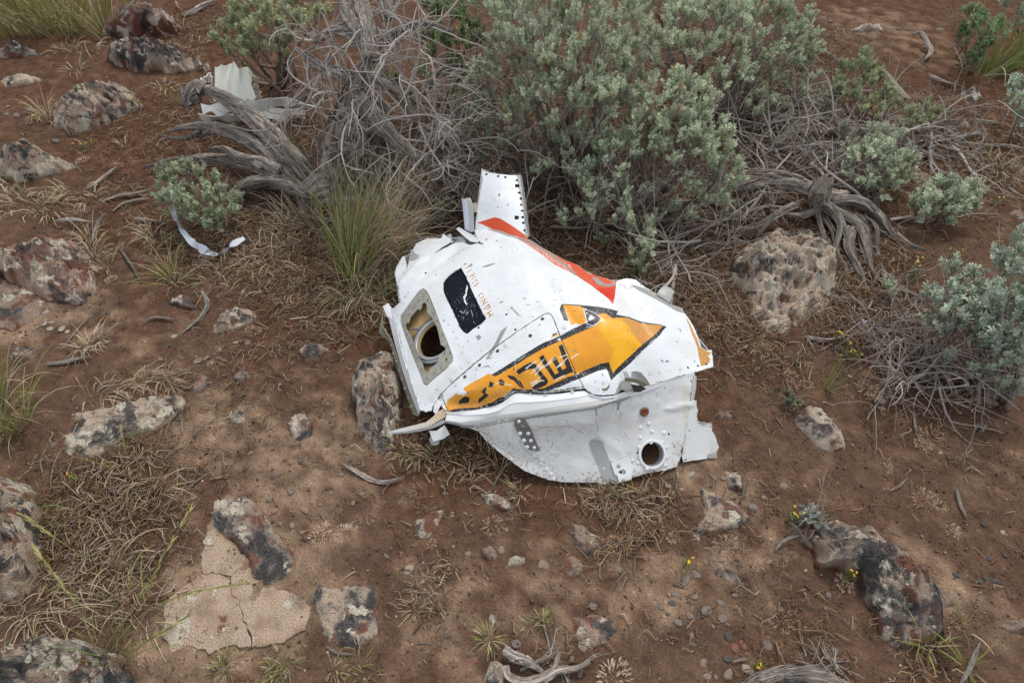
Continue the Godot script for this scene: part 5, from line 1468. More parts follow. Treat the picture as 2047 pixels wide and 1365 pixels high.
	crust_plate(PackedVector2Array([Vector2(-0.775, -0.739), Vector2(-0.743, -0.737), Vector2(-0.718, -0.737), Vector2(-0.704, -0.726), Vector2(-0.696, -0.697), Vector2(-0.663, -0.665), Vector2(-0.645, -0.632), Vector2(-0.623, -0.6), Vector2(-0.61, -0.562), Vector2(-0.663, -0.566), Vector2(-0.7, -0.552), Vector2(-0.763, -0.568), Vector2(-0.788, -0.555), Vector2(-0.818, -0.591), Vector2(-0.842, -0.655), Vector2(-0.827, -0.687), Vector2(-0.807, -0.711), Vector2(-0.789, -0.722)]), "wide cracked plate of pale tan clay beside the seed-head grass")
	crust_plate(PackedVector2Array([Vector2(-0.699, -0.736), Vector2(-0.689, -0.745), Vector2(-0.678, -0.769), Vector2(-0.671, -0.796), Vector2(-0.643, -0.738), Vector2(-0.613, -0.707), Vector2(-0.564, -0.697), Vector2(-0.533, -0.693), Vector2(-0.487, -0.656), Vector2(-0.49, -0.6), Vector2(-0.543, -0.575), Vector2(-0.576, -0.568), Vector2(-0.606, -0.561), Vector2(-0.62, -0.6), Vector2(-0.643, -0.632), Vector2(-0.66, -0.666), Vector2(-0.694, -0.698), Vector2(-0.701, -0.725)]), "plate of pale tan clay between the crack and the squarish rock")

# ---------------------------------------------------------------- pebbles and gravel
func pebble_mesh(seed_: int) -> ArrayMesh:
	var sp := SphereMesh.new()
	sp.radial_segments = 16
	sp.rings = 9
	sp.radius = 1.0
	sp.height = 2.0
	var a := sp.get_mesh_arrays()
	var vv: PackedVector3Array = a[Mesh.ARRAY_VERTEX]
	var mb := Mb.new()
	var cuts := []
	for k in 9:
		cuts.append([rdir(), R.randf_range(0.62, 0.95)])
	for p in vv:
		var lim := 1.0
		for c in cuts:
			var along: float = p.dot(c[0])
			if along > 0.05:
				lim = minf(lim, c[1] / along)
		var q := p * lim * (1.0 + 0.22 * NA.get_noise_3dv(p * 0.9 + Vector3(seed_ * 7, 0, 0)) + 0.16 * NA.get_noise_3dv(p * 2.6 + Vector3(0, seed_ * 5, 0)))
		var k := 1.0 + 0.5 * NB.get_noise_3dv(p * 1.7 + Vector3(0, 0, seed_ * 3))
		mb.vert(Vector3(q.x, q.y * 0.62, q.z), Color(k, k, k))
	mb.ix = a[Mesh.ARRAY_INDEX]
	return mb.mesh()

func build_pebbles() -> void:
	var shapes := []
	for i in 7:
		shapes.append(pebble_mesh(i))
	var cols := {"grey": Color(0.215, 0.18, 0.155), "tan": Color(0.27, 0.20, 0.155), "dark": Color(0.10, 0.094, 0.09), "reddish": Color(0.24, 0.115, 0.085), "pale": Color(0.36, 0.31, 0.25)}
	var mats := {}
	for k in cols:
		mats[k] = M.stone.duplicate()
		mats[k].albedo_color = (cols[k] as Color).linear_to_srgb()
		mats[k].heightmap_enabled = true
		mats[k].heightmap_texture = M.rock[0].heightmap_texture
		mats[k].heightmap_scale = 0.3
		mats[k].uv1_triplanar = true
		mats[k].uv1_world_triplanar = true
		mats[k].uv1_scale = Vector3.ONE / 0.3
	# x, z, radius, squash
	var beds := [
		["tan", "on the soil between the cracked clay and the wreck", v4([-.653, -.952, 0.019, 1, -.604, -.977, 0.018, 0.8, -.636, -.914, 0.011, 1, -.581, -.872, 0.012, 1, -.559, -.919, 0.016, 0.7, -.431, -.941, 0.008, 1, -.497, -.972, 0.01, 1, -.751, -1.102, 0.009, 1])],
		["grey", "on the bare soil below the curved pale stick", v4([-.613, -.878, 0.009, 1, -.479, -1.032, 0.01, 1, -.412, -.972, 0.011, 0.8, -.306, -.944, 0.008, 1, -.187, -.969, 0.008, 1, -.323, -.79, 0.008, 1, -.284, -.796, 0.006, 1, -.319, -.787, 0.006, 1, -.371, -.889, 0.007, 1, -.518, -.934, 0.008, 1, -.527, -1.052, 0.007, 1])],
		["pale", "lying alone below the flat stone with a pale fork", v4([-.26, -.751, 0.018, 0.7])],
		["tan", "around the pinkish cobble", v4([-.124, -.908, 0.007, 1, -.16, -.905, 0.011, 1, -.112, -.791, 0.01, 0.9, -.028, -.803, 0.014, 1, -.015, -.86, 0.007, 1, -.046, -.63, 0.012, 0.6, 0.049, -.904, 0.008, 1])],
		["pale", "split pebble beside the red chips", v4([-.046, -.629, 0.014, 0.8])],
		["tan", "flat and level with the soil beside the angular cobble", v4([0.079, -.765, 0.018, 0.4])],
		["grey", "near the rusty-centred stone and the driftwood", v4([0.196, -.659, 0.013, 0.9, 0.272, -.75, 0.009, 1, 0.009, -.571, 0.014, 0.7, 0.138, -.535, 0.01, 1, 0.19, -.544, 0.007, 1, 0.155, -.508, 0.01, 1, -.111, -.614, 0.007, 1, 0.044, -.62, 0.007, 1])],
		["reddish", "broken chip with sharp edges above the bottom driftwood", v4([-.105, -.524, 0.011, 0.6, -.089, -.533, 0.013, 0.6])],
		["grey", "in the scatter of stones on the dusty soil below the wreck", v4([0.432, -.725, 0.017, 0.8, 0.47, -.65, 0.019, 0.7, 0.428, -.638, 0.012, 0.8, 0.362, -.659, 0.01, 1, 0.397, -.623, 0.012, 0.8, 0.462, -.499, 0.008, 1, 0.48, -.613, 0.007, 1, 0.571, -.768, 0.009, 1, 0.492, -.771, 0.009, 1, 0.462, -.74, 0.013, 0.6, 0.404, -.691, 0.012, 0.5, 0.507, -.668, 0.012, 0.7, 0.505, -.632, 0.013, 0.7, 0.617, -.62, 0.008, 1, 0.423, -.571, 0.008, 1])],
		["tan", "among the stones on the dusty soil below the wreck", v4([0.446, -.685, 0.016, 0.7, 0.654, -.773, 0.013, 1, 0.493, -.504, 0.015, 1, 0.442, -.53, 0.014, 0.7, 0.443, -.5, 0.012, 0.7, 0.424, -.591, 0.009, 1, 0.515, -.616, 0.006, 1, 0.364, -.756, 0.011, 0.4, 0.27, -.751, 0.008, 1, 0.548, -.687, 0.009, 1])],
		["dark", "on the dusty soil among grey stones", v4([0.389, -.668, 0.013, 0.8, 0.376, -.641, 0.008, 1, 0.512, -.589, 0.013, 0.9, 0.573, -.777, 0.008, 1, 0.7, -.653, 0.006, 1, 0.316, -.7, 0.006, 1, 0.049, -.672, 0.007, 1])],
		["grey", "round and large beside the branching lichen rock", v4([0.648, -.929, 0.015, 0.9])],
		["pale", "at the torn corner of the wreck", v4([0.43, -.992, 0.01, 1, 0.438, -.972, 0.011, 1, 0.465, -.981, 0.008, 1, 0.496, -1.024, 0.014, 1, 0.504, -1.031, 0.011, 1])],
		["tan", "in a row above the branching lichen rock", v4([0.564, -1.019, 0.01, 1, 0.588, -1.018, 0.01, 1, 0.603, -.96, 0.011, 1, 0.686, -.958, 0.01, 1, 0.665, -.964, 0.007, 1, 0.748, -.991, 0.017, 0.8, 0.559, -1.024, 0.008, 1, 0.5, -1.036, 0.015, 0.4])],
		["reddish", "long and tilted beside a broken twig", v4([0.523, -.561, 0.015, 0.8, 0.538, -.568, 0.013, 0.8])],
		["dark", "at the foot of the long reddish pebble", v4([0.498, -.539, 0.013, 0.8])],
		["pale", "mottled and rough near the bottom edge", v4([0.539, -.513, 0.019, 0.7])],
		["grey", "on open soil left of the long black-lichened rock", v4([0.778, -.688, 0.011, 1, 0.749, -.554, 0.013, 1, 0.759, -.654, 0.006, 1, 0.595, -.566, 0.016, 0.6, 0.695, -.562, 0.007, 1, 0.697, -.609, 0.006, 1])],
		["dark", "on the bare soil right of the long black-lichened rock", v4([1.113, -.738, 0.011, 1, 1.183, -.729, 0.01, 1, 1.166, -.722, 0.009, 1, 1.204, -.724, 0.014, 0.7, 1.215, -.78, 0.009, 1, 1.262, -.791, 0.008, 1, 1.245, -.98, 0.008, 1, 1.244, -.875, 0.008, 1, 1.25, -1.085, 0.01, 1])],
		["pale", "on the open soil above the long black-lichened rock", v4([1.131, -1.293, 0.017, 0.8, 1.122, -1.264, 0.012, 1, 1.067, -1.389, 0.009, 1, 1.285, -.853, 0.009, 1, 1.207, -.934, 0.007, 1])],
		["grey", "between the boulders near the frame edge", v4([-2.079, -2.785, 0.02, 1, -2.323, -3.057, 0.019, 1, -2.365, -3.009, 0.024, 1, -2.425, -3.028, 0.019, 1, -2.258, -2.935, 0.014, 1, -2.456, -3.101, 0.017, 1])],
		["pale", "disc-shaped among flat lichen spots on the dusty slab", v4([-1.613, -1.679, 0.014, 0.3, -1.59, -1.626, 0.014, 0.3, -1.561, -1.602, 0.015, 0.3, -1.607, -1.611, 0.007, 0.4, -1.57, -1.633, 0.01, 0.3, -1.522, -1.602, 0.015, 0.3, -1.496, -1.59, 0.012, 0.3, -1.681, -1.652, 0.009, 0.4])],
		["pale", "near the curved grey stick", v4([-1.126, -1.563, 0.015, 0.7, -1.605, -2.785, 0.009, 1, -.95, -1.775, 0.016, 0.8, -.913, -1.531, 0.01, 1])],
		["tan", "near the dark speckled rock", v4([-.956, -1.5, 0.016, 0.8, -1.013, -1.456, 0.019, 0.6, -.988, -1.465, 0.013, 1, -.872, -1.533, 0.015, 0.5, -1.077, -1.801, 0.011, 1, -1.135, -1.46, 0.011, 1, -1.086, -1.409, 0.013, 0.6, -1.134, -1.403, 0.011, 1, -.538, -1.236, 0.009, 1, -.723, -1.352, 0.008, 1, -.746, -1.293, 0.009, 1])],
		["dark", "scattered on the soil near the reddish small rock", v4([-.689, -1.111, 0.007, 1, -.733, -1.145, 0.009, 1, -.6, -1.069, 0.009, 1, -.533, -1.128, 0.007, 1, -.46, -1.077, 0.007, 1, -.667, -1.019, 0.008, 1, -.925, -1.154, 0.007, 1, -.785, -1.069, 0.007, 1, -1.124, -1.522, 0.01, 1, -1.359, -1.638, 0.01, 1, -1.391, -1.674, 0.012, 1, -1.546, -1.686, 0.009, 1])],
		["grey", "on the open red soil behind the biggest sagebrush", v4([2.219, -3.986, 0.02, 1, 2.318, -4.056, 0.023, 0.6, 1.993, -4.127, 0.018, 1, 2.282, -3.757, 0.022, 1, 2.463, -3.986, 0.026, 0.6, 2.029, -3.82, 0.014, 1, 1.864, -4.091, 0.02, 1, 2.286, -4.199, 0.027, 0.6, 2.461, -3.664, 0.019, 1])],
	]
	var k := 0
	for b in beds:
		for q: Vector4 in b[2]:
			q.z *= 0.8
			var o := part("pebble", shapes[k % shapes.size()], mats[b[0]], self)
			k += 1
			var squash := q.w if q.w < 0.99 else 1.0
			o.transform = Transform3D(Basis(Vector3.UP, R.randf() * TAU) * Basis.from_scale(Vector3(q.z * R.randf_range(1.0, 1.3), q.z * R.randf_range(0.8, 1.0) * squash, q.z * R.randf_range(0.75, 1.0))), Vector3(q.x, gh(q.x, q.y) + q.z * 0.10 * squash, q.y))
			var size := "large" if q.z > 0.0155 else "small" if q.z > 0.0085 else "tiny"
			tag(o, "%s %s pebble %s" % [size, b[0], b[1]], "pebble", "%s pebbles %s" % [b[0], b[1]])

func build_litter() -> void:
	# crumbs of soil and grit
	var g := SphereMesh.new()
	g.radial_segments = 6
	g.rings = 3
	g.radius = 0.5
	g.height = 0.8
	var where := []
	var tint := PackedColorArray()
	for i in 52000:
		var d := pow(R.randf(), 0.8)
		var z := lerpf(-0.35, -4.4, d)
		var x := R.randf_range(-1, 1) * (0.75 + 0.85 * absf(z)) * 0.95
		if NA.get_noise_2d(x * 3.0, z * 3.0 + 11.0) + R.randf_range(-0.5, 0.5) < -0.15:
			continue
		var s := 0.0022 + 0.0075 * pow(R.randf(), 3.5)
		where.append(Transform3D(facing(rdir(), R.randf() * TAU, Vector3(s, s * R.randf_range(0.6, 1.0), s * R.randf_range(0.7, 1.3))), Vector3(x, gh(x, z) + s * 0.15 + 0.001, z)))
		var u := R.randf()
		var c := Color(0.125, 0.078, 0.054) if u < 0.60 else Color(0.18, 0.13, 0.10) if u < 0.80 else Color(0.085, 0.078, 0.075) if u < 0.90 else Color(0.42, 0.32, 0.235)
		tint.push_back(c * R.randf_range(0.75, 1.25))
	many("gravel", g, M.stone, self, where, tint)
	tag(get_node("gravel"), "fine grit and soil crumbs strewn over the bare ground", "gravel")
	# chips of straw, bark and twig
	var shapes := []
	for s in 3:
		var mb := Mb.new()
		var pts := PackedVector3Array()
		for i in 5:
			var f := i / 4.0 - 0.5
			pts.push_back(Vector3(f, 0.10 * (s + 0.3) * (0.25 - f * f) * 2.0, 0.12 * s * sin(f * 5.0)))
		mb.tube(pts, taper(5, 0.035, 0.018), 3, Color.WHITE, false)
		shapes.append(mb.mesh())
	var beds: Array = v4([-.253, -2.33, 0.533, 1, 0.321, -2.33, 0.655, 1, 0.71, -1.814, 0.322, 1, 0.561, -1.895, 0.22, 1.2, 1.235, -2.837, 0.46, 1.4, 1.266, -2.628, 0.395, 1.2, -.754, -2.163, 0.393, 1, -.528, -1.711, 0.226, 1, -.748, -1.686, 0.224, 0.7, -1.627, -2.926, 0.446, 0.6, -1.538, -2.262, 0.322, 0.6, -1.051, -2.1, 0.251, 1, -1.196, -2.07, 0.211, 0.9, 1.237, -1.686, 0.259, 1.2, 1.301, -1.5, 0.212, 1.3, 1.258, -1.952, 0.205, 1.2, -.206, -1.111, 0.173, 0.8, 0.051, -1.011, 0.153, 0.6, 0.333, -.934, 0.149, 1, 0.27, -.846, 0.118, 0.7, -1.091, -.949, 0.244, 1.2, -1.08, -.764, 0.203, 0.9, -1.188, -.777, 0.153, 0.8, -.902, -.725, 0.112, 0.8, -1.707, -3.986, 0.431, 0.6, 2.135, -2.793, 0.365, 1, 2.085, -2.549, 0.237, 0.8, 0.751, -1.522, 0.181, 0.8, 0.8, -1.456, 0.177, 0.7, 1.765, -2.262, 0.242, 0.6, 0.647, -.949, 0.136, 0.4, -.416, -1.952, 0.223, 1, -.849, -1.895, 0.201, 1, 0.554, -.832, 0.078, 0.6, 0.938, -.557, 0.116, 0.7, 0.684, -.524, 0.138, 0.8, 0.076, -.524, 0.115, 0.5, -.844, -1.456, 0.242, 0.5, -1.107, -1.293, 0.184, 0.3, 1.263, -1.181, 0.177, 0.6, 0.715, -1.236, 0.18, 0.25, -.452, -1.028, 0.349, 0.2, 0.582, -.675, 0.342, 0.25, -.151, -.675, 0.513, 0.16, 0.597, -.738, 0.501, 0.16, 0.973, -1.111, 0.432, 0.15, -.201, -.687, 0.074, 1, 1.092, -.875, 0.264, 0.25, -.762, -1.145, 0.291, 0.3, 1.308, -3.725, 0.549, 1, -.876, -2.926, 0.516, 1, 0.297, -2.926, 0.704, 1.2])
	var sets := [[], [], []]
	for b: Vector4 in beds:
		var n := int(b.w * b.w * 17000.0 * b.z * b.z) + int(b.w * 3500.0 * b.z * b.z)
		for i in n:
			var r := b.z * sqrt(R.randf()) * (1.0 + 0.3 * R.randfn())
			var a := R.randf() * TAU
			var x := b.x + r * cos(a)
			var z := b.y + r * sin(a)
			var l := 0.008 + (0.026 + 0.030 * minf(b.w, 1.2)) * pow(R.randf(), 2.6)
			var th := R.randf_range(0.030, 0.055) / (0.4 + l * 12.0)
			var k := R.randi() % 3
			var up := (Vector3.UP * 1.6 + rdir() * 0.55).normalized()
			(sets[k] as Array).append(Transform3D(facing(up, R.randf() * TAU, Vector3(l, l * th * 28.0 * 0.9, l * th * 28.0)), Vector3(x, gh(x, z) + 0.003 + 0.016 * R.randf() * minf(b.w, 1.0), z)))
	for k in 3:
		var fix := PackedColorArray()
		fix.resize((sets[k] as Array).size())
		for i in fix.size():
			fix[i] = litter_tone()
		var o := many("plant_litter", shapes[k], M.twig, self, sets[k], fix)
		tag(o, ["short straight chips of straw and bark strewn over the soil", "slightly bowed dry twig bits lying under the brush", "curled dead leaves and bark shreds spread on the soil"][k], "litter")

func litter_tone() -> Color:
	var u := R.randf()
	var c := Color(0.36, 0.25, 0.155) if u < 0.32 else Color(0.26, 0.205, 0.165) if u < 0.60 else Color(0.19, 0.105, 0.062) if u < 0.90 else Color(0.46, 0.38, 0.28)
	return c * R.randf_range(0.6, 1.2)


# ---------------------------------------------------------------- dead wood
func log_mesh(ctrl: Array, rad: Array, twist: float, seed_: int, n := 0, fibres := 9.0) -> ArrayMesh:   # weathered wood: a twisted, furrowed stem
	var length := 0.0
	for i in ctrl.size() - 1:
		length += ctrl[i].distance_to(ctrl[i + 1])
	if n == 0:
		n = clampi(int(length / 0.012), 10, 90)
	var sides := 26
	var mid := even_line(ctrl, n)
	var rr := radii(rad, n)
	var mb := Mb.new()
	var nn := Vector3.ZERO
	for i in n:
		var d := (mid[mini(i + 1, n - 1)] - mid[maxi(i - 1, 0)]).normalized()
		if nn == Vector3.ZERO:
			nn = d.cross(Vector3.UP if absf(d.y) < 0.8 else Vector3.RIGHT).normalized()
		nn = (nn - d * nn.dot(d)).normalized()
		var b := d.cross(nn)
		var f := float(i) / (n - 1)
		for j in sides + 1:
			var a := TAU * j / sides
			var ta := a + twist * f
			var furrow := absf(sin(ta * fibres * 0.5 + 1.7 * NA.get_noise_2d(f * 4.0, seed_ * 3.1)))
			var flat := 1.0 + 0.28 * cos(2.0 * ta + seed_) + 0.18 * NA.get_noise_3d(cos(ta) * 1.4, sin(ta) * 1.4 + seed_ * 5.0, f * length * 6.0)
			var ragged := 1.0 + 0.55 * NB.get_noise_3d(cos(ta) * 2.6, sin(ta) * 2.6, f * length * 2.5 + seed_ * 9.0)
			var r := rr[i] * flat * (0.66 + 0.42 * furrow * ragged)
			mb.vert(mid[i] + (nn * cos(a) + b * sin(a)) * r, Color.WHITE, Vector2(float(j) / sides + twist * f / TAU, f * length / 0.55 + seed_ * 0.37))
	for i in n - 1:
		for j in sides:
			var p := i * (sides + 1) + j
			var q := p + 1
			mb.quad(p, p + sides + 1, q + sides + 1, q)
	for e in 2:
		var base := (n - 1) * (sides + 1) if e == 1 else 0
		var m := mb.vert(mid[n - 1] if e == 1 else mid[0], Color(0.8, 0.8, 0.8), Vector2(0.5, 0.1))
		for j in sides:
			if e == 0:
				mb.tri(m, base + j, base + j + 1)
			else:
				mb.tri(m, base + j + 1, base + j)
	return mb.mesh()

func twig(mb: Mb, p: Vector3, dir: Vector3, length: float, r: float, depth: int, curl: float, col: Color, droop := 0.0, kids := 3) -> void:
	var n := 7 if depth > 0 else 5
	var pts := PackedVector3Array([p])
	var d := dir.normalized()
	var bend := rdir() * curl
	var fork := []
	for i in n:
		d = (d + bend * 0.32 + rdir() * curl * 0.38 + Vector3.UP * -droop * 0.2).normalized()
		if R.randf() < 0.25:
			bend = rdir() * curl
		p += d * length / n
		if p.y < 0.006:
			p.y = 0.006
			d.y = absf(d.y) * 0.3
		pts.push_back(p)
		fork.append(d)
	mb.tube(pts, taper(n + 1, r, r * 0.35), 5 if r > 0.0035 else 4 if r > 0.0018 else 3, col * R.randf_range(0.75, 1.2), false)
	if depth > 0:
		for k in kids:
			var i := R.randi_range(2, n)
			var out: Vector3 = (fork[i - 1] + rdir() * 0.95).normalized()
			twig(mb, pts[i], out, length * R.randf_range(0.4, 0.7), r * R.randf_range(0.42, 0.62), depth - 1, curl, col, droop, kids)

const GREY := Color(0.44, 0.40, 0.37)
const GREY_DARK := Color(0.20, 0.155, 0.125)

func strands(to: Node3D, ctrl: Array, rad: float, n: int, seed_: int) -> void:   # loose shreds of wood lying along a trunk
	var line := even_line(ctrl, 40)
	for k in n:
		var a := R.randi_range(0, 16)
		var b := R.randi_range(a + 12, 39)
		var an := R.randf() * TAU
		var pts := []
		for i in range(a, b + 1, 3):
			var d := (line[mini(i + 1, 39)] - line[maxi(i - 1, 0)]).normalized()
			var s := d.cross(Vector3.UP).normalized()
			var u := s.cross(d)
			an += 0.16
			pts.append(line[i] + (s * cos(an) + u * absf(sin(an))) * rad * R.randf_range(0.85, 1.15) * (1.0 - 0.45 * i / 39.0))
		part("loose_strand", log_mesh(pts, [0.003, 0.0075, 0.008, 0.006, 0.002], R.randf_range(-1, 1), seed_ + k, 0, 5.0), M.bleached if k % 3 == 0 else M.bark, to)

func limb(mb: Mb, pts: Array, r0: float, r1: float, col: Color) -> void:
	var l := even_line(pts, pts.size() * 7)
	for i in range(1, l.size() - 1):
		l[i] += rdir() * r0 * 0.35
	mb.tube(l, taper(l.size(), r0, r1), 8, col, true)

func build_dead_wood() -> void:
	# the big dead bush: a shaggy trunk with a crown of bare, curling branches
	var t := thing("dead_bush", "big dead bush with a shaggy grey trunk and curling bare branches", "dead bush")
	part("trunk", log_mesh(v3([-.673, -.02, -2.376, -.659, 0.12, -2.364, -.633, 0.25, -2.37, -.584, 0.4, -2.342, -.54, 0.5, -2.352, -.507, 0.57, -2.398, -.505, 0.62, -2.488]), [0.10, 0.092, 0.08, 0.055, 0.032, 0.018, 0.010], 0.9, 1, 70, 15.0), M.bark, t)
	part("trunk", log_mesh(v3([-.585, -.02, -2.411, -.532, 0.1, -2.413, -.515, 0.2, -2.417, -.521, 0.33, -2.396, -.532, 0.44, -2.396]), [0.07, 0.062, 0.054, 0.04, 0.03], -1.2, 2, 50, 11.0), M.bark, t)
	var big := [
		[v3([-.58, 0.44, -2.358, -.497, 0.42, -2.25, -.423, 0.34, -2.218, -.365, 0.28, -2.215, -.288, 0.22, -2.226]), [0.034, 0.030, 0.026, 0.022, 0.014]],
		[v3([-.503, 0.56, -2.38, -.51, 0.62, -2.446, -.529, 0.66, -2.52, -.563, 0.68, -2.651]), [0.028, 0.026, 0.022, 0.018]],
		[v3([-.505, 0.56, -2.42, -.548, 0.63, -2.464, -.6, 0.66, -2.542, -.638, 0.68, -2.675]), [0.024, 0.022, 0.018, 0.015]],
		[v3([-.522, 0.5, -2.391, -.452, 0.5, -2.333, -.402, 0.46, -2.319, -.353, 0.38, -2.288]), [0.030, 0.024, 0.020, 0.014]],
		[v3([-.532, 0.58, -2.457, -.581, 0.62, -2.488, -.664, 0.6, -2.528, -.724, 0.56, -2.554, -.766, 0.55, -2.639]), [0.024, 0.024, 0.021, 0.015, 0.008]],
		[v3([-.501, 0.58, -2.457, -.4, 0.62, -2.48, -.313, 0.63, -2.516, -.212, 0.62, -2.48]), [0.020, 0.016, 0.012, 0.006]],
		[v3([-.562, 0.47, -2.394, -.633, 0.48, -2.432, -.742, 0.48, -2.522, -.856, 0.47, -2.686]), [0.022, 0.018, 0.013, 0.007]],
		[v3([-.502, 0.4, -2.398, -.466, 0.33, -2.341, -.54, 0.22, -2.348, -.575, 0.14, -2.368]), [0.016, 0.014, 0.012, 0.006]],
		[v3([-.617, 0.4, -2.36, -.593, 0.36, -2.288, -.548, 0.34, -2.235, -.562, 0.32, -2.184]), [0.017, 0.016, 0.014, 0.006]],
		[v3([-.355, 0.36, -2.288, -.27, 0.3, -2.321, -.23, 0.22, -2.348, -.222, 0.12, -2.346]), [0.018, 0.014, 0.010, 0.006]],
		[v3([-.292, 0.2, -2.257, -.228, 0.22, -2.312, -.181, 0.26, -2.39, -.123, 0.24, -2.369]), [0.020, 0.018, 0.014, 0.006]],
		[v3([-.448, 0.62, -2.576, -.465, 0.66, -2.61, -.492, 0.68, -2.699]), [0.026, 0.022, 0.016]],
		[v3([-.322, 0.42, -2.397, -.267, 0.48, -2.472, -.179, 0.46, -2.548, -.152, 0.44, -2.565]), [0.012, 0.010, 0.008, 0.005]],
	]
	for k in big.size():
		part("branch", log_mesh(big[k][0], big[k][1], R.randf_range(-2, 2), 10 + k, 0, 7.0), M.bark, t)
	var mb := Mb.new()
	var seeds_: Array = v3([-.581, 0.62, -2.488, -.605, 0.56, -2.461, -.511, 0.64, -2.526, -.437, 0.62, -2.488, -.365, 0.62, -2.488, -.295, 0.62, -2.51, -.503, 0.56, -2.38, -.586, 0.5, -2.391, -.677, 0.48, -2.472, -.768, 0.48, -2.555, -.627, 0.44, -2.358, -.544, 0.45, -2.302, -.47, 0.48, -2.317, -.401, 0.45, -2.302, -.356, 0.38, -2.324, -.319, 0.33, -2.269, -.287, 0.27, -2.266, -.271, 0.22, -2.243, -.236, 0.24, -2.315, -.438, 0.36, -2.218, -.48, 0.38, -2.288, -.519, 0.35, -2.27, -.581, 0.4, -2.251, -.688, 0.58, -2.541, -.73, 0.56, -2.545, -.319, 0.42, -2.36, -.382, 0.55, -2.402, -.327, 0.58, -2.416, -.451, 0.58, -2.416, -.509, 0.2, -2.309, -.36, 0.24, -2.212, -.198, 0.25, -2.334, -.165, 0.15, -2.353, -.277, 0.12, -2.226, -.296, 0.4, -2.287, -.232, 0.34, -2.36, -.2, 0.36, -2.475, -.269, 0.42, -2.436, -.358, 0.3, -2.251, -.441, 0.22, -2.243, -.326, 0.2, -2.207, -.719, 0.46, -2.474, -.694, 0.42, -2.397])
	for p: Vector3 in seeds_:
		for k in 3:
			var d := (rdir() + Vector3(R.randf_range(-0.3, 0.6), 0.2, 0.1)).normalized()
			twig(mb, p, d, R.randf_range(0.14, 0.34), R.randf_range(0.003, 0.0065), 2, 0.5, GREY, 0.2, 2 + R.randi() % 2)
	part("twigs", mb.mesh(), M.twig, t, "stuff")
	# darker thicket of fine dead twigs behind and under it
	var th := thing("dead_thicket", "low tangle of thin grey dead twigs between the dead bush and the sagebrush", "dead twigs")
	mb = Mb.new()
	for p: Vector4 in v4([-.259, 0.06, -2.494, 0.189, -.182, 0.12, -2.713, 0.152, -.345, 0.05, -2.259, 0.179, -.128, 0.05, -2.328, 0.162, -.422, 0.04, -2.05, 0.17, -.273, 0.05, -2.098, 0.152, -.268, 0.2, -2.782, 0.13, -.028, 0.08, -2.462, 0.166, 0.071, 0.05, -2.193, 0.137, 0.199, 0.04, -2.02, 0.131, -.045, 0.05, -2.129, 0.115, -.81, 0.05, -2.51, 0.169, -.889, 0.1, -2.749, 0.154, -.916, 0.04, -2.603, 0.173, -.463, 0.08, -2.284, 0.159, -.624, 0.03, -2.124, 0.116]):
		for k in 15:
			var q := Vector3(p.x, p.y, p.z) + rdir() * p.w * Vector3(1, 0.5, 1)
			q.y = maxf(q.y, 0.01)
			twig(mb, q, (rdir() + Vector3(0, 0.35, 0)).normalized(), R.randf_range(0.12, 0.34), R.randf_range(0.0022, 0.005), 1, 0.6, GREY_DARK.lerp(GREY, pow(R.randf(), 2.0) * 0.8), 0.3, 3)
	part("twigs", mb.mesh(), M.twig, th, "stuff")

	# three fallen trunks fanning out to the left of it
	var a := thing("fallen_trunk", "twisted grey fallen trunk rising to a hooked broken tip before the cream fragment", "dead trunk", Vector3.ZERO, "fallen trunks by the dead bush")
	part("trunk", log_mesh(v3([-.786, 0.02, -2.354, -.849, 0.08, -2.407, -.935, 0.13, -2.495, -1.023, 0.18, -2.575, -1.112, 0.22, -2.637, -1.189, 0.25, -2.686, -1.268, 0.27, -2.724, -1.323, 0.275, -2.745]), [0.024, 0.031, 0.034, 0.033, 0.031, 0.028, 0.022, 0.015], 1.6, 31, 90, 15.0), M.bark, a)
	part("broken_tip", log_mesh(v3([-1.292, 0.272, -2.738, -1.331, 0.28, -2.748, -1.362, 0.26, -2.718, -1.37, 0.23, -2.698, -1.36, 0.21, -2.685]), [0.030, 0.022, 0.019, 0.014, 0.005], 1.0, 32, 30), M.bark, a)
	part("splinter", log_mesh(v3([-1.358, 0.22, -2.692, -1.383, 0.245, -2.717, -1.405, 0.26, -2.762, -1.421, 0.27, -2.786]), [0.013, 0.012, 0.009, 0.003], 1.0, 33, 24), M.bark, a)
	part("splinter", log_mesh(v3([-1.314, 0.25, -2.703, -1.367, 0.22, -2.717, -1.405, 0.21, -2.719, -1.435, 0.21, -2.728]), [0.014, 0.012, 0.009, 0.003], 1.0, 34, 24), M.bark, a)
	part("side_strand", log_mesh(v3([-.876, 0.1, -2.476, -.974, 0.14, -2.588, -1.07, 0.17, -2.666, -1.134, 0.19, -2.705]), [0.015, 0.018, 0.015, 0.008], 1.0, 35, 40), M.bark, a)
	strands(a, v3([-.786, 0.02, -2.354, -.849, 0.08, -2.407, -.935, 0.13, -2.495, -1.023, 0.18, -2.575, -1.112, 0.22, -2.637, -1.189, 0.25, -2.686, -1.268, 0.27, -2.724]), 0.036, 10, 300)
	var b := thing("fallen_trunk", "low grey fallen trunk with a frayed end pointing away below the cream fragment", "dead trunk", Vector3.ZERO, "fallen trunks by the dead bush")
	part("trunk", log_mesh(v3([-.829, 0.02, -2.343, -.9, 0.06, -2.401, -.989, 0.1, -2.476, -1.094, 0.13, -2.553, -1.204, 0.14, -2.62, -1.323, 0.13, -2.687, -1.421, 0.115, -2.705, -1.5, 0.1, -2.698]), [0.02, 0.026, 0.027, 0.025, 0.023, 0.019, 0.013, 0.006], -1.2, 41, 80, 13.0), M.bark, b)
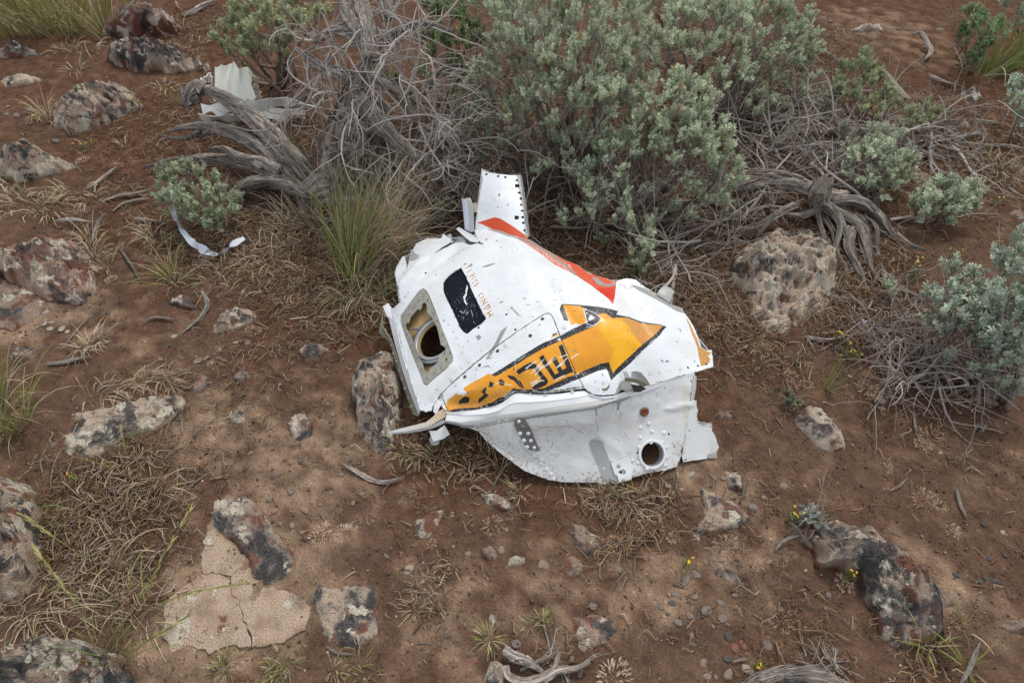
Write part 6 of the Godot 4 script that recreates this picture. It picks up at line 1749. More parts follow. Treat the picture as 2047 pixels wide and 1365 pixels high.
	part("splinter", log_mesh(v3([-1.345, 0.115, -2.672, -1.414, 0.09, -2.657, -1.491, 0.08, -2.683, -1.561, 0.08, -2.707]), [0.012, 0.011, 0.008, 0.003], 1.0, 42, 30), M.bark, b)
	part("splinter", log_mesh(v3([-1.196, 0.13, -2.695, -1.293, 0.1, -2.698, -1.393, 0.07, -2.708, -1.468, 0.05, -2.725]), [0.013, 0.012, 0.009, 0.003], 1.0, 43, 30), M.bark, b)
	strands(b, v3([-.829, 0.02, -2.343, -.9, 0.06, -2.401, -.989, 0.1, -2.476, -1.094, 0.13, -2.553, -1.204, 0.14, -2.62, -1.323, 0.13, -2.687, -1.444, 0.11, -2.706]), 0.029, 8, 320)
	var c := thing("fallen_trunk", "grey split trunk of loose strands behind the small sagebrush with the ribbon", "dead trunk", Vector3.ZERO, "fallen trunks by the dead bush")
	part("trunk", log_mesh(v3([-.802, 0.02, -2.329, -.876, 0.06, -2.341, -.971, 0.09, -2.388, -1.071, 0.1, -2.431, -1.179, 0.09, -2.477, -1.274, 0.08, -2.508, -1.386, 0.06, -2.54, -1.479, 0.045, -2.548, -1.575, 0.025, -2.526]), [0.02, 0.028, 0.027, 0.023, 0.02, 0.016, 0.011, 0.008, 0.004], 1.3, 51, 90, 13.0), M.bark, c)
	part("side_strand", log_mesh(v3([-.923, 0.12, -2.346, -1.021, 0.12, -2.418, -1.102, 0.13, -2.428, -1.187, 0.14, -2.487, -1.271, 0.12, -2.504]), [0.02, 0.022, 0.02, 0.014, 0.005], 1.0, 52, 44), M.bark, c)
	part("side_strand", log_mesh(v3([-1.014, 0.11, -2.379, -1.098, 0.13, -2.45, -1.15, 0.14, -2.464, -1.224, 0.14, -2.51]), [0.012, 0.013, 0.01, 0.004], 1.0, 53, 40), M.bark, c)
	strands(c, v3([-.802, 0.02, -2.329, -.876, 0.06, -2.341, -.971, 0.09, -2.388, -1.071, 0.1, -2.431, -1.179, 0.09, -2.477, -1.274, 0.08, -2.508, -1.407, 0.06, -2.54]), 0.03, 8, 340)
	var d := thing("fallen_trunk", "short bowed grey trunk arching onto the soil beside the grass tussock", "dead trunk", Vector3.ZERO, "fallen trunks by the dead bush")
	part("trunk", log_mesh(v3([-.782, 0, -2.312, -.827, 0.05, -2.286, -.89, 0.09, -2.297, -.977, 0.09, -2.331, -1.067, 0.065, -2.341, -1.128, 0.03, -2.329, -1.169, -.01, -2.337]), [0.02, 0.028, 0.031, 0.03, 0.027, 0.023, 0.014], 1.0, 61, 60, 13.0), M.bark, d)
	strands(d, v3([-.782, 0, -2.312, -.827, 0.05, -2.286, -.89, 0.09, -2.297, -.977, 0.09, -2.331, -1.067, 0.065, -2.341, -1.128, 0.03, -2.329]), 0.033, 6, 360)
	strands(t, v3([-.665, 0, -2.347, -.659, 0.12, -2.364, -.633, 0.25, -2.37, -.584, 0.4, -2.342, -.54, 0.5, -2.352]), 0.10, 12, 380)
	var s := thing("root_stump", "dark gnarled root stump at the foot of the shaggy trunk", "stump")
	part("stump", log_mesh(v3([-.84, -.03, -2.286, -.805, 0.03, -2.305, -.75, 0.06, -2.313, -.671, 0.05, -2.31, -.59, 0.03, -2.287, -.528, 0, -2.245]), [0.03, 0.05, 0.06, 0.05, 0.045, 0.025], 2.0, 71, 50), M.bark, s)
	part("root", log_mesh(v3([-.788, 0.05, -2.293, -.832, 0.04, -2.28, -.827, 0.02, -2.218, -.775, 0.01, -2.134, -.7, 0.004, -2.035]), [0.02, 0.017, 0.013, 0.01, 0.005], 2.0, 72, 44), M.bark, s)
	part("root", log_mesh(v3([-.288, 0.1, -2.359, -.208, 0.07, -2.333, -.152, 0.03, -2.287, -.117, 0, -2.228]), [0.03, 0.03, 0.028, 0.02], 1.5, 73, 44), M.bark, s)

	# right: a lying trunk, its stump and hanging roots
	var e := thing("lying_trunk", "thick grey lying trunk running into a stump above the hollowed boulder", "dead trunk")
	part("trunk", log_mesh(v3([0.811, 0.05, -2.328, 0.881, 0.08, -2.311, 0.967, 0.1, -2.317, 1.057, 0.1, -2.317, 1.136, 0.1, -2.282, 1.206, 0.09, -2.242, 1.303, 0.08, -2.23]), [0.024, 0.032, 0.036, 0.037, 0.039, 0.042, 0.034], 1.0, 81, 80, 13.0), M.bark, e)
	part("stump", log_mesh(v3([1.267, -.02, -2.255, 1.221, 0.06, -2.228, 1.174, 0.13, -2.195, 1.166, 0.18, -2.177]), [0.05, 0.047, 0.045, 0.04], 0.6, 82, 34), M.bark, e)
	part("upper_strand", log_mesh(v3([0.904, 0.12, -2.321, 1.002, 0.13, -2.331, 1.087, 0.13, -2.313, 1.153, 0.12, -2.294]), [0.01, 0.015, 0.015, 0.006], 1.0, 83, 44), M.bark, e)
	strands(e, v3([0.811, 0.05, -2.328, 0.881, 0.08, -2.311, 0.967, 0.1, -2.317, 1.057, 0.1, -2.317, 1.136, 0.1, -2.282, 1.206, 0.09, -2.242, 1.303, 0.08, -2.23]), 0.045, 9, 400)
	var rootsr := [
		[v3([1.235, 0.08, -2.2, 1.31, 0.09, -2.203, 1.381, 0.07, -2.191, 1.433, 0.04, -2.142, 1.467, 0.01, -2.072, 1.475, -0, -2.034]), [0.024, 0.027, 0.025, 0.02, 0.015, 0.008]],
		[v3([1.211, 0.08, -2.184, 1.242, 0.07, -2.14, 1.257, 0.04, -2.05, 1.254, 0.03, -1.945, 1.245, 0.02, -1.872, 1.288, 0.01, -1.79]), [0.02, 0.016, 0.012, 0.009, 0.007, 0.004]],
		[v3([1.225, 0.08, -2.168, 1.243, 0.06, -2.085, 1.202, 0.03, -1.973, 1.21, 0.02, -1.886, 1.199, 0.01, -1.79]), [0.014, 0.010, 0.008, 0.007, 0.003]],
		[v3([1.235, 0.08, -2.152, 1.318, 0.05, -2.098, 1.319, 0.03, -1.973, 1.305, 0.02, -1.872, 1.335, 0.012, -1.775, 1.396, 0.008, -1.703]), [0.015, 0.012, 0.009, 0.008, 0.006, 0.003]],
		[v3([1.292, 0.04, -2.095, 1.242, 0.04, -1.976, 1.259, 0.02, -1.859, 1.248, 0.01, -1.751]), [0.014, 0.011, 0.008, 0.004]],
		[v3([1.002, 0.06, -2.179, 1.063, 0.06, -2.154, 1.119, 0.06, -2.147, 1.194, 0.07, -2.182]), [0.006, 0.012, 0.016, 0.02]],
		[v3([0.781, 0.01, -2.088, 0.875, 0.03, -2.099, 0.948, 0.05, -2.104, 1.03, 0.07, -2.15, 1.095, 0.08, -2.184]), [0.006, 0.012, 0.013, 0.014, 0.016]],
		[v3([0.906, 0.05, -2.013, 0.945, 0.08, -2.052, 0.992, 0.1, -2.109]), [0.004, 0.011, 0.006]],
		[v3([1.464, 0.02, -2.075, 1.507, 0.01, -2.027, 1.551, 0.01, -1.998]), [0.012, 0.009, 0.004]],
		[v3([1.332, 0.02, -1.872, 1.373, 0.015, -1.784, 1.413, 0.012, -1.749, 1.473, 0.02, -1.715]), [0.008, 0.009, 0.007, 0.004]],
	]
	for k in 9:   # the finer hanging roots
		var x := k * 0.022
		var down: Array = v3([1.251, 0.06, -2.179, 1.273, 0.04, -2.095, 1.262, 0.02, -1.985, 1.242, 0.012, -1.854]).map(func(q): return q + Vector3(x - 0.07, 0, 0) + rdir() * 0.018)
		rootsr.append([down, [0.008, 0.007, 0.005, 0.003]])
	for k in rootsr.size():
		part("root", log_mesh(rootsr[k][0], rootsr[k][1], R.randf_range(-1.5, 1.5), 90 + k, 0, 7.0), M.bark, e)
	var f := thing("bare_stem", "leaning bare brown stem rising at the back edge of the biggest sagebrush", "dead stem", Vector3.ZERO, "bare stems in the brush")
	part("stem", log_mesh(v3([0.986, 0.04, -2.923, 0.981, 0.12, -2.912, 0.989, 0.22, -2.901, 0.992, 0.3, -2.9, 1.029, 0.34, -2.918]), [0.032, 0.030, 0.025, 0.02, 0.012], 1.2, 111, 50, 9.0), M.bark, f)
	part("stem", log_mesh(v3([1.062, 0.03, -2.918, 1.075, 0.1, -2.95, 1.077, 0.17, -2.955, 1.106, 0.25, -2.958]), [0.022, 0.022, 0.018, 0.008], 1.2, 112, 40), M.bark, f)
	var g := thing("bare_stem", "brown branch arching low under the lower sagebrush foliage", "dead stem", Vector3.ZERO, "bare stems in the brush")
	part("stem", log_mesh(v3([0.47, 0.05, -2.226, 0.523, 0.09, -2.253, 0.59, 0.12, -2.276, 0.662, 0.13, -2.306, 0.745, 0.15, -2.353]), [0.02, 0.026, 0.026, 0.022, 0.014], 1.2, 113, 50, 7.0), M.bark, g)
	var h := thing("bare_stem", "pale forked dead branch standing among brown litter behind the lying trunk", "dead stem", Vector3.ZERO, "bare stems in the brush")
	part("stem", log_mesh(v3([1.142, 0.05, -2.667, 1.208, 0.08, -2.699, 1.233, 0.12, -2.756, 1.213, 0.16, -2.804]), [0.024, 0.02, 0.014, 0.005], 1.2, 114, 40), M.bark, h)
	part("stem", log_mesh(v3([1.063, 0.06, -2.712, 1.065, 0.07, -2.555, 1.065, 0.05, -2.453]), [0.01, 0.015, 0.008], 1.2, 115, 30), M.bark, h)
	part("stem", log_mesh(v3([1.276, 0.05, -2.794, 1.396, 0.07, -2.914, 1.54, 0.08, -3.012]), [0.014, 0.009, 0.004], 1.2, 116, 30), M.bark, h)
	var th2 := thing("dead_thicket", "spread of bare grey twigs behind the lying trunk and between the bushes", "dead twigs")
	mb = Mb.new()
	for p: Vector4 in v4([1.164, 0.05, -2.627, 0.174, 1.274, 0.06, -2.571, 0.171, 1.367, 0.06, -2.734, 0.155, 1.442, 0.06, -2.692, 0.132, 1.199, 0.08, -2.872, 0.137, 1.034, 0.05, -2.627, 0.13, 1.37, 0.06, -3.05, 0.119, 1.076, 0.04, -2.525, 0.106, 1.386, 0.05, -2.51, 0.106, 1.712, 0.06, -2.651, 0.109, 1.857, 0.05, -2.837, 0.114, 0.897, 0.04, -2.207, 0.118, 0.748, 0.04, -2.05, 0.113, 0.614, 0.03, -1.916, 0.11, 0.497, 0.03, -1.861, 0.09, 1.367, 0.05, -2.328, 0.081, 0.685, 0.05, -2.129, 0.115, 1.277, 0.05, -1.576, 0.074, 1.277, 0.06, -1.445, 0.087, 1.206, 0.04, -1.463, 0.064, 1.273, 0.05, -1.311, 0.076, 1.259, 0.05, -1.371, 0.069, 1.34, 0.08, -1.448, 0.07, 1.222, 0.03, -1.584, 0.058, 0.946, 0.05, -2.259, 0.099, 1.332, 0.08, -2.784, 0.112]):
		for k in 14:
			var q := Vector3(p.x, p.y, p.z) + rdir() * p.w * Vector3(1, 0.5, 1)
			q.y = maxf(q.y, 0.01)
			twig(mb, q, (rdir() + Vector3(0.2, 0.3, 0)).normalized(), R.randf_range(0.10, 0.3), R.randf_range(0.002, 0.0045), 1, 0.45, GREY.lerp(GREY_DARK, 0.15 + R.randf() * 0.7), 0.3, 3)
	for p: Vector3 in v3([1.157, 0.03, -2.58, 1.259, 0.04, -2.643, 1.389, 0.05, -2.794, 1.508, 0.05, -2.882, 1.291, 0.05, -2.927, 1.106, 0.04, -2.643, 1.275, 0.03, -2.541, 1.491, 0.04, -2.684, 1.774, 0.03, -2.721, 1.859, 0.03, -2.764, 0.888, 0.03, -2.156, 0.709, 0.03, -2.032, 1.145, 0.06, -2.82, 1.398, 0.06, -3.149, 1.499, 0.05, -2.997, 0.595, 0.02, -1.9, 1.417, 0.03, -2.22, 1.48, 0.02, -2.169, 1.838, 0.03, -2.66, 1.955, 0.02, -2.717]):
		for k in 2:
			twig(mb, p, (rdir() * Vector3(1, 0.25, 1) + Vector3(0.1, 0.12, 0)).normalized(), R.randf_range(0.25, 0.5), R.randf_range(0.005, 0.010), 2, 0.35, GREY * R.randf_range(0.8, 1.15), 0.25, 2)
	part("twigs", mb.mesh(), M.twig, th2, "stuff")

# ---------------------------------------------------------------- sagebrush
var sprigs := []

func make_sprigs() -> void:
	for s in 5:
		var mb := Mb.new()
		var bend := rdir() * 0.22
		var pts := PackedVector3Array()
		for i in 5:
			var f := i / 4.0
			pts.push_back(Vector3(bend.x * f * f, f, bend.z * f * f))
		mb.tube(pts, taper(5, 0.022, 0.009), 3, Color(0.75, 0.66, 0.55), false)
		var n := 30
		for k in n:
			var f := 0.12 + 0.88 * pow((k + 0.5) / n, 0.8)
			var at := Vector3(bend.x * f * f, f, bend.z * f * f)
			var an := k * 2.4 + R.randf() * 0.8
			var side := Vector3(cos(an), 0, sin(an))
			var out := (side * R.randf_range(0.55, 1.0) + Vector3.UP * R.randf_range(0.35, 1.0)).normalized()
			var l := R.randf_range(0.20, 0.36) * (1.05 - 0.25 * f)
			var wd := l * R.randf_range(0.16, 0.24)
			var across := out.cross(Vector3.UP.lerp(rdir(), 0.35)).normalized()
			var nn := across.cross(out).normalized()
			var g := R.randf_range(0.78, 1.22)
			var col := Color(g * R.randf_range(0.94, 1.06), g, g * R.randf_range(0.88, 1.08))
			var mid := at + out * l * 0.6 + nn * l * 0.05
			var tip := at + out * l + nn * l * R.randf_range(-0.05, 0.16)
			var a := mb.vert(at - across * wd * 0.22, col)
			var b := mb.vert(at + across * wd * 0.22, col)
			var c := mb.vert(mid + across * wd * 0.8, col)
			var d := mb.vert(mid - across * wd * 0.8, col)
			mb.quad(a, b, c, d)
			# three blunt teeth at the tip
			var e := mb.vert(tip + across * wd * 0.95, col)
			var h := mb.vert(tip + out * l * 0.06, col)
			var o := mb.vert(tip - across * wd * 0.95, col)
			mb.tri(d, c, e)
			mb.tri(d, e, h)
			mb.tri(d, h, o)
		sprigs.append(mb.mesh())

func sagebrush(label: String, clumps: Array, base: Vector3, tone: Color, sprig := 0.062, density := 1.0, stalks := 0, woody := 0.013) -> void:
	var t := thing("sagebrush", label, "sagebrush", Vector3.ZERO, "sagebrush plants on the slope")
	base = on_ground(base)
	var wood := Mb.new()
	var sets := [[], [], [], [], []]
	var tints := []
	for c: Vector4 in clumps:
		var p := Vector3(c.x, c.y, c.z)
		# a stem from the root to the clump, then side shoots into it
		var lean := Vector3(p.x - base.x, 0, p.z - base.z)
		var far := base.distance_to(p)
		var root := base + Vector3(R.randfn(0, 0.03), 0, R.randfn(0, 0.03)) + lean * R.randf_range(0.0, 0.25)
		root.y = gh(root.x, root.z)
		var under := p - Vector3(0, c.w * 0.55, 0) - lean.normalized() * c.w * 0.3
		under.y = maxf(under.y, 0.02)
		limb(wood, [root, root.lerp(under, 0.35) + Vector3(0, -0.02, 0) + rdir() * far * 0.09, root.lerp(under, 0.7) + rdir() * far * 0.08, under], woody * (0.6 + far * 0.5), woody * 0.32, Color(0.22, 0.175, 0.145) * R.randf_range(0.8, 1.4))
		for k in 4:
			var q := p + rdir() * c.w * 0.8
			twig(wood, under.lerp(root, R.randf() * 0.3), (q - under).normalized(), maxf(0.05, q.distance_to(under)), 0.0026, 1, 0.35, Color(0.25, 0.21, 0.18), 0.0, 2)
		var clump_tone := R.randf_range(0.86, 1.14)
		var yellow := clampf(R.randfn(0.0, 0.5), 0, 1) * 0.35
		var tufts := []
		for k in 5 + int(c.w / 0.016):
			var dir := rdir()
			if dir.y < -0.2 and R.randf() < 0.8:
				dir.y = -dir.y
			tufts.append(Vector4(p.x + dir.x * c.w * 0.85, p.y + dir.y * c.w * 0.75, p.z + dir.z * c.w * 0.85, c.w * R.randf_range(0.24, 0.46)))
		var n := int(density * 66.0 * pow(c.w / 0.1, 2.0) * pow(0.062 / sprig, 2.0)) + 5
		for k in n:
			var tf: Vector4 = tufts[R.randi() % tufts.size()]
			var dir := rdir()
			dir.y = absf(dir.y) * 0.9 + dir.y * 0.1
			var tc := Vector3(tf.x, tf.y, tf.z)
			var at := tc + dir * tf.w * pow(R.randf(), 0.5) * Vector3(0.8, 1.1, 0.8)
			if at.y < 0.01:
				continue
			var out := (tc - p).normalized()
			var up := (dir * 0.35 + out * 0.45 + Vector3.UP * 0.85 + rdir() * 0.35 + lean.normalized() * 0.15).normalized()
			var size := sprig * R.randf_range(0.55, 1.3)
			var s := R.randi() % 5
			(sets[s] as Array).append(Transform3D(facing(up, R.randf() * TAU, Vector3(size * 0.85, size, size * 0.85)), at - up * size * 0.5))
			var c1 := tone * clump_tone * R.randf_range(0.78, 1.22)
			c1 = c1.lerp(Color(0.46, 0.43, 0.2), yellow * R.randf())
			if R.randf() < 0.03:
				c1 = Color(0.46, 0.34, 0.19)
			tints.append([s, c1])
		for tf: Vector4 in tufts:
			var q := Vector3(tf.x, tf.y, tf.z)
			if R.randf() < 0.6:
				twig(wood, under.lerp(p, 0.4), (q - under).normalized(), q.distance_to(under) * 0.9, 0.0024, 1, 0.3, Color(0.30, 0.25, 0.21), 0.0, 2)
			if R.randf() < 0.22:
				twig(wood, q, (Vector3.UP + rdir() * 0.6).normalized(), R.randf_range(0.05, 0.12), 0.0015, 1, 0.25, Color(0.42, 0.37, 0.32), 0.0, 2)
	for k in stalks:   # last year's bare flower stalks
		var c: Vector4 = clumps[R.randi() % clumps.size()]
		var p := Vector3(c.x, c.y + c.w * 0.3, c.z) + rdir() * c.w * 0.7
		twig(wood, p, (Vector3.UP + rdir() * 0.45).normalized(), R.randf_range(0.10, 0.24), 0.0017, 1, 0.16, Color(0.36, 0.32, 0.28), 0.0, 3)
	part("stems", wood.mesh(), M.twig, t, "stuff")
	for s in 5:
		var tint := PackedColorArray()
		for q in tints:
			if q[0] == s:
				tint.push_back(q[1])
		if tint.size():
			many("foliage" if s == 0 else "foliage_%03d" % s, sprigs[s], M.leaf, t, sets[s], tint)

func build_sagebrush() -> void:
	make_sprigs()
	var silver := Color(0.555, 0.62, 0.46)
	var blue := Color(0.50, 0.575, 0.47)
	var green := Color(0.27, 0.36, 0.19)
	sagebrush("biggest grey-green sagebrush filling the top of the slope behind the wreck", v4([-.026, 0.55, -2.704, 0.113, 0.125, 0.6, -2.626, 0.112, 0.25, 0.6, -2.537, 0.113, 0.064, 0.58, -2.376, 0.106, 0.183, 0.58, -2.298, 0.103, 0.313, 0.56, -2.38, 0.106, 0.415, 0.55, -2.658, 0.115, -.044, 0.48, -2.472, 0.084, -.101, 0.42, -2.476, 0.08, -.073, 0.34, -2.416, 0.076, 0.074, 0.46, -2.301, 0.089, 0.178, 0.46, -2.229, 0.091, 0.291, 0.48, -2.244, 0.087, 0.155, 0.28, -2.337, 0.068, -.185, 0.28, -2.487, 0.055, -.124, 0.26, -2.419, 0.051, 0.289, 0.32, -2.269, 0.066, 0.207, 0.6, -2.768, 0.117, 0.035, 0.55, -3.006, 0.125, -.093, 0.5, -3.032, 0.107, 0.369, 0.55, -3.006, 0.125, 0.426, 0.5, -2.532, 0.094, 0.101, 0.6, -2.452, 0.089, 0.219, 0.52, -2.256, 0.078, 0.334, 0.5, -2.352, 0.081, -.006, 0.55, -2.504, 0.083, 0.109, 0.52, -2.349, 0.08, 0.374, 0.42, -2.304, 0.076, -.172, 0.34, -2.493, 0.066, -.101, 0.2, -2.381, 0.047, 0.012, 0.26, -2.335, 0.054, -.235, 0.24, -2.454, 0.04, 0.097, 0.22, -2.243, 0.049, 0.021, 0.38, -2.305, 0.07, 0.232, 0.3, -2.216, 0.062]), Vector3(0.266, 0, -2.437), silver, 0.044, 0.66, 110, 0.017)
	sagebrush("lower grey-green sagebrush with sunlit tops hanging towards the torn white strip", v4([0.451, 0.42, -2.417, 0.084, 0.527, 0.42, -2.36, 0.085, 0.643, 0.42, -2.397, 0.093, 0.694, 0.36, -2.305, 0.092, 0.574, 0.36, -2.245, 0.083, 0.481, 0.33, -2.262, 0.085, 0.735, 0.3, -2.216, 0.084, 0.781, 0.25, -2.147, 0.066, 0.669, 0.26, -2.164, 0.084, 0.566, 0.28, -2.165, 0.073, 0.398, 0.27, -2.198, 0.085, 0.336, 0.22, -2.17, 0.074, 0.298, 0.18, -2.113, 0.063, 0.235, 0.2, -2.167, 0.056, 0.427, 0.17, -2.105, 0.066, 0.763, 0.16, -2.142, 0.071, 0.273, 0.13, -2.047, 0.044, 0.396, 0.12, -2.021, 0.048, 0.194, 0.11, -2.061, 0.03, 0.484, 0.07, -1.911, 0.043, 0.635, 0.1, -2.093, 0.049, 0.476, 0.09, -2.009, 0.04, 0.666, 0.34, -2.184, 0.072, 0.499, 0.4, -2.269, 0.072, 0.365, 0.28, -2.249, 0.063, 0.713, 0.15, -2.134, 0.049, 0.536, 0.08, -2.058, 0.034]), Vector3(0.476, 0, -2.262), silver * 1.04, 0.044, 0.72, 40, 0.016)
	sagebrush("broad grey-green sagebrush crown in the upper middle right of the bare stem", v4([0.578, 0.48, -2.926, 0.104, 0.694, 0.48, -2.876, 0.116, 0.838, 0.44, -2.933, 0.118, 0.995, 0.4, -3.02, 0.113, 1.168, 0.36, -3.144, 0.113, 1.29, 0.3, -3.126, 0.096, 0.897, 0.36, -2.826, 0.105, 0.737, 0.42, -2.686, 0.1, 1.088, 0.32, -2.943, 0.1, 0.608, 0.46, -2.633, 0.09, 1.215, 0.26, -2.976, 0.08, 0.991, 0.26, -2.834, 0.073, 0.604, 0.5, -3.142, 0.122, 0.846, 0.46, -3.223, 0.126, 1.111, 0.4, -3.325, 0.117, 1.321, 0.34, -3.305, 0.099, 0.538, 0.46, -2.687, 0.083, 1.097, 0.16, -2.895, 0.049, 1.188, 0.18, -2.983, 0.05, 0.825, 0.34, -2.658, 0.069, 1.356, 0.26, -3.138, 0.06, 1.356, 0.18, -3.132, 0.066, 1.419, 0.13, -3.069, 0.052, 1.279, 0.13, -2.953, 0.055, 1.186, 0.1, -2.89, 0.045, 1.444, 0.1, -2.936, 0.046, 1.062, 0.12, -2.821, 0.045]), Vector3(1.011, 0, -3.091), silver, 0.046, 0.68, 34, 0.015)
	sagebrush("darker green bush wedged between the dead bush and the biggest sagebrush", v4([-.258, 0.48, -2.926, 0.079, -.191, 0.42, -2.862, 0.079, -.275, 0.38, -2.829, 0.071, -.214, 0.32, -2.801, 0.068, -.353, 0.36, -2.987, 0.057, -.334, 0.46, -3.137, 0.084, -.142, 0.4, -2.822, 0.062, -.259, 0.24, -2.861, 0.057, -.396, 0.24, -2.931, 0.044, -.559, 0.16, -2.999, 0.051, -.459, 0.14, -2.897, 0.041]), Vector3(-0.288, 0, -3.091), green, 0.05, 0.9, 6)
	sagebrush("yellow-tipped sagebrush above the cream metal fragment", v4([-1.164, 0.42, -3.13, 0.089, -1.048, 0.44, -3.134, 0.102, -1.227, 0.36, -3.053, 0.062, -1.075, 0.38, -3.016, 0.083, -.982, 0.38, -3.068, 0.08, -.949, 0.42, -3.186, 0.081, -1.329, 0.32, -3.148, 0.041, -1.066, 0.44, -3.306, 0.092, -.908, 0.34, -3.334, 0.047, -1.331, 0.24, -3.173, 0.042, -1.153, 0.3, -3.048, 0.058, -1.032, 0.32, -3.028, 0.053, -1.206, 0.38, -3.122, 0.067]), Vector3(-1.185, 0, -3.348), Color(0.53, 0.58, 0.36), 0.05, 0.95, 10)
	sagebrush("small grey-green sagebrush with the pale ribbon trailing from it", v4([-1.309, 0.17, -2.245, 0.042, -1.232, 0.18, -2.254, 0.042, -1.161, 0.17, -2.212, 0.038, -1.337, 0.13, -2.185, 0.034, -1.25, 0.15, -2.118, 0.041, -1.14, 0.17, -2.084, 0.048, -1.086, 0.15, -2.118, 0.041, -1.064, 0.11, -2.074, 0.041, -1.13, 0.09, -2.076, 0.041, -1.048, 0.1, -2.182, 0.029, -1.292, 0.08, -2.126, 0.027, -1.203, 0.1, -2.109, 0.034, -1.25, 0.16, -2.2, 0.034, -1.11, 0.06, -2.069, 0.023]), Vector3(-1.235, 0, -2.196), Color(0.46, 0.53, 0.36), 0.042, 1.2, 6, 0.008)
	sagebrush("rounded sagebrush with orange-brown inner twigs behind the lying trunk", v4([1.522, 0.2, -3.014, 0.055, 1.58, 0.24, -3.029, 0.059, 1.525, 0.16, -2.913, 0.063, 1.648, 0.16, -2.942, 0.064, 1.595, 0.11, -2.853, 0.059, 1.736, 0.1, -2.872, 0.054, 1.795, 0.1, -2.792, 0.053, 1.899, 0.1, -2.872, 0.045, 1.751, 0.07, -2.75, 0.044, 1.466, 0.16, -2.942, 0.045, 1.647, 0.2, -3.014, 0.05, 1.698, 0.12, -2.912, 0.05]), Vector3(1.697, 0, -2.972), Color(0.45, 0.50, 0.30), 0.046, 1.0, 8, 0.009)
	sagebrush("upright pale sagebrush right of the stump", v4([1.475, 0.18, -2.489, 0.049, 1.551, 0.18, -2.527, 0.041, 1.406, 0.16, -2.373, 0.06, 1.485, 0.16, -2.373, 0.06, 1.573, 0.14, -2.434, 0.041, 1.38, 0.11, -2.302, 0.047, 1.455, 0.1, -2.282, 0.059, 1.544, 0.1, -2.317, 0.04, 1.353, 0.1, -2.387, 0.024, 1.438, 0.14, -2.315, 0.051, 1.448, 0.17, -2.43, 0.048, 1.405, 0.12, -2.504, 0.037, 1.452, 0.1, -2.698, 0.035, 1.611, 0.1, -2.413, 0.037]), Vector3(1.488, 0, -2.33), silver, 0.05, 1.1, 14, 0.009)
	sagebrush("low sagebrush tuft spilling out to the bare red soil", v4([1.58, 0.11, -2.174, 0.05, 1.657, 0.12, -2.186, 0.05, 1.748, 0.11, -2.207, 0.046, 1.583, 0.07, -2.14, 0.038, 1.679, 0.07, -2.14, 0.046, 1.763, 0.09, -2.177, 0.031, 1.644, 0.14, -2.223, 0.031, 1.572, 0.06, -2.196, 0.027, 1.708, 0.1, -2.172, 0.038]), Vector3(1.687, 0, -2.196), silver, 0.05, 1.1, 4, 0.008)
	sagebrush("large blue-green sagebrush cut by the frame edge", v4([1.465, 0.36, -1.56, 0.05, 1.446, 0.36, -1.45, 0.051, 1.436, 0.32, -1.517, 0.041, 1.339, 0.26, -1.551, 0.049, 1.358, 0.26, -1.502, 0.051, 1.383, 0.26, -1.458, 0.044, 1.277, 0.24, -1.437, 0.041, 1.338, 0.22, -1.415, 0.05, 1.402, 0.3, -1.396, 0.054, 1.439, 0.27, -1.34, 0.056, 1.312, 0.17, -1.402, 0.042, 1.365, 0.17, -1.361, 0.038, 1.397, 0.21, -1.344, 0.049, 1.456, 0.17, -1.302, 0.049, 1.391, 0.1, -1.305, 0.036, 1.453, 0.08, -1.264, 0.035, 1.287, 0.16, -1.474, 0.021, 1.315, 0.08, -1.381, 0.028, 1.318, 0.16, -1.586, 0.022, 1.441, 0.34, -1.378, 0.05, 1.379, 0.24, -1.389, 0.038, 1.504, 0.1, -1.27, 0.035]), Vector3(1.479, 0, -1.293), blue, 0.055, 1.05, 8, 0.013)
	sagebrush("shaded dark sagebrush in the far corner over green grass", v4([2.276, 0.24, -3.514, 0.065, 2.296, 0.24, -3.395, 0.064, 2.298, 0.16, -3.409, 0.055, 2.437, 0.2, -3.491, 0.055, 2.244, 0.18, -3.479, 0.045, 2.397, 0.14, -3.438, 0.051, 2.366, 0.08, -3.429, 0.046]), Vector3(2.46, 0, -3.544), green * 1.05, 0.055, 0.9, 2, 0.009)
	sagebrush("pale bush tip entering at the frame edge below the corner bush", v4([2.135, 0.22, -2.692, 0.046, 2.192, 0.24, -2.784, 0.052, 2.177, 0.18, -2.648, 0.046]), Vector3(2.374, 0, -2.837), blue, 0.055, 1.0, 0, 0.008)
	sagebrush("small bush at the very corner of the frame", v4([2.618, 0.26, -3.665, 0.077, 2.646, 0.22, -3.576, 0.077]), Vector3(2.932, 0, -3.919), blue * 0.9, 0.055, 0.9, 0, 0.008)
	sagebrush("tiny blue-green sagebrush seedling beside the blue-grey channel", v4([-.276, 0.1, -2.14, 0.015, -.242, 0.11, -2.142, 0.015, -.264, 0.06, -2.141, 0.019, -.278, 0.03, -2.14, 0.015, -.249, 0.09, -2.122, 0.013]), Vector3(-0.27, 0, -2.157), Color(0.28, 0.35, 0.26), 0.034, 2.2, 0, 0.004)
	sagebrush("small silver-white plant beside yellow flowers and sticks", v4([0.786, 0.03, -.899, 0.011, 0.793, 0.025, -.876, 0.012, 0.799, 0.02, -.856, 0.01, 0.772, 0.025, -.882, 0.01, 0.789, 0.03, -.888, 0.01]), Vector3(0.796, 0, -0.878), Color(0.55, 0.58, 0.54), 0.026, 2.4, 0, 0.003)
	sagebrush("small faded green plant beside the pale upright rock", v4([0.839, 0.03, -1.279, 0.014, 0.851, 0.03, -1.26, 0.012, 0.829, 0.02, -1.262, 0.012]), Vector3(0.851, -0, -1.27), Color(0.28, 0.29, 0.19), 0.028, 1.8, 0, 0.003)
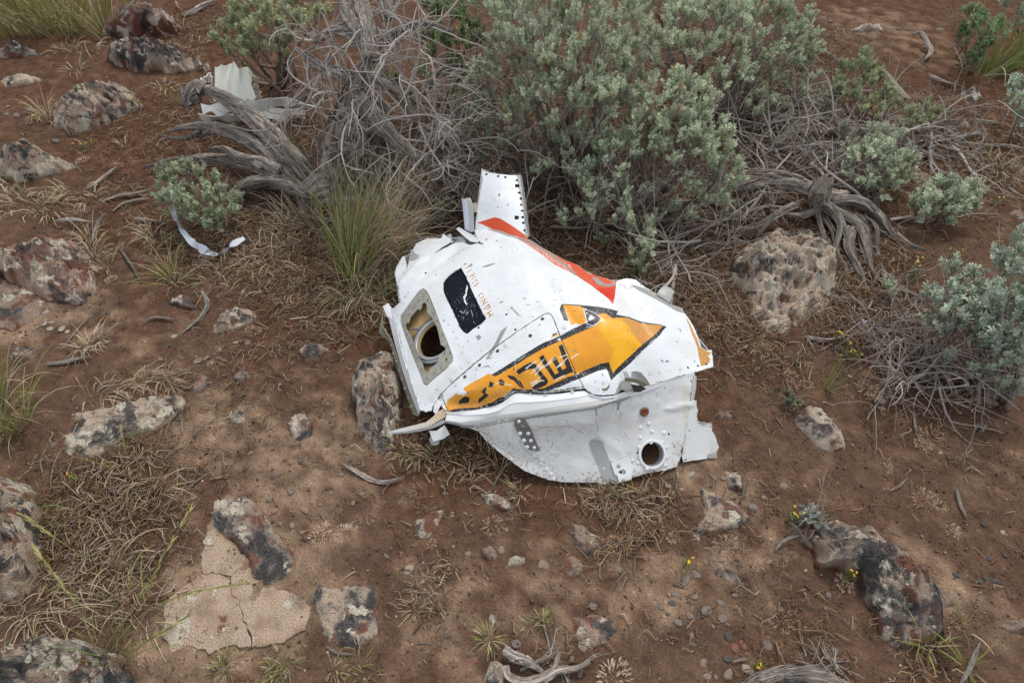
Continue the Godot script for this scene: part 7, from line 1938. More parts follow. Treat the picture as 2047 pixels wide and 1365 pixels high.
	sagebrush("little pale sage shoots under the hanging roots", v4([1.304, 0.05, -1.734, 0.017, 1.293, 0.06, -1.753, 0.014]), Vector3(1.33, 0, -1.749), silver, 0.034, 1.8, 0, 0.003)
	sagebrush("low green sage sprays creeping under the lower sagebrush by the wreck", v4([0.888, 0.05, -2.177, 0.027, 0.852, 0.05, -2.209, 0.024, 0.621, 0.05, -2.209, 0.027, 0.855, 0.03, -2.14, 0.019, 0.356, 0.05, -2.007, 0.026, 0.43, 0.05, -1.893, 0.025, 0.453, 0.04, -1.836, 0.025, 0.934, 0.03, -2.188, 0.02]), Vector3(0.53, 0, -2.07), Color(0.33, 0.37, 0.24), 0.045, 0.9, 0, 0.006)

# ---------------------------------------------------------------- sticks
func stick(label: String, pts: Array, r: float, tone := 1.0, group := "sticks lying on the soil") -> void:
	r = minf(r * 0.8, (pts[0] as Vector3).distance_to(pts[-1]) * 0.05)
	var rr := [r * 0.5, r, r * 0.95, r * 0.8, r * 0.3]
	var l := pts.map(func(q): return q + Vector3(0, gh(q.x, q.z), 0))
	var m := log_mesh(l, rr, R.randf_range(-2, 2), R.randi() % 900, 0, 5.0)
	var o := part("stick", m, M.bleached if not label.contains("dark") else M.bark, self)
	tag(o, label, "stick", group)

func build_sticks() -> void:
	stick("long pale curved stick on bare soil below the orange tongue", v3([-.479, 0.012, -1.061, -.426, 0.008, -1.031, -.386, 0.007, -1.01, -.353, 0.008, -1.003, -.298, 0.014, -1.017]), 0.0075)
	stick("short thick pale stick near the rock with black lichen", v3([-1.241, 0.012, -1.626, -1.212, 0.01, -1.642, -1.178, 0.01, -1.642, -1.148, 0.012, -1.635]), 0.010)
	stick("bent grey stick hooked around the rock with black lichen", v3([-1.069, 0.05, -1.726, -1.05, 0.035, -1.704, -1.046, 0.02, -1.685, -1.057, 0.008, -1.644, -1.079, 0.008, -1.606, -1.099, 0.008, -1.569]), 0.0085)
	stick("flat pale driftwood stick beside the small brown rock", v3([-1.486, 0.008, -1.432, -1.435, 0.01, -1.439, -1.399, 0.012, -1.45, -1.352, 0.014, -1.456]), 0.010)
	stick("smooth pale stick above the rust-red boulder", v3([-1.781, 0.03, -2.156, -1.721, 0.03, -2.162, -1.67, 0.03, -2.156, -1.617, 0.02, -2.15]), 0.010)
	stick("upright bent stick beside the rust-red boulder", v3([-1.581, 0.05, -2.174, -1.603, 0.03, -2.149, -1.61, 0.012, -2.11, -1.595, 0.01, -2.039]), 0.010)
	stick("thin dark stick pointing at the green grass tuft", v3([-1.477, 0.01, -2.004, -1.396, 0.01, -1.912, -1.359, 0.01, -1.862, -1.327, 0.006, -1.818]), 0.007)
	stick("thin stick leaning off the wide pale slab", v3([-1.029, 0.006, -1.191, -1.013, 0.008, -1.215, -.999, 0.012, -1.249]), 0.006)
	stick("short pale splinter beside the wide pale slab", v3([-.987, 0.01, -1.225, -.975, 0.008, -1.193, -.964, 0.006, -1.162]), 0.005)
	stick("arched pale-edged stick below the silver-white plant", v3([0.676, 0.006, -.8, 0.689, 0.015, -.816, 0.714, 0.02, -.828, 0.741, 0.02, -.833]), 0.008)
	stick("dark split stick crossing below the yellow flowers", v3([0.722, 0.03, -.867, 0.738, 0.022, -.852, 0.751, 0.014, -.833, 0.776, 0.006, -.802]), 0.008)
	stick("second thin stick beside the dark split stick", v3([0.746, 0.02, -.842, 0.758, 0.01, -.819, 0.775, 0.006, -.804]), 0.005)
	stick("forked white stick on open soil, shorter of two", v3([1.086, 0.012, -1.004, 1.066, 0.008, -.988, 1.049, 0.008, -.978, 1.03, 0.008, -.97]), 0.006)
	stick("white bent stick alone on the open soil", v3([1.213, 0.014, -.975, 1.205, 0.01, -.943, 1.202, 0.009, -.923, 1.206, 0.007, -.894]), 0.008)
	stick("straight pale stick standing out of grass at the bottom edge", v3([1.072, 0.04, -.56, 1.058, 0.02, -.537, 1.037, 0.01, -.51, 1.008, 0.006, -.482]), 0.007)
	stick("pale curved stick under the blue-green bush", v3([1.318, 0.008, -1.29, 1.357, 0.014, -1.309, 1.383, 0.016, -1.319, 1.415, 0.03, -1.326]), 0.011)
	stick("thin curved stick above the yellow flower cluster", v3([0.972, 0.01, -1.549, 1, 0.012, -1.533, 1.046, 0.014, -1.533, 1.123, 0.016, -1.552]), 0.009)
	stick("short sticks crossing below the hollowed boulder", v3([0.969, 0.01, -1.553, 0.976, 0.01, -1.517, 0.986, 0.008, -1.484]), 0.006)
	stick("thin stick on open soil behind the rounded sagebrush", v3([1.672, 0.02, -3.68, 1.721, 0.015, -3.642, 1.753, 0.015, -3.559]), 0.014)
	stick("thick bent stick beside the rounded sagebrush", v3([1.887, 0.05, -3.37, 1.909, 0.03, -3.287, 1.927, 0.02, -3.218, 1.95, 0.015, -3.141]), 0.016)
	stick("lower thin stick beside the rounded sagebrush", v3([1.875, 0.03, -3.303, 1.876, 0.02, -3.228, 1.901, 0.015, -3.146]), 0.010)
	stick("pale-ended stick on the open soil before the corner bush", v3([2.13, 0.03, -3.384, 2.152, 0.025, -3.335, 2.199, 0.02, -3.302, 2.245, 0.02, -3.281]), 0.018)
	stick("crooked grey stick curling towards the corner bush", v3([2.198, 0.06, -3.776, 2.247, 0.06, -3.802, 2.269, 0.04, -3.734, 2.26, 0.03, -3.657, 2.197, 0.02, -3.571]), 0.015)
	stick("dark stick end beside the corner bush grass", v3([2.135, 0.06, -3.542, 2.14, 0.04, -3.487, 2.17, 0.02, -3.456]), 0.016)
	stick("long grey stick below the round tan stone", v3([1.931, 0.015, -2.824, 1.953, 0.012, -2.781, 1.984, 0.012, -2.747, 2.021, 0.012, -2.706]), 0.014)
	stick("flat pale stick crossing the round tan stone", v3([1.982, 0.03, -2.764, 2.063, 0.03, -2.794, 2.146, 0.02, -2.828]), 0.012)
	stick("grey stick pointing to the frame edge beside the round tan stone", v3([2.151, 0.015, -2.954, 2.215, 0.012, -2.927, 2.286, 0.012, -2.896]), 0.012)
	stick("short upright broken stick at the pile below the round tan stone", v3([2.036, 0.05, -2.635, 2.041, 0.08, -2.65, 2.054, 0.1, -2.69]), 0.014)
	stick("forked grey stick lying on red soil above the low sagebrush tuft", v3([1.843, 0.012, -2.665, 1.844, 0.01, -2.612, 1.85, 0.01, -2.568]), 0.011)
	stick("wavy dark stick on red soil above the low sagebrush tuft", v3([1.893, 0.015, -2.58, 1.881, 0.012, -2.523, 1.893, 0.012, -2.493, 1.902, 0.01, -2.458]), 0.011)
	stick("thick stick end at the frame edge on red soil", v3([2.067, 0.015, -2.407, 2.085, 0.012, -2.369, 2.104, 0.012, -2.327]), 0.014)
	stick("grey stick among litter at the frame edge", v3([2.026, 0.02, -2.751, 2.107, 0.015, -2.726, 2.204, 0.015, -2.717, 2.284, 0.015, -2.701]), 0.013)
	stick("pale crossing stick at the frame edge above the rusty stone", v3([2.127, 0.02, -2.541, 2.175, 0.02, -2.557, 2.21, 0.02, -2.541]), 0.013)
	stick("long pale stick on the far soil above the low boulder", v3([-1.957, 0.015, -4.176, -1.9, 0.02, -4.207, -1.872, 0.02, -4.282, -1.802, 0.02, -4.39]), 0.016)
	stick("small bent stick beside the long pale far stick", v3([-2.042, 0.03, -4.332, -2.006, 0.02, -4.267, -1.981, 0.015, -4.25]), 0.013)
	stick("thin grey stick curving to the small sagebrush, upper of three", v3([-1.777, 0.008, -2.396, -1.744, 0.01, -2.429, -1.72, 0.015, -2.488, -1.695, 0.02, -2.549]), 0.011)
	stick("thin grey stick curving to the small sagebrush, middle of three", v3([-1.663, 0.008, -2.312, -1.604, 0.012, -2.341, -1.546, 0.014, -2.352, -1.49, 0.016, -2.381]), 0.009)
	stick("thin grey stick curving to the small sagebrush, lowest of three", v3([-1.594, 0.008, -2.241, -1.57, 0.012, -2.285, -1.523, 0.014, -2.303, -1.476, 0.014, -2.317]), 0.009)
	stick("pale straight stick at the foot of the small sagebrush", v3([-1.491, 0.012, -2.192, -1.433, 0.012, -2.18, -1.367, 0.012, -2.167]), 0.009)
	stick("curved white twig hidden under the squarish mottled rock", v3([-.432, 0.006, -.564, -.411, 0.008, -.552, -.384, 0.008, -.547, -.368, 0.006, -.548]), 0.005)
	stick("short white chip of wood on open soil near the bottom", v3([-.248, 0.006, -.583, -.235, 0.008, -.575, -.223, 0.008, -.568]), 0.006)
	stick("slender twig beside the short white chip of wood", v3([-.223, 0.005, -.569, -.205, 0.005, -.571, -.188, 0.005, -.569]), 0.003)
	stick("short dark twig below the torn corner of the wreck", v3([0.649, 0.02, -1.023, 0.638, 0.014, -1, 0.632, 0.01, -.966, 0.614, 0.006, -.941]), 0.008)
	stick("hollow brown stalk poking out under the wreck", v3([0.378, 0.03, -1.001, 0.369, 0.02, -.991, 0.364, 0.012, -.97]), 0.006)
	stick("short dark twig between grass and the dark pointed stone", v3([-.061, 0.02, -1.044, -.072, 0.014, -1.027, -.085, 0.008, -1.01]), 0.008)
	stick("thin brown twig running down to the dark pointed stone", v3([-.021, 0.03, -1.033, -.035, 0.02, -1.015, -.046, 0.012, -.995, -.051, 0.01, -.974]), 0.006)
	stick("grey stub lying flat near the long reddish pebble", v3([0.507, 0.008, -.53, 0.525, 0.01, -.534, 0.546, 0.01, -.536]), 0.008)
	stick("long dry pale needle stalk on bare soil, one of a crossed pair", v3([-.164, 0.003, -.572, -.166, 0.004, -.613, -.173, 0.006, -.682]), 0.0016, 1.0, "straw stalks on the soil")
	stick("shorter dry needle stalk beside the longer one", v3([-.155, 0.003, -.582, -.16, 0.004, -.613, -.164, 0.005, -.641]), 0.0016, 1.0, "straw stalks on the soil")
	stick("pale straw stem lying beside the dusty slab", v3([-1.477, 0.004, -1.5, -1.459, 0.008, -1.583, -1.434, 0.012, -1.679]), 0.003, 1.0, "straw stalks on the soil")
	stick("thin brown twig in the soil right of the upright rock", v3([1.213, 0.006, -1.254, 1.199, 0.006, -1.213, 1.185, 0.006, -1.162]), 0.004)
	stick("pale weathered slat of wood under the hanging roots", v3([1.422, 0.02, -1.862, 1.467, 0.02, -1.87, 1.512, 0.02, -1.87]), 0.011)
	stick("pale split stick between boulder and roots at the rock's foot", v3([1.185, 0.012, -1.669, 1.22, 0.014, -1.677, 1.248, 0.02, -1.715]), 0.008)

	# bottom: a bleached branch and a bark log entering from the frame edge
	var t := thing("driftwood_branch", "bleached forked branch lying at the bottom beside the upright pale stone", "branch")
	part("limb", log_mesh(v3([-.019, 0.035, -.548, 0.007, 0.03, -.534, 0.036, 0.028, -.524, 0.069, 0.02, -.505]), [0.008, 0.011, 0.010, 0.006], 1.2, 201, 40, 5.0), M.bleached, t)
	part("limb", log_mesh(v3([-.013, 0.02, -.518, -.006, 0.015, -.496, 0.03, 0.015, -.483, 0.075, 0.02, -.494, 0.1, 0.02, -.507, 0.143, 0.02, -.511, 0.177, 0.03, -.523]), [0.006, 0.009, 0.012, 0.014, 0.012, 0.008, 0.004], 1.2, 202, 50, 5.0), M.bleached, t)
	part("limb", log_mesh(v3([0.08, 0.02, -.499, 0.095, 0.03, -.509, 0.102, 0.035, -.524, 0.107, 0.04, -.541]), [0.009, 0.007, 0.005, 0.003], 1.2, 203, 26, 5.0), M.bleached, t)
	part("limb", log_mesh(v3([0.019, 0.01, -.51, 0.053, 0.02, -.523, 0.087, 0.02, -.537, 0.108, 0.03, -.551]), [0.004, 0.005, 0.004, 0.002], 1.2, 204, 26, 5.0), M.bleached, t)
	var g := thing("bark_log", "grey peeling log curving along the bottom edge", "log")
	part("log", log_mesh(v3([0.499, 0, -.466, 0.543, 0.02, -.484, 0.598, 0.03, -.493, 0.653, 0.03, -.491, 0.697, 0.02, -.48, 0.743, 0, -.461]), [0.012, 0.018, 0.022, 0.024, 0.024, 0.02], 1.0, 210, 60, 13.0), M.bark, g)
	var mb := Mb.new()
	for p: Vector4 in v4([0.701, 0.02, -.529, 0.034, 0.715, 0.02, -.502, 0.034, 0.086, 0.02, -.512, 0.034]):
		for k in 8:
			twig(mb, Vector3(p.x, 0.012, p.z) + rdir() * p.w * Vector3(1, 0.1, 1), (rdir() * Vector3(1, 0.25, 1)).normalized(), R.randf_range(0.05, 0.1), 0.0026, 1, 0.3, Color(0.36, 0.32, 0.28), 0.1, 2)
	var o := part("twig_scatter", mb.mesh(), M.twig, self, "stuff")
	tag(o, "thin bleached twigs scattered along the bottom of the ground", "twigs")

# ---------------------------------------------------------------- grass
func blade(mb: Mb, p: Vector3, dir: Vector3, length: float, w: float, bend: float, col: Color, tip: Color, segs := 6) -> void:
	var d := dir.normalized()
	var side := d.cross(rdir()).normalized()
	var prev := -1
	var sway := rdir() * 0.10
	for i in segs + 1:
		var f := float(i) / segs
		var ww := w * (1.0 - f * f) * 0.5 + 0.00025
		var c := col.lerp(tip, f * f)
		var a := mb.vert(p - side * ww, c)
		mb.vert(p + side * ww, c)
		if prev >= 0:
			mb.quad(prev, prev + 1, a + 1, a)
		prev = a
		p += d * length / segs
		d = (d + Vector3.DOWN * bend * (0.5 + f) * 1.6 / segs + sway / segs * 2.0).normalized()
		if p.y < 0.004:
			p.y = 0.004
			d.y = maxf(d.y, 0.0)

const GREEN := Color(0.20, 0.275, 0.07)
const STRAW := Color(0.60, 0.45, 0.27)
const STRAW_GREY := Color(0.55, 0.47, 0.37)

func tussock(called: String, label: String, category: String, spots: Array, n: int, length: float, green: float, lean: Vector3, spread: float, bend: float, w := 0.0030, group := "") -> void:
	# spots: Vector4(x, z, radius, weight)
	var t := thing(called, label, category, Vector3.ZERO, group)
	var gb := Mb.new()
	var sb := Mb.new()
	for s: Vector4 in spots:
		for k in int(n * s.w):
			var r := s.z * sqrt(R.randf())
			var a := R.randf() * TAU
			var p := Vector3(s.x + r * cos(a), 0, s.y + r * sin(a))
			p.y = gh(p.x, p.z) - 0.004
			var dir := (Vector3.UP + lean + Vector3(cos(a), 0, sin(a)) * spread * (0.3 + r / s.z) * R.randf_range(0.4, 1.2) + rdir() * 0.22).normalized()
			var l := length * R.randf_range(0.45, 1.15)
			if R.randf() < green:
				var c := GREEN * R.randf_range(0.7, 1.35)
				c.r *= R.randf_range(0.85, 1.35)
				blade(gb, p, dir, l, w * R.randf_range(0.8, 1.3), bend * R.randf_range(0.4, 1.3), c, c.lerp(STRAW, R.randf() * 0.5))
			else:
				var c := STRAW.lerp(STRAW_GREY, R.randf()) * R.randf_range(0.6, 1.15)
				blade(sb, p, dir, l * R.randf_range(0.6, 1.0), w * R.randf_range(0.7, 1.1), bend * R.randf_range(0.7, 2.2), c, c * 1.08)
	if gb.v.size():
		part("green_blades", gb.mesh(), M.grass, t, "stuff")
	if sb.v.size():
		part("dry_blades", sb.mesh(), M.straw, t, "stuff")

func build_grass() -> void:
	tussock("grass_tussock", "tall straw-coloured grass tussock with some green between the fallen trunks and the wreck", "grass tussock", v4([-.534, -1.938, 0.052, 1, -.488, -1.938, 0.052, 1, -.54, -1.854, 0.047, 1, -.448, -1.909, 0.04, 0.8, -.578, -1.923, 0.041, 0.7]), 110, 0.47, 0.10, Vector3(0.26, 0, 0.02), 0.26, 0.55, 0.0024)
	tussock("grass_tussock", "bright green blades standing along the near edge of the tall tussock", "grass tussock", v4([-.612, -1.882, 0.033, 1, -.585, -1.909, 0.033, 0.9, -.581, -1.827, 0.025, 0.6]), 60, 0.47, 0.85, Vector3(0.2, 0, -0.02), 0.16, 0.22, 0.0028)
	tussock("grass_tussock", "short straw skirt of dead grass at the foot of the tall tussock", "grass tussock", v4([-.584, -1.841, 0.072, 1, -.504, -1.788, 0.08, 1, -.435, -1.736, 0.063, 0.9, -.536, -1.711, 0.063, 0.7, -.475, -1.841, 0.072, 0.8, -.588, -1.762, 0.053, 0.5]), 70, 0.17, 0.16, Vector3(0.1, 0, 0.3), 0.7, 0.9, 0.0026)
	tussock("grass_tussock", "tall green drooping tussock in the top corner beside the rust-topped boulder", "grass tussock", v4([-2.857, -3.986, 0.115, 1, -2.707, -3.973, 0.115, 1, -2.563, -3.973, 0.115, 1, -2.432, -4, 0.098, 0.7, -3.03, -3.986, 0.115, 1, -2.298, -3.919, 0.074, 0.4]), 95, 0.52, 0.66, Vector3(-0.05, 0, 0), 0.55, 0.7, 0.0042)
	tussock("grass_tussock", "green grass tussock at the frame edge above the wide pale slab", "grass tussock", v4([-1.485, -1.163, 0.044, 1, -1.557, -1.217, 0.054, 1, -1.459, -1.199, 0.036, 0.7, -1.591, -1.312, 0.046, 0.7]), 60, 0.24, 0.5, Vector3(0.1, 0, 0), 0.6, 0.7, 0.0026)
	tussock("grass_tussock", "sprawling mat of dead grey grass before the spotted boulder", "grass tussock", v4([-1.106, -.764, 0.076, 1, -1.139, -.7, 0.074, 1, -1.165, -.65, 0.073, 1, -1.026, -.725, 0.062, 0.9, -1.009, -.875, 0.066, 0.8, -1.12, -.919, 0.067, 0.8, -1.01, -.777, 0.051, 0.7, -.94, -.662, 0.061, 0.9, -1.051, -.638, 0.06, 0.9, -.994, -.98, 0.055, 0.6, -1.189, -.626, 0.06, 0.9, -.878, -.626, 0.043, 0.6]), 44, 0.16, 0.05, Vector3(0.1, 0, 0.1), 1.6, 2.0, 0.0015)
	tussock("grass_tussock", "thin green grass stems rising through the dead grass mat", "grass tussock", v4([-1.174, -.832, 0.052, 0.8, -1.147, -.889, 0.04, 0.8, -1.254, -.934, 0.027, 0.5, -.955, -.524, 0.041, 1.5, -.912, -.546, 0.03, 1, -.991, -.934, 0.035, 0.5, -.964, -1.011, 0.028, 0.4, -1.094, -1.06, 0.028, 0.7, -1.134, -1.128, 0.023, 0.5, -.955, -.58, 0.035, 1]), 14, 0.24, 0.8, Vector3(0.2, 0, -0.1), 0.6, 0.5, 0.0015)
	var t := thing("seed_head_grass", "three tall grass stalks with yellow seed heads leaning over the cracked clay", "grass")
	var mb := Mb.new()
	for l in [v3([-.956, 0, -.513, -.869, 0.12, -.564, -.797, 0.2, -.62, -.753, 0.25, -.688, -.719, 0.28, -.76]), v3([-.944, 0, -.524, -.847, 0.1, -.588, -.745, 0.16, -.615, -.654, 0.18, -.629, -.59, 0.18, -.637]), v3([-.903, 0, -.508, -.826, 0.08, -.541, -.762, 0.12, -.559, -.716, 0.14, -.582]), v3([-.974, 0, -.568, -.997, 0.1, -.622, -1.05, 0.16, -.678, -1.094, 0.18, -.719]), v3([-1.08, 0, -.777, -1.099, 0.08, -.779, -1.153, 0.12, -.804, -1.196, 0.14, -.827])]:
		var line := even_line(l, 26)
		mb.tube(line, taper(26, 0.0016, 0.0009), 4, Color(0.24, 0.27, 0.09), false)
		for i in range(14, 26):
			for k in 3:
				var d := (line[mini(i + 1, 25)] - line[i - 1]).normalized()
				blade(mb, line[i], (d + rdir() * 0.30).normalized(), 0.020, 0.0034, 0.1, Color(0.40, 0.38, 0.13), Color(0.46, 0.40, 0.2), 2)
	part("stalks", mb.mesh(), M.grass, t, "stuff")
	tussock("grass_tussock", "small splayed green grass tuft above the rusty-flanked rock", "grass tussock", v4([-1.222, -1.835, 0.029, 1, -1.253, -1.873, 0.022, 0.5]), 42, 0.16, 0.55, Vector3(-0.1, 0, 0.1), 1.1, 0.5, 0.0026)
	tussock("grass_tussock", "olive-green low tuft just below the orange tongue of the wreck", "grass tussock", v4([-.324, -1.128, 0.038, 1, -.263, -1.102, 0.037, 0.9, -.219, -1.085, 0.031, 0.6, -.305, -1.09, 0.026, 0.6]), 60, 0.06, 0.3, Vector3(0, 0, 0.2), 1.2, 0.7, 0.0016)
	tussock("grass_tussock", "tan star-shaped dry tuft in the shade under the front face", "grass tussock", v4([-.091, -1.102, 0.026, 0.6, -.055, -1.085, 0.023, 0.6, -.118, -1.047, 0.02, 0.5, -.033, -1.044, 0.017, 0.5, -.149, -1.119, 0.029, 0.5, 0.023, -.972, 0.016, 0.8, -.122, -.996, 0.017, 0.4]), 40, 0.07, 0.12, Vector3(0, 0, 0.2), 1.3, 0.4, 0.0022)
	tussock("grass_tussock", "mixed tan and green tuft below the patch plate of the wreck", "grass tussock", v4([0.268, -.957, 0.033, 0.8, 0.306, -.934, 0.035, 0.9, 0.335, -.949, 0.03, 0.7, 0.29, -.972, 0.027, 0.6, 0.24, -.949, 0.024, 0.5]), 48, 0.075, 0.15, Vector3(0.1, 0, 0.1), 1.2, 1.0, 0.0015)
	tussock("grass_tussock", "broad-bladed green grass under the long black-lichened rock", "grass tussock", v4([0.975, -.568, 0.016, 1, 0.984, -.557, 0.019, 0.7, 1.083, -.609, 0.014, 0.6, 1.048, -.519, 0.016, 0.6, 0.92, -.513, 0.016, 0.4]), 13, 0.10, 0.8, Vector3(0.1, 0, 0.2), 1.2, 0.7, 0.0036)
	tussock("grass_tussock", "tall green grass in front of the far corner bush", "grass tussock", v4([2.538, -3.487, 0.079, 1, 2.659, -3.544, 0.08, 1, 2.433, -3.43, 0.068, 0.6, 2.74, -3.574, 0.069, 0.8]), 55, 0.34, 0.85, Vector3(0.25, 0, 0), 0.5, 0.7, 0.0044)
	tussock("grass_tussock", "straw-coloured tuft on the red soil near the frame edge", "grass tussock", v4([2.106, -2.568, 0.056, 1, 2.081, -2.608, 0.048, 0.7, 2.12, -2.511, 0.047, 0.7]), 60, 0.14, 0.03, Vector3(0, 0, 0), 0.9, 1.0, 0.0030)
	tussock("grass_tussock", "brown wiry tuft beside the root stump", "grass tussock", v4([-.869, -2.245, 0.052, 1, -.806, -2.179, 0.047, 0.8, -.878, -2.147, 0.039, 0.6]), 60, 0.16, 0.05, Vector3(-0.1, 0, 0.1), 0.6, 0.5, 0.0022)
	tussock("grass_tussock", "tan dry grass flattened behind the rust-red boulder", "grass tussock", v4([-1.977, -2.295, 0.081, 1, -1.868, -2.278, 0.073, 1, -2.055, -2.33, 0.074, 0.8, -1.833, -2.382, 0.062, 0.7, -1.735, -2.347, 0.049, 0.6, -2.109, -2.437, 0.063, 0.5]), 52, 0.13, 0.02, Vector3(0.1, 0, 0), 1.2, 1.4, 0.0030)
	tussock("grass_tussock", "tan dry tuft growing from the edge of the rust-red boulder", "grass tussock", v4([-1.583, -2.01, 0.034, 1, -1.544, -1.938, 0.03, 0.8, -1.628, -2.085, 0.031, 0.8, -1.486, -1.909, 0.026, 0.5]), 48, 0.12, 0.03, Vector3(0.1, 0, 0), 1.0, 0.9, 0.0030)
	tussock("grass_tussock", "straw tuft between the two lichened boulders", "grass tussock", v4([-2.242, -3.028, 0.038, 1, -2.2, -2.972, 0.033, 0.6]), 55, 0.14, 0.02, Vector3(0, 0, 0), 0.8, 0.8, 0.0032)
	tussock("grass_tussock", "tan grass bits at the top of the slope beside the low boulder", "grass tussock", v4([-2.467, -3.757, 0.066, 0.6, -2.343, -3.725, 0.066, 0.6, -1.773, -3.788, 0.067, 0.6, -1.92, -4.021, 0.058, 0.5, -2.294, -3.487, 0.047, 0.5, -1.755, -3.294, 0.051, 0.6, -1.747, -2.751, 0.036, 0.3]), 46, 0.12, 0.02, Vector3(0, 0, 0), 1.0, 1.2, 0.0034)
	tussock("grass_tussock", "fan of dry stems beside the flat driftwood stick", "grass tussock", v4([-1.39, -1.522, 0.033, 1, -1.372, -1.544, 0.026, 0.6, -1.402, -1.5, 0.023, 0.6]), 45, 0.10, 0.02, Vector3(0.1, 0, 0), 1.2, 1.0, 0.0024)
	tussock("grass_tussock", "dry root strands heaped on top of the wide pale slab", "grass tussock", v4([-1.244, -1.328, 0.031, 0.8, -1.191, -1.352, 0.031, 0.8, -1.134, -1.368, 0.031, 0.8, -1.084, -1.383, 0.028, 0.8, -1.279, -1.303, 0.028, 0.6, -1.058, -1.352, 0.016, 0.5]), 32, 0.12, 0.02, Vector3(0.8, 0, 0.1), 1.2, 1.5, 0.0022)
	tussock("grass_tussock", "straw mat of fallen grass beside the ribbon's loose end", "grass tussock", v4([-.951, -2.01, 0.068, 1, -.886, -1.938, 0.063, 1, -.992, -1.952, 0.052, 0.7, -.863, -2.04, 0.053, 0.7, -.94, -1.895, 0.048, 0.7, -1.068, -1.895, 0.044, 0.4, -1.089, -1.841, 0.04, 0.5]), 46, 0.14, 0.03, Vector3(0, 0, 0), 1.5, 1.7, 0.0022)
	tussock("grass_tussock", "short tan and green tuft above the ribbon", "grass tussock", v4([-1.399, -2.1, 0.035, 1, -1.348, -2.055, 0.031, 0.8, -1.402, -2.163, 0.028, 0.5]), 46, 0.10, 0.1, Vector3(0, 0, 0), 0.9, 0.9, 0.0026)
	tussock("grass_tussock", "low mossy green tuft at the bottom edge below the clay", "grass tussock", v4([-.653, -.53, 0.028, 1, -.665, -.513, 0.023, 0.8]), 45, 0.035, 0.4, Vector3(0, 0, 0.1), 1.4, 0.7, 0.0013)
	tussock("grass_tussock", "mossy green tuft with dead stems at the bottom edge, between two others", "grass tussock", v4([-.533, -.533, 0.025, 1, -.513, -.519, 0.021, 0.8, -.542, -.513, 0.021, 0.8]), 45, 0.038, 0.4, Vector3(0, 0, 0.1), 1.3, 0.7, 0.0013)
	tussock("grass_tussock", "low green tuft under the squarish mottled rock", "grass tussock", v4([-.354, -.524, 0.028, 0.8, -.409, -.513, 0.025, 0.8, -.327, -.5, 0.023, 0.6, -.353, -.557, 0.016, 0.4]), 36, 0.036, 0.35, Vector3(0, 0, 0.1), 1.3, 0.7, 0.0013)
	tussock("grass_tussock", "little olive tuft standing alone on bare soil near the bottom", "grass tussock", v4([-.053, -.582, 0.016, 1]), 70, 0.042, 0.35, Vector3(0, 0, 0.1), 1.3, 0.5, 0.0018)
	tussock("grass_tussock", "pair of tiny green sprouts above the rusty-centred stone", "grass tussock", v4([0.072, -.625, 0.01, 1, 0.041, -.614, 0.011, 0.8]), 34, 0.042, 0.5, Vector3(0, 0, 0), 1.0, 0.5, 0.0018)
	tussock("grass_tussock", "sparse fine dead grass on bare soil near the needle stalks", "grass tussock", v4([-.214, -.7, 0.03, 1, -.228, -.656, 0.029, 0.9, -.187, -.675, 0.022, 0.6, -.202, -.731, 0.015, 0.4, -.15, -.764, 0.018, 0.25]), 50, 0.055, 0.0, Vector3(0, 0, 0), 1.6, 1.6, 0.0012)
	tussock("grass_tussock", "thin pale green sprig in the soil above the pale upright rock", "grass tussock", v4([0.971, -1.332, 0.008, 1]), 12, 0.11, 0.9, Vector3(0.5, 0, -0.2), 0.3, 0.2, 0.0026)
	tussock("grass_tussock", "brown bristly grass at the wreck's window edge", "grass tussock", v4([-.44, -1.775, 0.039, 0.8, -.466, -1.841, 0.04, 0.8, -.427, -1.814, 0.032, 0.6]), 50, 0.14, 0.08, Vector3(0.2, 0, 0.1), 0.9, 0.9, 0.0024)
	tussock("grass_tussock", "tan curled tuft against the pale hollowed boulder", "grass tussock", v4([1.057, -1.691, 0.024, 1, 1.026, -1.662, 0.021, 0.6]), 50, 0.075, 0.0, Vector3(0, 0, 0), 1.0, 0.8, 0.0022)

func curl_mesh(seed_: int) -> ArrayMesh:   # one dried cushion: many short, thick, curled leaves; unit radius
	var mb := Mb.new()
	for k in 170:
		var a := R.randf() * TAU
		var r := sqrt(R.randf()) * 0.85
		var p := Vector3(cos(a) * r, 0.02, sin(a) * r)
		var d := (Vector3(cos(a), 0, sin(a)) * (0.3 + r) + Vector3.UP * R.randf_range(0.4, 1.2) + rdir() * 0.35).normalized()
		var c := Color(1, 1, 1) * R.randf_range(0.6, 1.2)
		blade(mb, p, d, R.randf_range(0.18, 0.42), 0.075 * R.randf_range(0.7, 1.3), R.randf_range(0.3, 2.0), c, c * 1.1, 4)
	return mb.mesh()

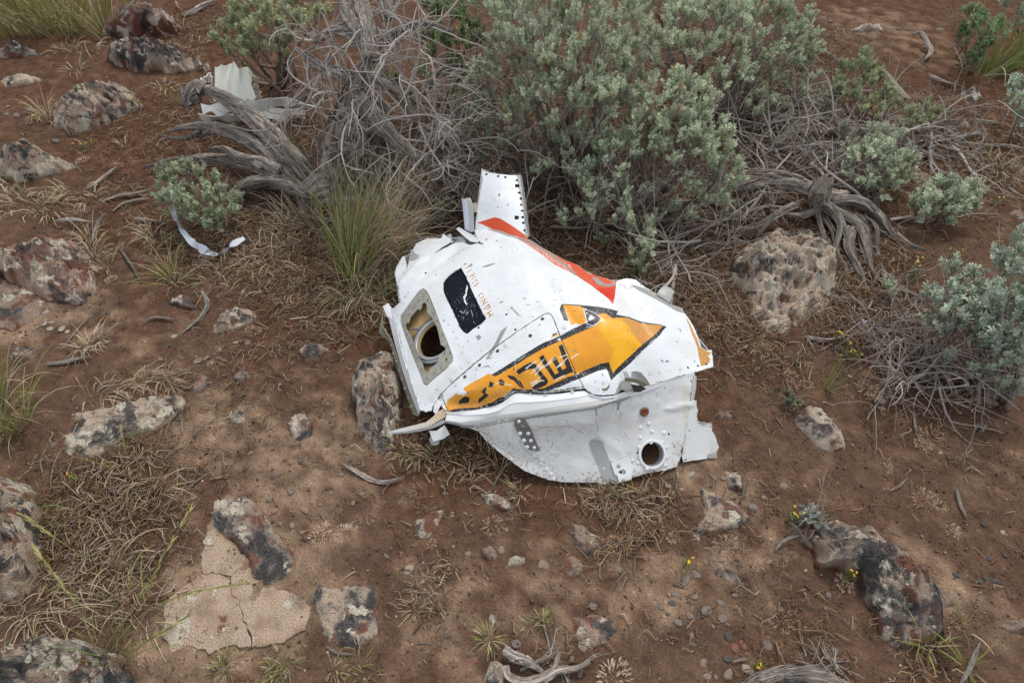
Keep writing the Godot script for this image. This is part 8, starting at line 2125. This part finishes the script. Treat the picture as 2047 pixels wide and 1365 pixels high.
func build_dry_plants() -> void:
	var shapes := []
	for i in 4:
		shapes.append(curl_mesh(i))
	var tan_m: StandardMaterial3D = M.straw.duplicate()
	tan_m.albedo_color = srgb(0.62, 0.46, 0.33)
	var dark_m: StandardMaterial3D = M.straw.duplicate()
	dark_m.albedo_color = srgb(0.46, 0.31, 0.205)
	var list := [
		["large tan curled cushion of the pair below the curved pale stick", v4([-.502, -.849, 0.034, 1])], ["round tan cushion, second of the pair below the curved pale stick", v4([-.44, -.849, 0.029, 1])],
		["small tan cushion above the pair below the curved pale stick", v4([-.411, -.886, 0.017, 1])], ["tan cushion below the dark pointed stone", v4([-.051, -.872, 0.032, 1])],
		["small pale cushion at the foot of the flat forked stone", v4([-.209, -.821, 0.014, 1])], ["loose tan cushion beside the triangular brown stone", v4([0.232, -.788, 0.028, 1])],
		["ragged tan cushion right of the triangular brown stone", v4([0.28, -.821, 0.031, 1])], ["bristly pinkish-tan cushion at the bottom edge", v4([0.231, -.494, 0.041, 1])],
		["spidery tan cushion alone on bare soil left of the black-lichened rock", v4([0.648, -.626, 0.031, 1])], ["tan cushion on the branching lichen rock", v4([0.555, -.821, 0.034, 1])],
		["little pale cushion beside a round grey pebble", v4([0.623, -.764, 0.014, 1])], ["small tan cushion right of the round grey pebble", v4([0.685, -.775, 0.019, 1])],
		["pale cushion with yellow flowers in the notch of the black-lichened rock", v4([0.828, -.717, 0.027, 1])], ["tan cushion on open soil above the two white sticks", v4([1.053, -1.047, 0.023, 1])],
		["tan cushion between the two white sticks", v4([1.12, -.949, 0.033, 1])], ["second tan cushion beside the white bent stick", v4([1.154, -.928, 0.018, 1])],
		["whitish cushion by the dusty tan stone apron", v4([1.158, -.858, 0.026, 1])], ["fluffy cream cushion beside the green broad-bladed grass", v4([1.074, -.624, 0.024, 1])],
		["little brown cushion right of the fluffy cream one", v4([1.138, -.667, 0.016, 1])], ["brown cushion hugging the shaded side of the hollowed boulder", v4([0.818, -1.757, 0.035, 1])],
		["darker cushion left of the hollowed boulder", v4([0.765, -1.721, 0.028, 1])], ["brown curled cushion right of the wreck's torn edge", v4([0.878, -1.389, 0.025, 1])],
		["second brown curled cushion right of the wreck's torn edge", v4([0.875, -1.348, 0.022, 1])], ["small cushion beside the second brown curled one", v4([0.919, -1.356, 0.019, 1])],
		["wide tan cushion on the soil above the pale upright rock", v4([1.105, -1.34, 0.034, 1])], ["tan cushion next to the wide one, under the bush", v4([1.155, -1.348, 0.028, 1])],
		["small cushion below the wide tan one", v4([1.034, -1.312, 0.018, 1])], ["tan cushion with green tips on the soil beside the dark bluish stone", v4([1.227, -1.159, 0.035, 1])],
		["tan cushion right of the pale upright rock's foot", v4([1.198, -1.131, 0.029, 1])], ["brown cushion below the grass beneath the patch plate", v4([0.366, -.882, 0.034, 1])],
		["loose brown cushion left of the branching lichen rock", v4([0.409, -.904, 0.029, 1])], ["dry cushion beside the pale rock with black lichen", v4([-.869, -1.586, 0.03, 1])],
		["tan cushion in front of the leaning boulder's grass", v4([-.564, -1.293, 0.021, 1])], ["small tan cushion by the small brown knob", v4([-.955, -1.439, 0.024, 1])],
		["curled straw cushion under the grass mat by the ribbon", v4([-.759, -1.736, 0.032, 1])], ["pale straw cushion left of the tall tussock's skirt", v4([-.678, -1.724, 0.028, 1])],
		["dark mossy cushion at the leaning boulder's head", v4([-.508, -1.602, 0.027, 1])], ["dry cushion below the pale forked dead branch", v4([0.811, -1.5, 0.029, 1])],
		["cushion among litter right of the torn flap", v4([0.777, -1.638, 0.024, 1])], ["small cushion by the pale crooked litter right of the wreck", v4([0.735, -1.762, 0.028, 1])],
		["tan cushion on the far soil below the stacked boulders", v4([-1.697, -3.591, 0.043, 1])], ["brown cushion beside the mottled boulder with a rusty top", v4([-1.72, -2.58, 0.03, 1])],
		["small pale cushion under the spotted-rim boulder", v4([-1.883, -2.62, 0.026, 1])], ["cushion on the soil right of the rust-red boulder", v4([-1.446, -1.841, 0.022, 1])],
		["pale cushion beside the sticks at the bottom edge", v4([0.734, -.557, 0.016, 1])], ["tiny cushion on bare soil between grey pebbles", v4([0.419, -.839, 0.016, 1])],
		["tan cushion at the right frame edge by sticks", v4([2.172, -2.872, 0.042, 1])], ["small brown cushion below the dark split stick", v4([0.712, -.791, 0.017, 1])],
	]
	for i in list.size():
		var q: Vector4 = list[i][1][0]
		var o := part("dry_plant", shapes[i % 4], dark_m if i % 3 == 2 or (list[i][0] as String).contains("brown") or (list[i][0] as String).contains("dark") else tan_m, self)
		o.transform = Transform3D(Basis(Vector3.UP, R.randf() * TAU) * Basis.from_scale(Vector3(q.z * R.randf_range(0.95, 1.3), q.z * R.randf_range(0.7, 1.1), q.z * R.randf_range(0.8, 1.25))), Vector3(q.x, gh(q.x, q.y), q.y))
		tag(o, list[i][0], "dried plant", "dried cushion plants on the soil")

# ---------------------------------------------------------------- flowers
func build_flowers() -> void:
	var yellow := plain(0.80, 0.53, 0.02, 0.6)
	var purple := plain(0.42, 0.36, 0.72, 0.6)
	var list := [
		["yellow flowers on thin stems beside the fallen trunk's hooked tip", v4([-1.652, -3.14, 0.02, 1]), .08, 4], ["yellow flower right of the boulder with a rusty top", v4([-1.804, -3.067, 0.019, 1]), .08, 3],
		["small yellow flower below the boulder with a rusty top", v4([-1.954, -2.89, 0.019, 1]), .06, 2], ["spreading yellow flowers right of the spotted-rim boulder", v4([-1.912, -2.725, 0.031, 1]), .03, 4],
		["single yellow flower in the dead grass mat's far edge", v4([-1.196, -1.003, 0.011, 1]), .05, 2], ["yellow flowers beside the silver-white plant", v4([0.739, -.889, 0.013, 1]), .06, 4],
		["yellow flowers by the scattered grey stones", v4([0.435, -.758, 0.01, 1]), .05, 3], ["tiny yellow flowers beside the mottled bottom pebble", v4([0.558, -.519, 0.007, 1]), .03, 2],
		["yellow flowers at the notch of the black-lichened rock", v4([0.835, -.731, 0.01, 1]), .05, 3], ["yellow flower cluster on the soil below the hollowed boulder", v4([1.076, -1.46, 0.026, 1]), .05, 6],
		["yellow flowers above the cluster, beside the thin curved stick", v4([1.066, -1.522, 0.013, 1]), .06, 3], ["yellow flowering stems under the hanging roots", v4([1.431, -1.827, 0.022, 1]), .09, 5],
		["greenish yellow flowers on bare soil above the blue-green bush", v4([1.644, -1.952, 0.022, 1]), .04, 4], ["yellow flowers at the dead stump's foot near the tall tussock", v4([-.809, -2.147, 0.016, 1]), .06, 3],
		["faint yellow flowers on red soil below the low sagebrush tuft", v4([1.966, -2.302, 0.016, 1]), .04, 3],
	]
	for e in list:
		var q: Vector4 = e[1][0]
		var t := thing("yellow_flowers", e[0], "flowers", Vector3(q.x, gh(q.x, q.y), q.y), "small yellow flowers")
		var mb := Mb.new()
		for k in int(e[3]):
			var p := Vector3(R.randfn(0, q.z * 0.5), 0, R.randfn(0, q.z * 0.5))
			var top := p + Vector3(R.randfn(0, q.z * 0.5), e[2] * R.randf_range(0.7, 1.1), R.randfn(0, q.z * 0.5))
			mb.tube(PackedVector3Array([p, p.lerp(top, 0.5) + rdir() * 0.004, top]), PackedFloat32Array([0.0013, 0.0011, 0.0009]), 4, Color(0.17, 0.22, 0.06), false)
			for j in 7:
				blade(mb, p.lerp(top, R.randf() * 0.85), (rdir() + Vector3.UP * 0.6).normalized(), R.randf_range(0.012, 0.024), 0.0028, 0.3, Color(0.16, 0.22, 0.07), Color(0.22, 0.26, 0.09), 3)
			var head := Mb.new()
			for f in 2:
				var c := top + rdir() * 0.004 * f
				var up := (Vector3.UP * 1.4 + rdir() * 0.6).normalized()
				var fb := facing(up, R.randf() * TAU, Vector3.ONE * R.randf_range(0.0022, 0.0034))
				for j in 5:
					var a := TAU * j / 5
					var i0 := head.vert(c)
					var i1 := head.vert(c + fb * Vector3(cos(a - 0.5) * 0.8, 0.15, sin(a - 0.5) * 0.8))
					var i2 := head.vert(c + fb * Vector3(cos(a) * 1.15, 0.35, sin(a) * 1.15))
					var i3 := head.vert(c + fb * Vector3(cos(a + 0.5) * 0.8, 0.15, sin(a + 0.5) * 0.8))
					head.quad(i0, i1, i2, i3)
			part("flower_head", head.mesh(), yellow, t)
		part("stems", mb.mesh(), M.grass, t, "stuff")
	var v := thing("purple_flower", "single pale purple flower on litter below the hollowed boulder", "flower", Vector3(1.171, 0, -1.6))
	var hd := Mb.new()
	for j in 5:
		var a := TAU * j / 5
		var i0 := hd.vert(Vector3(0, 0.03, 0))
		var i1 := hd.vert(Vector3(cos(a - 0.35) * 0.009, 0.033, sin(a - 0.35) * 0.009))
		var i2 := hd.vert(Vector3(cos(a) * 0.013, 0.034, sin(a) * 0.013))
		var i3 := hd.vert(Vector3(cos(a + 0.35) * 0.009, 0.033, sin(a + 0.35) * 0.009))
		hd.quad(i0, i1, i2, i3)
	part("flower_head", hd.mesh(), purple, v)
	var vs := Mb.new()
	vs.tube(PackedVector3Array([Vector3.ZERO, Vector3(0.002, 0.016, 0), Vector3(0, 0.031, 0)]), PackedFloat32Array([0.0012, 0.001, 0.0008]), 4, Color(0.17, 0.2, 0.07), false)
	part("stem", vs.mesh(), M.grass, v)
